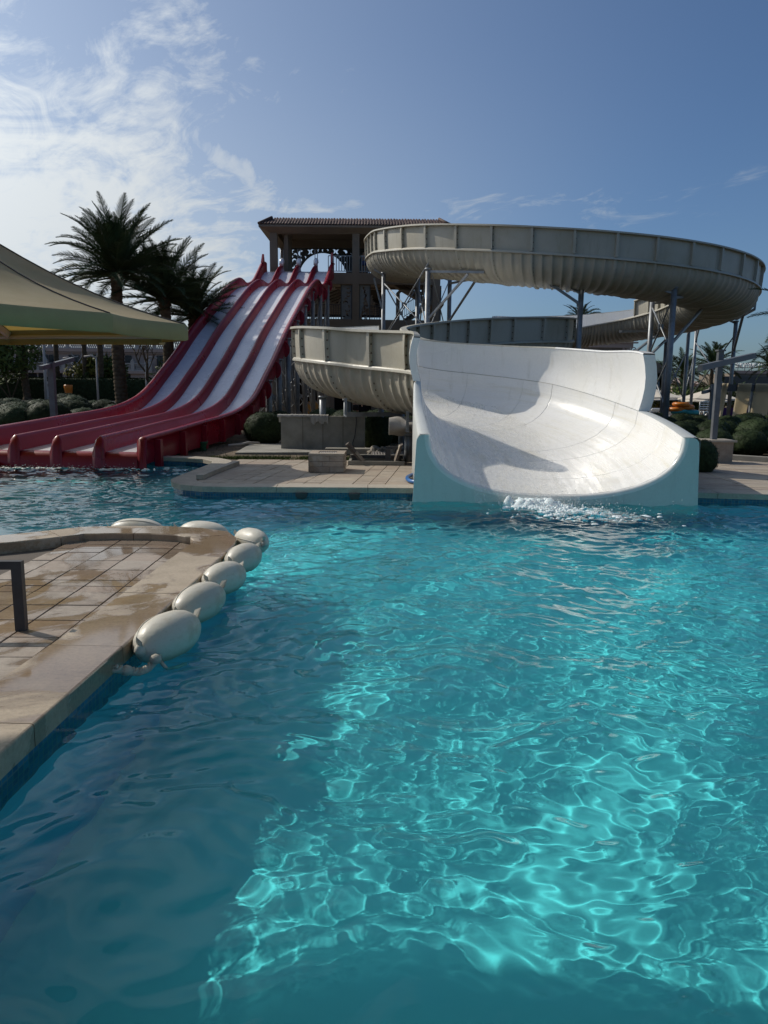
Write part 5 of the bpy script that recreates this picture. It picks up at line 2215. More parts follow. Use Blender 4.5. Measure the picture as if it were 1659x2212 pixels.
part('pump', MB().box((P(838, 1000, p0_.y + .5).x, p0_.y + .5, DZ + .17), (.13, .13, .34)).box((P(846, 1000, p0_.y + .5).x, p0_.y + .62, DZ + .36), (.30, .12, .07)), M['dark_steel'], pit)
# lattice mats and flat block behind the pit
for (px, py, a_, lab) in ((825, 986, .05, 'left one of two pale lattice mats on the soil behind the pit'), (855, 986, -.05, 'right one of two pale lattice mats on the soil behind the pit')):
    g_ = G(px, py, .2)
    mb = MB()
    for i in range(7):
        mb.box((-.22 + i * .073, 0, 0), (.022, .9, .03))
        mb.box((0, -.42 + i * .14, .004), (.5, .022, .03))
    mb.box((0, 0, -.02), (.48, .88, .012))
    o_ = obj('lattice_mat', mb.mesh('lattice_mat', M['white_stone']), None, (g_.x, g_.y, .22))
    o_.rotation_euler = (.12, .02, a_)
    tag(o_, lab, 'mat', 'lattice mats behind the pit')
g_ = G(768, 975, .2)
pf = obj('concrete_plinth', MB().box((0, 0, .0), (1.7, .5, .16)).mesh('concrete_plinth', M['concrete']), None, (g_.x + .0, g_.y + .1, .2))
tag(pf, 'flat concrete plinth at the foot of the concrete wall', 'plinth')
# blue hose
hp = [G(904, 1016, .21), G(912, 1015, .21), G(930, 1013, .21), G(935, 1019, .21), G(918, 1021, .21), G(900, 1024, .21), G(884, 1029, .21), G(878, 1034, .21), G(884, 1040, .21), G(900, 1043, .21), G(930, 1044, .21)]
hp = [Vector((p.x, p.y, DZ + .04)) for p in hp]
hl_ = [Vector((*q, DZ + .04)) for q in round_line(hp, 3)]
hose = thing('hose', 'thick blue hose looped on the deck against the white flume', 'hose', hp[1])
part('hose_body', MB().tube(hl_[3:], .036, 10), M['hose'], hose)
part('nozzle', MB().tube([hl_[0] - (hl_[4] - hl_[0]).normalized() * .12, hl_[5]], .034, 10), M['white_plastic'], hose)
# stones ringed round the foot of a column
rk = []
for v_ in range(4):
    bm_ = bmesh.new()
    bmesh.ops.create_icosphere(bm_, subdivisions=2, radius=1)
    rd = random.Random(v_)
    for q in bm_.verts:
        q.co *= rd.uniform(.82, 1.12)
    me = bpy.data.meshes.new('stone')
    bm_.to_mesh(me)
    me.materials.append(M['rock'])
    rk.append(me)
rc = P(884, 950, 18.6)
for i in range(34):
    a = i / 34 * 6.28
    o_ = obj('stone', rk[i % 4], None, (rc.x - .12 + .85 * math.cos(a) + random.uniform(-.07, .07), 20.3 + .62 * math.sin(a) + random.uniform(-.07, .07), .16 + (.12 if i % 3 == 0 else 0)))
    r_ = random.uniform(.08, .15)
    o_.scale = (r_ * random.uniform(.8, 1.5), r_ * random.uniform(.8, 1.3), r_ * .75)
    o_.rotation_euler = (random.random(), random.random(), random.random() * 6)
    tag(o_, 'rough grey stone in the ring under the flume exit', 'stone', 'ring of rough stones under the flume')
# buckets and litter in the shade under the red slide
for nm, px, py, col_, r_, h_, lab in (('bucket', 439, 966, 'green_plastic', .14, .26, 'green plastic bucket in the shade under the red slide'), ('bucket', 450, 950, 'white_plastic', .12, .24, 'white plastic bucket behind the green one')):
    g_ = G(px, py + 6, .12)
    root = thing(nm, lab, 'bucket', (g_.x, g_.y, .11))
    mb = MB().lathe((g_.x, g_.y, .11), [(r_ * .75, 0), (r_, h_), (r_ * 1.06, h_), (r_ * 1.06, h_ - .02), (r_ * .95, h_ - .02), (r_ * .72, .02)], 18)
    part('tub', mb, M[col_], root)
    mb = MB().tube([(g_.x + r_ * math.cos(a), g_.y, .11 + h_ + .12 * math.sin(a) * (1 if a < 3.2 else 0) - .01) for a in np.linspace(0, math.pi, 9)], .006, 5)
    part('handle', mb, M['steel'], root)
pp = obj('loose_pipe', MB().tube([G(494, 962, .22), G(520, 960, .22), G(535, 956, .26), G(560, 957, .22)], .035, 8).mesh('loose_pipe', M['white_stone']))
tag(pp, 'loose pale pipe lying on the slab left of the concrete wall', 'pipe')
# pool wall inlets
for px in (652, 766):
    g_ = P(px, 1066, 13.0)
    mb = MB().tube([(g_.x, 12.985, .0), (g_.x, 12.93, .0)], .085, 14)
    mb.box((g_.x, 12.95, .045), (.2, .07, .06))
    o_ = obj('pool_inlet', mb.mesh('pool_inlet', M['dark_steel']))
    tag(o_, 'dark pool inlet in the deck wall, the %s of two' % ('left' if px < 700 else 'right'), 'pool fitting', 'pool inlets below the deck')

# ================================================================== SHADE CANOPY AT THE LEFT
CK = 1.4


def CP(px, py, Yd):
    return P(px, py, Yd)


rimz = 3.30
A_ = (-5.25, 14.7); B_ = (-4.45, 17.0); C2_ = (-5.6, 18.6)
corners = [(-5.35, 14.75), (-4.50, 17.05), (-5.5, 18.7), (-9.6, 19.3), (-13.6, 18.7), (-15.0, 16.2), (-13.6, 13.2), (-10.6, 11.4), (-7.7, 11.75)]
apex = Vector((-9.9, 15.6, 5.95))
can = thing('shade_canopy', 'large tan fabric shade canopy with pale green hem and yellow underside', 'canopy', (-9.9, 15.6, .1))
nS = len(corners)
for i in range(nS):
    a, b = Vector((*corners[i], rimz)), Vector((*corners[(i + 1) % nS], rimz))
    mb = MB()
    rows = []
    N1, N2 = 12, 10
    for u_ in range(N1 + 1):
        t = u_ / N1
        r_ = []
        for v_ in range(N2 + 1):
            f = v_ / N2
            e = a.lerp(b, f)
            mid_pull = math.sin(math.pi * f)
            e2 = e + (apex - e).normalized() * Vector((1, 1, 0)).dot(Vector((0, 0, 0)))
            p = e.lerp(apex, t)
            sag = -1.15 * math.sin(math.pi * min(1, t * 1.0)) * (0.55 + .0 * mid_pull) * (1 - t) ** .3 * .62
            inn = Vector((apex.x - e.x, apex.y - e.y, 0)) * (.055 * mid_pull * (1 - t))
            r_.append(p + inn + Vector((0, 0, sag - .06 * mid_pull * math.sin(math.pi * t))))
        rows.append(r_)
    mb.grid(rows, 0, True)
    part('panel', mb, M['canopy'], can)
    mb = MB()
    e0_, e1_, e2_, e3_ = [], [], [], []
    for v_ in range(N2 + 1):
        f = v_ / N2
        e = a.lerp(b, f) + Vector((apex.x - a.lerp(b, f).x, apex.y - a.lerp(b, f).y, 0)) * (.055 * math.sin(math.pi * f))
        out = Vector((e.x - apex.x, e.y - apex.y, 0)).normalized()
        e0_.append(e + Vector((0, 0, .01))); e1_.append(e + out * .055 + Vector((0, 0, -.05))); e2_.append(e + out * .05 + Vector((0, 0, -.33))); e3_.append(e - out * .02 + Vector((0, 0, -.36)))
    mb.grid([e3_, e2_, e1_, e0_], 0, True)
    part('valance', mb, M['valance'], can)
    mb = MB().tube([q_ + Vector(((apex.x - q_.x) * .02, (apex.y - q_.y) * .02, .16)) for q_ in e2_[::2]], .045, 8)
    part('rim_tube', mb, M['white_stone'], can)
    # seam along the hip
    mb = MB().tube([r_[0] + Vector((0, 0, .008)) for r_ in rows], .016, 5)
    part('hip_seam', mb, M['mortar'], can)
    mb = MB().beam(Vector((*corners[i], rimz - .12)), Vector((apex.x, apex.y, 4.6)), .10, .14)
    part('spar', mb, M['white_stone'], can)
part('post', MB().tube([(apex.x, apex.y, -.2), (apex.x, apex.y, 5.7)], .14, 14), M['white_stone'], can)

# the big shade roof the photograph was taken under: its shadow lies on the near water and its edge mirrors in it
sail = thing('shade_roof', 'large high tan shade roof over the near end of the pool', 'shade roof', (-2.0, 2.0, DZ))
SZ = 7.0
sx_, sy_ = -math.sin(SUN_AZ), math.cos(SUN_AZ)
refr = math.asin(math.cos(SUN_EL) / 1.095)
sh_ = SZ / math.tan(SUN_EL) + 0.92 * math.tan(refr)
front = [(-12.5, 8.2)] + [(x + sx_ * sh_, y + sy_ * sh_) for x, y in ((-1.5, 2.1), (-1.0, 2.55), (-.45, 2.86), (0.05, 3.05), (1.0, 2.9), (1.9, 2.65), (3.4, 2.45))] + [(-3.0, 8.8), (0, 9.4), (9.0, 9.3)]
rows = []
for i in range(9):
    f = i / 8
    rows.append([Vector((x, y + (-4.0 - y) * f, SZ + .5 * math.sin(math.pi * f))) for x, y in front])
mb = MB().grid(rows, 0, True)
part('fabric', mb, M['roof_cloth'], sail)
part('edge_beam', MB().tube([(x, y, SZ) for x, y in front], .09, 8), M['steel'], sail)
for x, y in ((-12.4, 8.0), (-12.4, -2.9), (9.0, -2.9)):
    part('post', MB().tube([(x, y, -.3), (x, y, SZ)], .12, 12), M['steel'], sail)

# ================================================================== FRAME POSTS
# right: square post on a block, slanting arm
pb_ = G(1550, 1000, DZ)
X0, Y0 = pb_.x, pb_.y
fp = thing('frame_post', 'square grey post with a slanted cross arm standing on a stone block', 'post', (X0, Y0, .12))
zb0 = .12
zbk = P(1550, 955, Y0).z
part('block', MB().box((X0 + .0, Y0 + .3, (zb0 + zbk) / 2), (.72, .62, zbk - zb0)), M['stone_far'], fp)
part('block_cap', MB().box((X0 + .0, Y0 + .3, zbk + .025), (.84, .74, .05)), M['coping_far'], fp)
zpt = P(1560, 759, Y0 + .3).z
part('shaft', MB().box((X0 - .02, Y0 + .3, (zbk + zpt) / 2), (.13, .13, zpt - zbk)), M['post'], fp)
part('shaft_cap', MB().box((X0 - .02, Y0 + .3, zpt + .02), (.19, .19, .04)), M['post'], fp)
a0, a1 = P(1512, 795, Y0 - .6), P(1629, 768, Y0 + 1.6)
part('cross_arm', MB().beam(a0, a1, .12, .14), M['post'], fp)
# small dark topiary against the flume there, see below
# farther frame post behind it
qx = P(1535, 900, 26).x
fp2 = thing('frame_post', 'thin grey post with a short cross arm behind the square post', 'post', (qx, 26, .1))
zt_ = P(1540, 833, 26).z
part('shaft', MB().box((qx, 26, zt_ / 2 + .05), (.13, .13, zt_)), M['post'], fp2)
part('cross_arm', MB().beam(P(1518, 848, 25.6), P(1555, 838, 27), .09, .10), M['post'], fp2)
# left one, behind the canopy
lx = P(117, 900, 27).x
fp3 = thing('frame_post', 'grey post with a slanted cross arm among the clipped shrubs left of the red slide', 'post', (lx, 27, gz(lx, 27)))
zt_ = P(114, 782, 27).z
part('shaft', MB().box((lx, 27, zt_ / 2), (.20, .20, zt_)), M['post'], fp3)
part('cross_arm', MB().beam(P(88, 795, 26.2), P(158, 776, 29), .13, .15), M['post'], fp3)

# ================================================================== VEGETATION


def frond_mesh(seed, L=2.6, droop=.9, nl=46, wid=.42, lw=.016):
    """a date palm frond growing along +X"""
    rd = random.Random(seed)
    mb = MB()
    pts = []
    K = 14
    ang = 0.0
    p = Vector((0, 0, 0))
    for i in range(K + 1):
        t = i / K
        pts.append(p.copy())
        a = .12 - droop * t ** 1.5
        p = p + Vector((math.cos(a), rd.uniform(-.02, .02), math.sin(a))) * (L / K)
    mb.tube(pts, [.028 * (1 - .85 * i / K) + .004 for i in range(K + 1)], 4, 0, True, False)

    def at_(t):
        f = t * K
        i0 = min(int(f), K - 1)
        return pts[i0].lerp(pts[i0 + 1], f - i0), (pts[i0 + 1] - pts[i0]).normalized()
    for i in range(nl):
        t = .12 + .88 * i / (nl - 1)
        q, d = at_(t)
        ll = wid * (math.sin(math.pi * min(1, .18 + .80 * t)) ** .7) * rd.uniform(.85, 1.1)
        for sgn in (-1, 1):
            sd = Vector((0, sgn, 0))
            up = d.cross(Vector((0, 1, 0))) * -1
            if up.z < 0:
                up = -up
            v_ = (d * (.75 + .25 * t) + sd * .85 + up * rd.uniform(.05, .45)).normalized() * ll
            w_ = d.cross(v_).normalized() * .001 + d * lw
            m_ = q + v_ * .55 + Vector((0, 0, .01))
            e = q + v_ + Vector((0, 0, -.10 * ll))
            mb.add([q - w_, q + w_, m_ + w_ * .9, m_ - w_ * .9, e], [(0, 1, 2, 3), (3, 2, 4)], 0)
    return mb.mesh('frond', M['frond'])


FR = [frond_mesh(i, 2.6, (.45, .7, .95, 1.2, .6)[i], 58, .46) for i in range(5)]
FRS = [frond_mesh(20 + i, 2.6, (.6, 1.0, 1.4)[i], 24, .5, .045) for i in range(3)]


def trunk_mesh(seed, h, r0, r1, n=12, step=.17):
    mb = MB()
    rd = random.Random(seed)
    rows = []
    k = max(6, int(h / step))
    bend = rd.uniform(-.03, .03)
    for i in range(k + 1):
        for s_, rr in ((0, 1.0), (.62, 1.12), (.97, .98)):
            z = (i + s_) / (k + 1) * h
            t = z / h
            r_ = (r0 + (r1 - r0) * t) * rr * (1 + (.35 if t < .05 else 0) * (1 - t / .05))
            rows.append([(bend * math.sin(t * 3) * h + r_ * math.cos(a) * (1 + .05 * math.sin(5 * a + i * 2.4)), r_ * math.sin(a) * (1 + .05 * math.cos(4 * a + i)), z) for a in np.linspace(0, 2 * math.pi, n, endpoint=False)])
    mb.grid(rows, 0, True, True)
    return mb.mesh('trunk', M['trunk'])


def palm(x, y, zbase, ztop, scale, label, nf, seed, near=True, r=.22, group='date palms beyond the slides', up=.0):
    rd = random.Random(seed)
    root = thing('palm_tree', label, 'palm', (x, y, zbase), group)
    h = ztop - zbase
    obj('trunk', trunk_mesh(seed, h, r, r * .82, 12 if near else 8, .17 if near else .35), root)
    # boot: old leaf bases under the crown
    mb = MB()
    for i in range(26 if near else 10):
        a = i * 2.4
        z = h - .75 + .75 * i / 26
        d = Vector((math.cos(a), math.sin(a), 0))
        mb.beam(Vector((0, 0, z)) + d * r * .6, Vector((0, 0, z + .22)) + d * (r * 1.45), .10, .05)
    obj('leaf_bases', mb.mesh('leaf_bases', M['trunk']), root)
    pool = FR if near else FRS
    for i in range(nf):
        t = (i + .5) / nf
        a = i * 2.39996 + rd.uniform(-.25, .25)
        el = 1.38 - 1.80 * t ** 1.1 + rd.uniform(-.14, .14) + up
        f = obj('frond', pool[rd.randrange(len(pool))], root, (math.cos(a) * r * .4, math.sin(a) * r * .4, h - .1 - .30 * t))
        s_ = scale * rd.uniform(.84, 1.1) * (1 if t > .12 else .75)
        f.scale = (s_, s_, s_)
        f.rotation_euler = (rd.uniform(-.5, .5), -el, a)
    return root


def palm_px(px, py_crown, Y, scale, label, nf, seed, near=True, r=.22, **kw):
    q = P(px, py_crown, Y)
    return palm(q.x, Y, gz(q.x, Y), q.z, scale, label, nf, seed, near, r, **kw)


palm_px(254, 578, 33, 1.16, 'tallest date palm with a full crown left of the red slide', 108, 1, True, .27, up=.12)
palm_px(352, 632, 35, 1.06, 'dense date palm behind and right of the tallest palm', 80, 2, True, .26, up=.12)
palm_px(418, 668, 37, 1.02, 'shorter date palm whose crown touches the red slide', 76, 3, True, .27, up=.10)
right_palms = [(1541, 782, 72, 1.05, 'tall slim palm between the right hand flume columns', 4), (1477, 800, 78, 1.05, 'tall palm partly hidden by the right hand flume columns', 5), (1668, 788, 70, .95, 'palm crown at the right edge above the shop letters', 6),
               (1510, 868, 66, .9, 'low palm below the tall slim palm', 7), (1580, 862, 56, .62, 'bushy low palm in front of the shop building', 8), (1255, 684, 95, 1.0, 'palm top peeping over the back run of the flume', 9), (1478, 846, 70, .85, 'low palm between the two right hand columns', 10),
               (1432, 806, 85, .95, 'palm beside the arched building behind the columns', 11), (1535, 852, 80, .9, 'palm behind the square post', 12), (1606, 848, 88, .6, 'low palm left of the shop wall', 13)]
for px, py, Y, s_, lab, sd in right_palms:
    palm_px(px, py, Y, s_, lab, 40, sd, False, .2, group='palms in the grounds at the right')
# a frond from a palm just outside the right edge
q = P(1790, 668, 24)
palm(q.x, 24, .1, q.z, 1.0, 'palm whose frond tips reach in at the right edge', 30, 31, True, .22, group='palms in the grounds at the right')

# slim bare trunks in front of the hotel
for px, Y, r_, lab in ((22, 62, .17, 'slim trunk at the far left'), (43, 58, .28, 'thick trunk second from the left'), (112, 62, .20, 'slim trunk left of the lamp post'), (170, 62, .20, 'slim curved trunk by the white lamp post'),
                       (240, 63, .19, 'straight trunk right of the grey frame post'), (223 + 186, 62, .22, 'trunk beside the bare tree')):
    if px > 400:
        continue
    q = P(px, 600, Y)
    palm(q.x, Y, gz(q.x, Y), P(px, 645 + px * .12, Y).z, .62, 'palm seen as a %s before the pink building' % lab, 24, px, False, r_, group='palms before the pink building')
q = P(341, 600, 61)
palm(P(341 - 136, 600, 61).x, 61, .9, 8.4, .62, 'straight palm trunk before the sign on the pink building', 24, 77, False, .24, group='palms before the pink building')


# clipped balls
def ball_mesh(seed):
    rd = random.Random(seed)
    bm_ = bmesh.new()
    bmesh.ops.create_icosphere(bm_, subdivisions=4, radius=1)
    for v_ in bm_.verts:
        c = v_.co.copy()
        v_.co.z = math.copysign(abs(c.z) ** .82, c.z)
        k = 1 + .035 * math.sin(4 * c.x + seed) * math.cos(3.3 * c.y + seed) + rd.uniform(-.06, .04)
        v_.co *= k
    mb = MB()
    mb.add([v_.co for v_ in bm_.verts], [tuple(v_.index for v_ in f.verts) for f in bm_.faces], 0, True)
    vs = [v_.co.copy() for v_ in bm_.verts]
    bm_.free()
    for _ in range(3600):
        c = rd.choice(vs)
        if c.z < -.6:
            continue
        n = c.normalized()
        t = n.cross(Vector((rd.uniform(-1, 1), rd.uniform(-1, 1), rd.uniform(-1, 1)))).normalized()
        b = n.cross(t)
        p = c * rd.uniform(.98, 1.045) + t * rd.uniform(-.06, .06) + b * rd.uniform(-.06, .06)
        d = (t * .6 + n * rd.uniform(.1, 1.1)).normalized() * rd.uniform(.035, .075)
        mb.add([p - b * .016, p + b * .016, p + d], [(0, 1, 2)], 0)
    return mb.mesh('foliage', M['leaf'])


BALL = [ball_mesh(i) for i in range(4)]
stem_me = MB().tube([(0, 0, -1.0), (0, 0, -.6)], .12, 6).mesh('stem', M['trunk'])


def ball(x, y, rx, rz, label, group, seed):
    rd = random.Random(seed)
    root = thing('clipped_shrub', label, 'shrub', (x, y, gz(x, y)), group)
    f = obj('foliage', BALL[seed % 4], root, (0, 0, rz * .92))
    f.scale = (rx, rx * rd.uniform(.9, 1.1), rz)
    f.rotation_euler = (0, 0, rd.uniform(0, 6.28))
    s_ = obj('stem', stem_me, root, (0, 0, rz * .92))
    s_.scale = (rx * .6, rx * .6, rz)
    return root


def inside(p, poly):
    x, y = p
    c = False
    for i in range(len(poly)):
        (x0, y0), (x1, y1) = poly[i][:2], poly[(i + 1) % len(poly)][:2]
        if (y0 > y) != (y1 > y) and x < (x1 - x0) * (y - y0) / (y1 - y0) + x0:
            c = not c
    return c


cnt = 0


def bed(poly, step, rx, rz, label, group, jit=.25, skip=None):
    global cnt
    xs_ = [p[0] for p in poly]; ys_ = [p[1] for p in poly]
    y = min(ys_)
    r_ = 0
    while y < max(ys_):
        x = min(xs_) + (step / 2 if r_ % 2 else 0)
        while x < max(xs_):
            p = (x + random.uniform(-jit, jit) * step, y + random.uniform(-jit, jit) * step)
            if inside(p, poly) and not (skip and skip(p)):
                cnt += 1
                k = random.uniform(.82, 1.15)
                ball(p[0], p[1], rx * k, rz * k * random.uniform(.92, 1.08), label, group, cnt)
            x += step
        y += step * .88
        r_ += 1


bed([(6.6, 22.6), (8.7, 21.7), (11.2, 19.4), (13.2, 17.9), (17.5, 20.5), (21, 36), (8.4, 36), (6.0, 26)], 1.30, .54, .47, 'rounded dark green clipped shrub in the bed right of the white flume', 'clipped shrubs right of the white flume')
bed([(-20, 28), (-9.6, 28), (-11.2, 35.5), (-24, 37.5)], 1.65, .76, .62, 'rounded dark green clipped shrub in the bed left of the red slide', 'clipped shrubs left of the red slide', skip=lambda p: abs(p[0] - lx) < .7 and abs(p[1] - 27) < 1.2)
bed([(-3.2, 24.8), (1.6, 24.8), (2.4, 31), (-3.0, 31)], 1.35, .66, .52, 'rounded dark clipped shrub in the shade behind the concrete wall', 'clipped shrubs behind the concrete wall')
for (px, py, Y, rx, rz, lab) in ((572, 925, 24.5, .62, .55, 'rounded clipped shrub just left of the concrete wall'), (812, 945, 23.0, .52, .55, 'rounded clipped shrub just right of the concrete wall'), (560, 905, 28, .6, .5, 'clipped shrub between the red slide and the concrete wall'),
                                 (1512, 975, 16.6, .38, .40, 'small dark clipped shrub tucked against the flume beside the stone block'), (600, 912, 30, .6, .5, 'clipped shrub under the red slide columns'), (905, 945, 19.6, .28, .5, 'straggly shrub against the flume by the ring of stones')):
    q = P(px, py, Y)
    cnt += 1
    ball(q.x, Y, rx, rz, lab, None, cnt)

# leafy shrubs and hedge


def leaf_cloud(mb, c, r, n, size, rd, flat=1.0):
    for _ in range(n):
        d = Vector((rd.gauss(0, 1), rd.gauss(0, 1), rd.gauss(0, 1))).normalized()
        p = Vector(c) + Vector((d.x * r[0], d.y * r[1], d.z * r[2])) * rd.uniform(.72, 1.05)
        t = Vector((rd.uniform(-1, 1), rd.uniform(-1, 1), rd.uniform(-.4, 1))).normalized() * size * rd.uniform(.6, 1.4)
        s_ = t.cross(d).normalized() * size * .22
        mb.add([p - s_, p + s_, p + t], [(0, 1, 2)], 0)


HX0, HX1 = P(-60, 850, 60).x, P(470, 850, 60).x
hz_top = P(200, 818, 60).z
mb = MB()
hb = gz(-20, 60) - .1
rows = []
rd = random.Random(3)
for x in np.linspace(HX0, HX1, 70):
    j = lambda: rd.uniform(-.05, .05)
    rows.append([(x, 59.4 + j(), hb), (x, 59.3 + j(), hb + .7), (x, 59.35 + j(), hz_top - .15), (x, 59.5 + j(), hz_top + j()), (x, 60.4 + j(), hz_top + j()), (x, 60.6, hb)])
mb.grid(rows, 0, True)
for _ in range(9000):
    x = rd.uniform(HX0, HX1)
    if rd.random() < .7:
        p = Vector((x, 59.3 + rd.uniform(-.08, .04), rd.uniform(hb, hz_top)))
    else:
        p = Vector((x, rd.uniform(59.4, 60.4), hz_top + rd.uniform(-.03, .08)))
    d = Vector((rd.uniform(-1, 1), rd.uniform(-1, .2), rd.uniform(-.5, 1))).normalized() * rd.uniform(.07, .16)
    s_ = d.cross(Vector((0, 1, .3))).normalized() * .03
    mb.add([p - s_, p + s_, p + d], [(0, 1, 2)], 0)
hd = obj('hedge', mb.mesh('hedge', M['leaf']))
tag(hd, 'tall clipped dark green hedge before the pink building', 'hedge')


def bush(px, py, Y, r, label, mat, n=900, size=.28, group=None, stems=3):
    q = P(px, py, Y)
    rd = random.Random(int(px * 7 + py))
    root = thing('shrub', label, 'shrub', (q.x, Y, gz(q.x, Y)), group)
    mb = MB()
    for _ in range(5):
        leaf_cloud(mb, (q.x + rd.uniform(-.5, .5) * r[0], Y + rd.uniform(-.4, .4) * r[1], q.z + rd.uniform(-.35, .35) * r[2]), (r[0] * .6, r[1] * .6, r[2] * .6), n // 5, size, rd)
    part('crown', mb, mat, root)
    mb = MB()
    for k in range(stems):
        mb.tube([(q.x + rd.uniform(-.2, .2), Y, gz(q.x, Y)), (q.x + rd.uniform(-.6, .6) * r[0], Y, q.z)], .05, 5)
    part('stem', mb, M['trunk'], root)


bush(15, 785, 57, (3.2, 2, 3.0), 'large loose dark bush at the far left above the hedge', M['leaf2'], 2200, .45)
bush(195, 808, 63, (2.2, 1.6, 1.5), 'bright arching palm bush above the hedge', M['yellow_leaf'], 1100, .5)
bush(225, 806, 62.5, (2.4, 1.6, 1.6), 'green arching bush right of the bright one', M['leaf2'], 1100, .5)
bush(385, 812, 62, (2.6, 1.6, 1.9), 'loose green bush above the hedge by the second palm', M['leaf2'], 1200, .42)
for i, px in enumerate((1406, 1440, 1470, 1500, 1526, 1560, 1590, 1625)):
    bush(px, 868 - (i % 3) * 3, 62 + (i % 2) * 2, (2.0, 1.2, 1.2), 'yellow green shrub in the row behind the umbrellas, %s from the left' % ('first', 'second', 'third', 'fourth', 'fifth', 'sixth', 'seventh', 'eighth')[i], M['yellow_leaf'] if i % 2 else M['leaf2'], 700, .3, 'shrubs behind the umbrellas')
# bare tree
bt0 = P(325, 840, 58)
root = thing('bare_tree', 'leafless branching tree right of the tallest palm trunk', 'tree', (bt0.x, 58, gz(bt0.x, 58)))
rd = random.Random(8)
tr_ = MB()
tw_ = MB()


def grow(mb, p, d, L, r, lvl):
    pts = [p]
    for i in range(4):
        d = (d + Vector((rd.uniform(-.25, .25), rd.uniform(-.25, .25), rd.uniform(-.02, .2)))).normalized()
        pts.append(pts[-1] + d * L / 4)
    (tr_ if lvl < 1 else tw_).tube(pts, [r * (1 - .12 * i) for i in range(5)], 6)
    if lvl < 4:
        for k in range(3 if lvl < 3 else 2):
            a = rd.uniform(.35, .9)
            side = Vector((rd.uniform(-1, 1), rd.uniform(-1, 1), rd.uniform(-.2, .5))).normalized()
            grow(mb, pts[2 + k % 3], (d * math.cos(a) + side * math.sin(a)).normalized(), L * .68, r * .55, lvl + 1)


grow(tr_, Vector((bt0.x, 58, gz(bt0.x, 58))), Vector((-.12, 0, 1)), 3.0, .16, 0)
part('trunk', tr_, M['trunk'], root)
part('branches', tw_, M['trunk'], root)

# ================================================================== LEFT BACKGROUND: pink building, lamps, sign
BY = 86.0


def bz(px, py):
    return P(px, py, BY).z


bxa, bxb = P(-150, 800, BY).x, P(560, 800, BY).x
hotel = thing('pink_building', 'long pink plastered building with pale balustrades left behind the palms', 'building', ((bxa + bxb) / 2, BY, gz(-30, BY)))
zpar0, zpar1 = bz(120, 757), bz(120, 733)
zb0_, zb1_ = bz(200, 801), bz(200, 784)
wins = [(52, 70, 'a'), (90, 104, 'a'), (108, 122, 'a'), (150, 172, 'a'), (182, 212, 'a'), (240, 252, 'a'), (272, 284, 'a'), (340, 362, 'a'), (368, 386, 'a'), (394, 448, 'd'), (470, 480, 's'), (-40, 20, 'a')]
front = MB()
front.box(((bxa + bxb) / 2, BY + 2, (zb0_ + zpar0) / 2), (bxb - bxa, 4, zpar0 - zb0_ - .02))
front.box(((bxa + bxb) / 2, BY + 1.2, zb0_ / 2), (bxb - bxa, 4, zb0_))
part('wall', front, M['plaster_pink'], hotel)
part('cornice', MB().box(((bxa + bxb) / 2, BY - .08, zpar0 + .05), (bxb - bxa, .5, .35)).box(((bxa + bxb) / 2, BY - .02, zpar0 - .25), (bxb - bxa, .3, .12)), M['plaster_pink'], hotel)


def pierced_rail(parent, x0, x1, y, z0, z1, step=1.9):
    mb = MB()
    mb.box(((x0 + x1) / 2, y, z0 + .08), (x1 - x0, .22, .16))
    mb.box(((x0 + x1) / 2, y, z1 - .07), (x1 - x0, .26, .14))
    part('balustrade_rail', mb, M['white_stone'], parent)
    n = int((x1 - x0) / step)
    pm = MB().box((0, 0, (z1 - z0) / 2 + .1), (.42, .3, z1 - z0 + .2)).lathe((0, 0, z1 - z0 + .2), [(.16, 0), (.2, .1), (.05, .22), (.01, .4)], 8).mesh('pier', M['white_stone'])
    pb = MB()
    for k in range(6):
        pb.beam((-.62 + k * .22, 0, .15), (-.40 + k * .22, 0, z1 - z0 - .14), .06, .10)
        pb.beam((-.40 + k * .22, 0, .15), (-.62 + k * .22, 0, z1 - z0 - .14), .06, .10)
    pbm = pb.mesh('lattice', M['white_stone'])
    base = wpos(parent)
    for i in range(n + 1):
        x = x0 + (x1 - x0) * i / n
        obj('pier', pm, parent, Vector((x, y, z0)) - base)
        if i < n:
            obj('lattice', pbm, parent, Vector((x + step / 2, y, z0)) - base)


pierced_rail(hotel, bxa, bxb, BY, zpar0 + .2, zpar1, 1.9)
pierced_rail(hotel, bxa, P(330, 800, BY).x, BY - .9, zb0_, zb1_, 1.9)
part('balcony_slab', MB().box(((bxa + P(335, 800, BY).x) / 2, BY - .5, zb0_ - .15), (P(335, 800, BY).x - bxa, 1.2, .3)), M['plaster_pink'], hotel)
for a, b, k in wins:
    xa, xb = P(a, 780, BY).x, P(b, 780, BY).x
    z0_, z1_ = bz(200, 789), bz(200, 768)
    if k == 's':
        z0_, z1_ = bz(470, 796), bz(470, 788)
    if k == 'd':
        continue
    w_ = part('window', MB().box(((xa + xb) / 2, BY - .02, (z0_ + z1_) / 2), (xb - xa, .12, z1_ - z0_)), M['glass'], hotel)
    fr = MB()
    for x_ in np.linspace(xa, xb, 4):
        fr.box((x_, BY - .10, (z0_ + z1_) / 2), (.09, .06, z1_ - z0_))
    fr.box(((xa + xb) / 2, BY - .10, z1_), (xb - xa, .06, .1))
    fr.box(((xa + xb) / 2, BY - .10, z0_ + .45), (xb - xa, .06, .07))
    part('frame', fr, M['dark_steel'], w_)
for a, b in ((62, 80), (84, 100), (122, 135), (148, 170), (264, 282)):
    xa, xb = P(a, 815, BY - .8).x, P(b, 815, BY - .8).x
    part('dark_opening', MB().box(((xa + xb) / 2, BY - .82, zb0_ / 2 + .1), (xb - xa, .1, zb0_ - .9)), M['dark'], hotel)


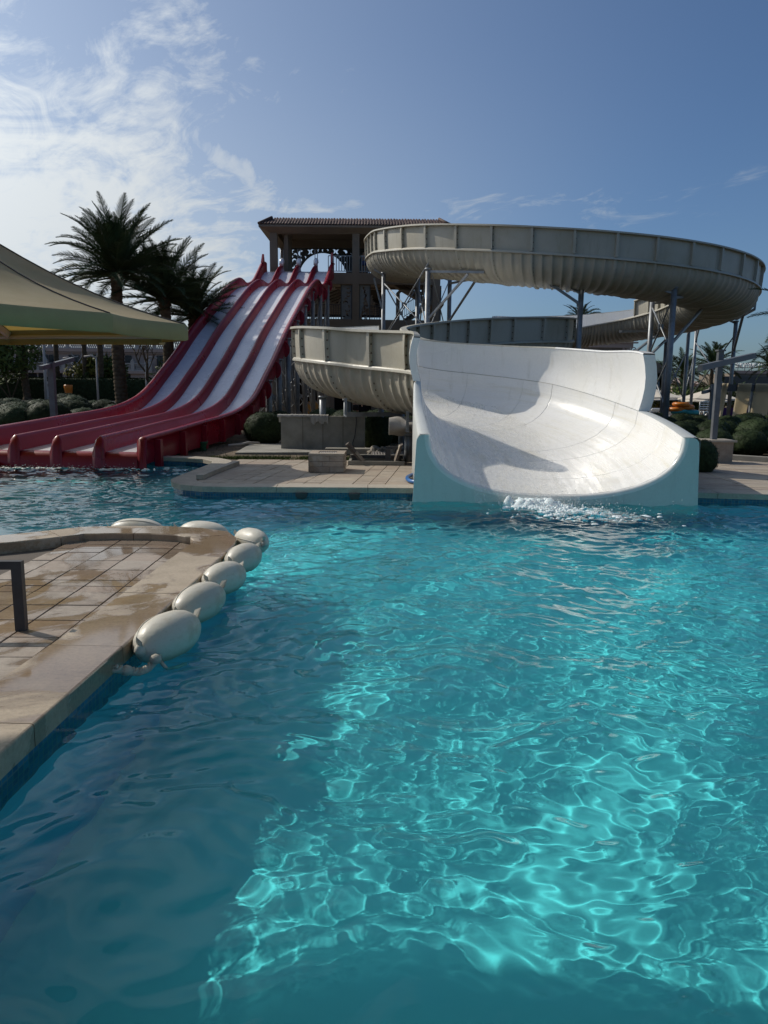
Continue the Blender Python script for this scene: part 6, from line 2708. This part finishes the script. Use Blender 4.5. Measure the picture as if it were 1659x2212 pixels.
def text_obj(name, body, size, mat, ext, parent, loc, rotz=0.0, align='CENTER', spacing=1.0, flat=False):
    cu = bpy.data.curves.new(name, 'FONT')
    cu.body = body
    cu.size = size
    cu.extrude = ext
    cu.align_x = align
    cu.space_character = spacing
    cu.materials.append(mat)
    o_ = to_mesh_obj(name, cu)
    o_.parent = parent
    o_.location = Vector(loc) - (wpos(parent) if parent else Vector())
    o_.rotation_euler = (math.pi / 2, 0, rotz)
    return o_


text_obj('lettering', 'CINEMA', 1.35, M['white_stone'], .06, hotel, (P(209, 772, BY).x, BY - .12, bz(209, 772)), 0, 'CENTER', 1.25)
# ornament relief on the wall
mb = MB()
ox = P(452, 790, BY).x
for s_ in (-1, 1):
    mb.tube([(ox + s_ * 1.6 + s_ * .5 * math.sin(t_ * 3), BY - .06, bz(450, 800) + t_ * 1.5) for t_ in np.linspace(0, 2, 14)], .07, 5)
part('relief', mb, M['white_stone'], hotel)

for px, pyt, Y, r_, lab, arm in ((180, 738, 56, .14, 'white lamp post beside the sign board', 1), (262 / 1.0 + 0, 0, 0, 0, '', 0), (212 + 0, 772, 57, .09, 'slim lamp post in front of the bright bush', -1), (315, 775, 58, .09, 'slim lamp post right of the tallest palm trunk', 1), (157, 775, 75, .09, 'thin grey lamp post in front of the balcony', -1)):
    if not Y:
        continue
    q = P(px - (32 if px == 180 else 0) - (0), 800, Y)
    if px == 180:
        q = P(97, 800, Y)
    if px == 212:
        q = P(209, 800, Y)
    zt_ = P(px, pyt, Y).z
    lp = thing('lamp_post', lab, 'lamp post', (q.x, Y, gz(q.x, Y)), 'lamp posts before the pink building')
    part('pole', MB().tube([(q.x, Y, gz(q.x, Y) - .1), (q.x, Y, zt_)], [r_, r_ * .6], 10), M['white_stone'], lp)
    part('lamp_head', MB().tube([(q.x, Y, zt_ - .05), (q.x + arm * .35, Y, zt_ + .12), (q.x + arm * .9, Y, zt_ + .05)], .07, 8), M['white_stone'], lp)
sb_ = thing('sign_board', 'small pale notice board on two legs before the hedge', 'sign', (P(107, 860, 55).x, 55, .85))
xa, xb = P(100, 820, 55).x, P(118, 820, 55).x
za, zb = P(105, 838, 55).z, P(105, 824, 55).z
part('board', MB().box(((xa + xb) / 2, 55, (za + zb) / 2), (xb - xa, .08, zb - za)), M['white_stone'], sb_)
mb = MB()
for k in (.45, .68):
    mb.box(((xa + xb) / 2, 54.955, za + (zb - za) * (1 - k)), ((xb - xa) * .7, .012, .07))
part('print', mb, M['dark'], sb_)
for x_ in (xa + .05, xb - .05):
    part('leg', MB().box((x_, 55.02, (za + .8) / 2), (.12, .06, za - .8)), M['white_stone'], sb_)
ob = thing('bin_stand', 'orange topped bin on a stand against the hedge', 'bin', (P(148, 860, 57.5).x, 57.5, .9))
q = P(148, 842, 57.5)
part('tub', MB().lathe((q.x, 57.5, q.z - .25), [(.26, 0), (.33, .55), (.30, .62)], 12), M['orange'], ob)
part('legs', MB().tube([(q.x - .25, 57.5, .85), (q.x - .2, 57.5, q.z - .2)], .03, 5).tube([(q.x + .25, 57.5, .85), (q.x + .2, 57.5, q.z - .2)], .03, 5), M['wood'], ob)

# ================================================================== RIGHT BACKGROUND
AY = 84.0


def az_(px, py, Y=AY):
    return P(px, py, Y).z


ax0, ax1 = P(1240, 800, AY).x, P(1452, 800, AY).x
arc = thing('arched_building', 'brown arched building with pierced white lattice windows behind the flume columns', 'building', ((ax0 + ax1) / 2, AY, .1))
zr = az_(1400, 765)
px_t = [(1240, 742), (1290, 742), (1290, 734), (1296, 734), (1296, 742), (1388, 742), (1388, 733), (1396, 733), (1396, 760), (1452, 790)]
outl = [(ax0, 0.05)] + [(ax1, .05)] + [(P(px, 0, AY).x, az_(px, py)) for px, py in reversed(px_t)]
lat_x0, lat_x1 = P(1393, 800, AY).x, P(1428, 800, AY).x
lz0, lz1 = az_(1400, 806), az_(1400, 783)
hole = [(lat_x0, lz0)] + [((lat_x0 + lat_x1) / 2 - (lat_x1 - lat_x0) / 2 * math.cos(a), lz0 + .3 + (lz1 - lz0 - .3) * math.sin(a)) for a in np.linspace(0, math.pi, 15)] + [(lat_x1, lz0)]
curve_panel('wall', [(x - ax0, z) for x, z in outl], [[(x - ax0, z) for x, z in hole]], 1.2, M['plaster'], arc, (ax0, AY, 0))
mb = MB()
for i in range(9):
    x_ = lat_x0 + (lat_x1 - lat_x0) * i / 8
    zt_ = lz0 + .3 + (lz1 - lz0 - .3) * math.sqrt(max(0, 1 - ((i - 4) / 4.0) ** 2))
    mb.box((x_, AY, (lz0 + zt_) / 2), (.07, .06, zt_ - lz0))
for k in range(5):
    for i in range(8):
        cx_, cz_ = lat_x0 + (lat_x1 - lat_x0) * (i + .5) / 8, lz0 + (lz1 - lz0) * (k + .5) / 5.4
        if abs(i - 3.5) / 4.2 > math.sqrt(max(0, 1 - ((cz_ - lz0) / (lz1 - lz0)) ** 2)):
            continue
        mb.tube([(cx_ + .13 * math.cos(a), AY, cz_ + .13 * math.sin(a)) for a in np.linspace(0, 6.28, 9)], .022, 4)
part('lattice_window', mb, M['white_stone'], arc)
part('parapet', MB().box((P(1342, 0, AY).x, AY - .65, az_(1342, 747)), (6.5, .2, .5)).box((P(1342, 0, AY).x, AY - .7, az_(1342, 741)), (7.5, .4, .15)), M['plaster_pink'], arc)
mb = MB()
for px in (1292, 1318, 1345, 1372, 1386):
    x_ = P(px, 0, AY).x
    mb.tube([(x_, AY, az_(px, 745)), (x_, AY, az_(px, 729))], .05, 5)
mb.beam((P(1285, 0, AY).x, AY, az_(1340, 731)), (P(1400, 0, AY).x, AY, az_(1340, 731)), .06, .06)
mb.beam((P(1285, 0, AY).x, AY, az_(1340, 737)), (P(1400, 0, AY).x, AY, az_(1340, 737)), .05, .05)
part('roof_rail', mb, M['dark_steel'], arc)
for i, px in enumerate((1412, 1422, 1432)):
    curve_panel('cut_ornament', [(.3 * math.cos(a), .3 * math.sin(a)) for a in np.linspace(0, 6.28, 12, endpoint=False)], [crescent(0, 0, .2, i)], .05, M['plaster_pink'], arc, (P(px - 20, 0, AY).x, AY - .65, az_(px, 757 - (i % 2) * 5)))
# shop building with letters
SHY = 88.0
shx0, shx1 = P(1588, 800, SHY).x, P(1760, 800, SHY).x
shop = thing('shop_building', 'tan shop building with raised letters on its roof at the right edge', 'building', ((shx0 + shx1) / 2, SHY, .1))
zr = P(1640, 806, SHY).z
part('wall', MB().box(((shx0 + shx1) / 2, SHY + 5, zr / 2), (shx1 - shx0, 10, zr)), M['plaster'], shop)
part('dark_panel', MB().box((P(1690, 0, SHY - .2).x, SHY - .2, P(1640, 830, SHY).z), (7.6, .5, P(1640, 806, SHY).z - P(1640, 838, SHY).z)), M['screen'], shop)
part('parapet', MB().box(((shx0 + shx1) / 2, SHY + .2, zr + .1), (shx1 - shx0 + .3, .6, .35)), M['plaster_pink'], shop)
xs0 = P(1589, 790, SHY).x
lt = text_obj('lettering', 'SHOPPING CENTER', .74, M['white_plastic'], .07, shop, (xs0, SHY, P(1625, 794, SHY).z), 0, 'LEFT', 1.0)
lt.scale = (.70, 1, 1)
mb = MB()
for i in range(6):
    x_ = xs0 + .3 + i * .8
    mb.tube([(x_, SHY, zr), (x_, SHY, P(1625, 794, SHY).z + .1)], .035, 5)
mb.beam((xs0, SHY + .1, P(1625, 794, SHY).z - .02), (xs0 + 4.6, SHY + .1, P(1625, 794, SHY).z - .02), .05, .05)
part('letter_frame', mb, M['dark_steel'], shop)
# low houses with pitched roofs far behind
for i, (px0, px1, pyt, pyb, Y, lab) in enumerate(((1452, 1510, 815, 845, 110, 'low pink house with a pointed roof far behind the columns'), (1500, 1570, 822, 850, 120, 'long low pink house behind the tall palm'), (1560, 1600, 828, 852, 100, 'low tiled pavilion left of the shop building'))):
    xa, xb = P(px0, 840, Y).x, P(px1, 840, Y).x
    zt_, ze_ = P(px0, pyt, Y).z, P(px0, pyt + 14, Y).z
    hs_ = thing('low_house', lab, 'house', ((xa + xb) / 2, Y, .1))
    part('wall', MB().box(((xa + xb) / 2, Y + 3, ze_ / 2), (xb - xa, 6, ze_)), M['plaster_pink'], hs_)
    mb = MB().add([(xa - .4, Y - .5, ze_), (xb + .4, Y - .5, ze_), (xb + .4, Y + 6.5, ze_), (xa - .4, Y + 6.5, ze_), ((xa + xb) / 2 - 1, Y + 3, zt_), ((xa + xb) / 2 + 1, Y + 3, zt_)], [(0, 1, 5, 4), (1, 2, 5), (2, 3, 4, 5), (3, 0, 4), (3, 2, 1, 0)], 0)
    part('roof', mb, M['plaster_pink'], hs_)
    for k in range(4):
        x_ = xa + (xb - xa) * (k + .5) / 4
        part('window', MB().box((x_, Y - .02, ze_ * .6), (.9, .1, 1.0)), M['glass'], hs_)

# umbrellas


def umbrella_mesh():
    mb = MB()
    n = 8
    for i in range(n):
        a0, a1 = 2 * math.pi * i / n, 2 * math.pi * (i + 1) / n
        rows = []
        for t in np.linspace(0, 1, 5):
            z = 2.95 - .85 * t ** .9
            rows.append([(t * 1.75 * math.cos(a), t * 1.75 * math.sin(a), z - .05 * math.sin(math.pi * (a - a0) / (a1 - a0)) * t) for a in np.linspace(a0, a1, 4)])
        mb.grid(rows, 0, False)
        e = rows[-1]
        mb.grid([e, [(p[0], p[1], p[2] - .13) for p in e]], 0, False)
    return mb.mesh('canopy', M['umbrella'])


um_c = umbrella_mesh()
um_p = MB().tube([(0, 0, 0), (0, 0, 2.95)], .05, 8).tube([(0, 0, 2.9), (0, 0, 3.05)], .03, 6).mesh('pole', M['white_stone'])
ums = [(1410, 837, 56, 1.35, 'wide pale umbrella right behind the two tall columns'), (1452, 845, 62, 1.0, 'pale umbrella right of the wide one'), (1480, 848, 66, 1.0, 'pale umbrella between the two slim columns'), (1532, 838, 50, 1.1, 'large pale umbrella left of the square post'), (1522, 847, 54, 1.0, 'lower pale umbrella overlapping the large one'),
       (1598, 842, 58, 1.0, 'pale umbrella seen between the tan cloth screens'), (1640, 846, 64, 1.0, 'pale umbrella near the right edge behind the screens'), (1385, 846, 60, 1.0, 'pale umbrella partly hidden by the white flume wall')]
for px, py, Y, s_, lab in ums:
    q = P(px, py, Y)
    root = thing('umbrella', lab, 'umbrella', (q.x, Y, .12), 'pale umbrellas on the far terrace')
    k = (q.z - .12) / 3.0
    c_ = obj('canopy', um_c, root); p_ = obj('pole', um_p, root)
    c_.scale = (s_, s_, k); p_.scale = (1, 1, k)
# white sunbeds
bedm = MB().box((0, 0, .32), (.65, 1.3, .06)).add([(-.32, .65, .33), (.32, .65, .33), (.32, 1.2, .85), (-.32, 1.2, .85), (-.32, .70, .29), (.32, .70, .29), (.32, 1.25, .81), (-.32, 1.25, .81)], [(0, 1, 2, 3), (7, 6, 5, 4), (0, 3, 7, 4), (1, 5, 6, 2), (2, 6, 7, 3)], 0)
bed_me = bedm.mesh('bed_top', M['white_plastic'])
leg_me = MB().box((0, 0, .15), (.06, .06, .30)).mesh('leg', M['white_plastic'])
for i, (px, Y, lab) in enumerate(((1402, 46, 'white sunbed between the two tall columns'), (1440, 50, 'white sunbed right of the second tall column'), (1470, 50, 'white sunbed behind the tube stack'), (1395, 52, 'white sunbed behind the first tall column'), (1500, 52, 'white sunbed right of the tube stack'), (1455, 54, 'white sunbed under the pale umbrella'))):
    x = P(px, 880, Y).x
    root = thing('sunbed', lab, 'sunbed', (x, Y, .125), 'white sunbeds on the far terrace')
    root.rotation_euler = (0, 0, .4 + i)
    obj('bed_top', bed_me, root)
    for sx_ in (-.27, .27):
        for sy_ in (-.55, .55):
            obj('leg', leg_me, root, (sx_, sy_, 0))
# white plastic chair
cq = P(1528, 892, 36)
ch = thing('plastic_chair', 'white plastic armchair left of the square post', 'chair', (cq.x, 36, .125))
z0 = P(1528, 878, 36).z
mb = MB().box((cq.x, 36, z0 - .25), (.55, .5, .05))
part('seat', mb, M['white_plastic'], ch)
mb = MB()
for i in range(4):
    mb.box((cq.x, 36.25, z0 - .12 + i * .11), (.55, .04, .05))
mb.tube([(cq.x - .29, 36.25, z0 - .25), (cq.x - .29, 36.25, z0 + .2), (cq.x, 36.25, z0 + .27), (cq.x + .29, 36.25, z0 + .2), (cq.x + .29, 36.25, z0 - .25)], .03, 6)
part('backrest', mb, M['white_plastic'], ch)
for sx_ in (-.27, .27):
    for sy_ in (-.22, .22):
        part('leg', MB().beam((cq.x + sx_, 36 + sy_, .125), (cq.x + sx_ * .95, 36 + sy_, z0 - .25), .05, .05), M['white_plastic'], ch)
# rubber rings


def torus(mb, c, R_, r_, tilt=(0, 0)):
    rows = []
    for a in np.linspace(0, 2 * math.pi, 22, endpoint=False):
        row = []
        for b in np.linspace(0, 2 * math.pi, 10, endpoint=False):
            row.append((c[0] + (R_ + r_ * math.cos(b)) * math.cos(a), c[1] + (R_ + r_ * math.cos(b)) * math.sin(a), c[2] + r_ * math.sin(b) * .8 + tilt[0] * math.cos(a) + tilt[1] * math.sin(a)))
        rows.append(row)
    rows.append(rows[0])
    mb.grid([list(reversed(r)) for r in rows], 0, True, True)


tubes = [(1469, 900, 'orange', 'lowest orange ring left'), (1497, 900, 'orange', 'lowest orange ring right'), (1470, 889, 'turquoise', 'turquoise ring on the left of the stack'), (1492, 890, 'turquoise', 'turquoise ring on the right of the stack'), (1481, 880, 'orange', 'orange ring above the turquoise ones'), (1463, 885, 'orange', 'orange ring left of the stack'), (1471, 874, 'orange', 'topmost orange ring of the stack')]
for px, py, c_, lab in tubes:
    q = P(px, py, 38)
    mb = MB()
    torus(mb, (0, 0, 0), .32, .14)
    o_ = obj('rubber_ring', mb.mesh('rubber_ring', M[c_]), None, (q.x, 38 + random.uniform(-.1, .1), max(.28, q.z)))
    o_.rotation_euler = (random.uniform(-.08, .08), random.uniform(-.08, .08), 0)
    tag(o_, lab + ' behind the dark shrubs', 'rubber ring', 'stack of rubber rings')
# tan cloth screens on a frame
SCY = 37.0
scr_ = thing('screen_frame', 'dark frame hung with tan cloth strips at the right edge', 'screen', (P(1600, 860, SCY).x, SCY, .1))
zt_ = P(1600, 829, SCY).z
xa, xb = P(1556, 850, SCY).x, P(1720, 850, SCY).x
part('top_beam', MB().beam((xa, SCY + .12, zt_ - .2), (xb, SCY + .12, zt_ - .2), .14, .34), M['dark_steel'], scr_)
for px in (1552, 1627, 1700):
    x_ = P(px, 850, SCY).x
    part('post', MB().box((x_, SCY + .16, zt_ / 2), (.13, .13, zt_)), M['steel'], scr_)
for px0, px1 in ((1545, 1553), (1559, 1571), (1593, 1622), (1631, 1668), (1674, 1700)):
    x0, x1 = P(px0, 850, SCY).x, P(px1, 850, SCY).x
    rows = []
    for t in np.linspace(0, 1, 12):
        rows.append([(x0 + (x1 - x0) * f - .20 * t, SCY + .03 * math.sin(f * 5 + t * 3) - .02, zt_ + .02 - (zt_ - .35) * t) for f in np.linspace(0, 1, 8)])
    mb = MB().grid(rows, 0, True)
    mb.grid([[Vector(p) + Vector((0, .02, 0)) for p in reversed(r)] for r in rows], 0, True)
    part('cloth_strip', mb, M['shade_tan'], scr_)
for px in (1582, 1624):
    x_ = P(px, 870, SCY + 2).x
    st_ = thing('lounge_seat', 'purple cushioned low seat behind the cloth screens, %s' % ('left one' if px == 1582 else 'right one'), 'seat', (x_, SCY + 2, .1), 'purple seats behind the screens')
    part('cushion', MB().box((x_, SCY + 2, .62), (1.5, .8, .22)).box((x_, SCY + 2.35, .95), (1.5, .2, .55)), M['purple'], st_)
    mb = MB()
    for sx_ in (-.65, 0, .65):
        mb.box((x_ + sx_, SCY + 1.62, .32), (.05, .05, .5))
    mb.box((x_, SCY + 1.62, .52), (1.4, .05, .05))
    part('frame', mb, M['white_stone'], st_)

# ================================================================== FOAM AND SPLASHES


def foam_patch(name, pts, seed, hmax, n_drop, spread):
    rd = random.Random(seed)
    mb = MB()
    bm_ = bmesh.new()
    bmesh.ops.create_icosphere(bm_, subdivisions=2, radius=1)
    base = [(v_.co.copy()) for v_ in bm_.verts]
    fcs = [tuple(v_.index for v_ in f.verts) for f in bm_.faces]
    bm_.free()
    for (x, y, r, h) in pts:
        k = rd.uniform(.8, 1.2)
        sd = rd.uniform(0, 9)
        mb.add([Vector((x + c.x * r * k, y + c.y * r * k * .7, -.01 + c.z * h * k + .3 * h * math.sin(9 * c.x + sd) * math.cos(8 * c.y + sd))) * 1 for c in base], fcs, 0, True)
    bm2 = bmesh.new()
    bmesh.ops.create_icosphere(bm2, subdivisions=1, radius=1)
    b2 = [v_.co.copy() for v_ in bm2.verts]
    f2 = [tuple(v_.index for v_ in f.verts) for f in bm2.faces]
    bm2.free()
    for _ in range(n_drop):
        x, y, r, h = rd.choice(pts)
        q = Vector((x + rd.gauss(0, spread), y + rd.gauss(0, spread * .6), abs(rd.gauss(0, hmax)) + .01))
        s_ = rd.uniform(.003, .009)
        mb.add([q + c * s_ for c in b2], f2, 1, True)
    o_ = obj(name, mb.mesh(name, [M['foam'], M['white_plastic']]))
    o_['kind'] = 'stuff'
    return o_


rd = random.Random(12)
pts = []
for _ in range(60):
    pts.append((2.52 + rd.gauss(0, .17), 12.27 + rd.gauss(0, .07), rd.uniform(.04, .13), rd.uniform(.04, .14)))
for _ in range(650):
    t = rd.random() ** 1.1
    x = 2.5 + .85 * t + rd.gauss(0, .24 + .30 * t)
    y = 12.32 - 1.4 * t + rd.gauss(0, .08 + .16 * t)
    big_ = rd.random() < .2
    pts.append((x, y, rd.uniform(.05, .12) * (1 - .5 * t) if big_ else rd.uniform(.010, .035), (.018 + .03 * (1 - t) ** 2) if big_ else (.012 + .07 * (1 - t) ** 2) * rd.uniform(.3, 1.1)))
foam_patch('splash_foam', pts, 3, .10, 900, .22)
pts = []
for k in range(4):
    c0 = sl(17.5, k * LN + .5, 0)
    for _ in range(90):
        pts.append((c0.x + rd.gauss(0, .30), 17.36 - abs(rd.gauss(0, .14)), rd.uniform(.015, .06), rd.uniform(.010, .04)))
foam_patch('splash_foam', pts, 4, .05, 300, .2)
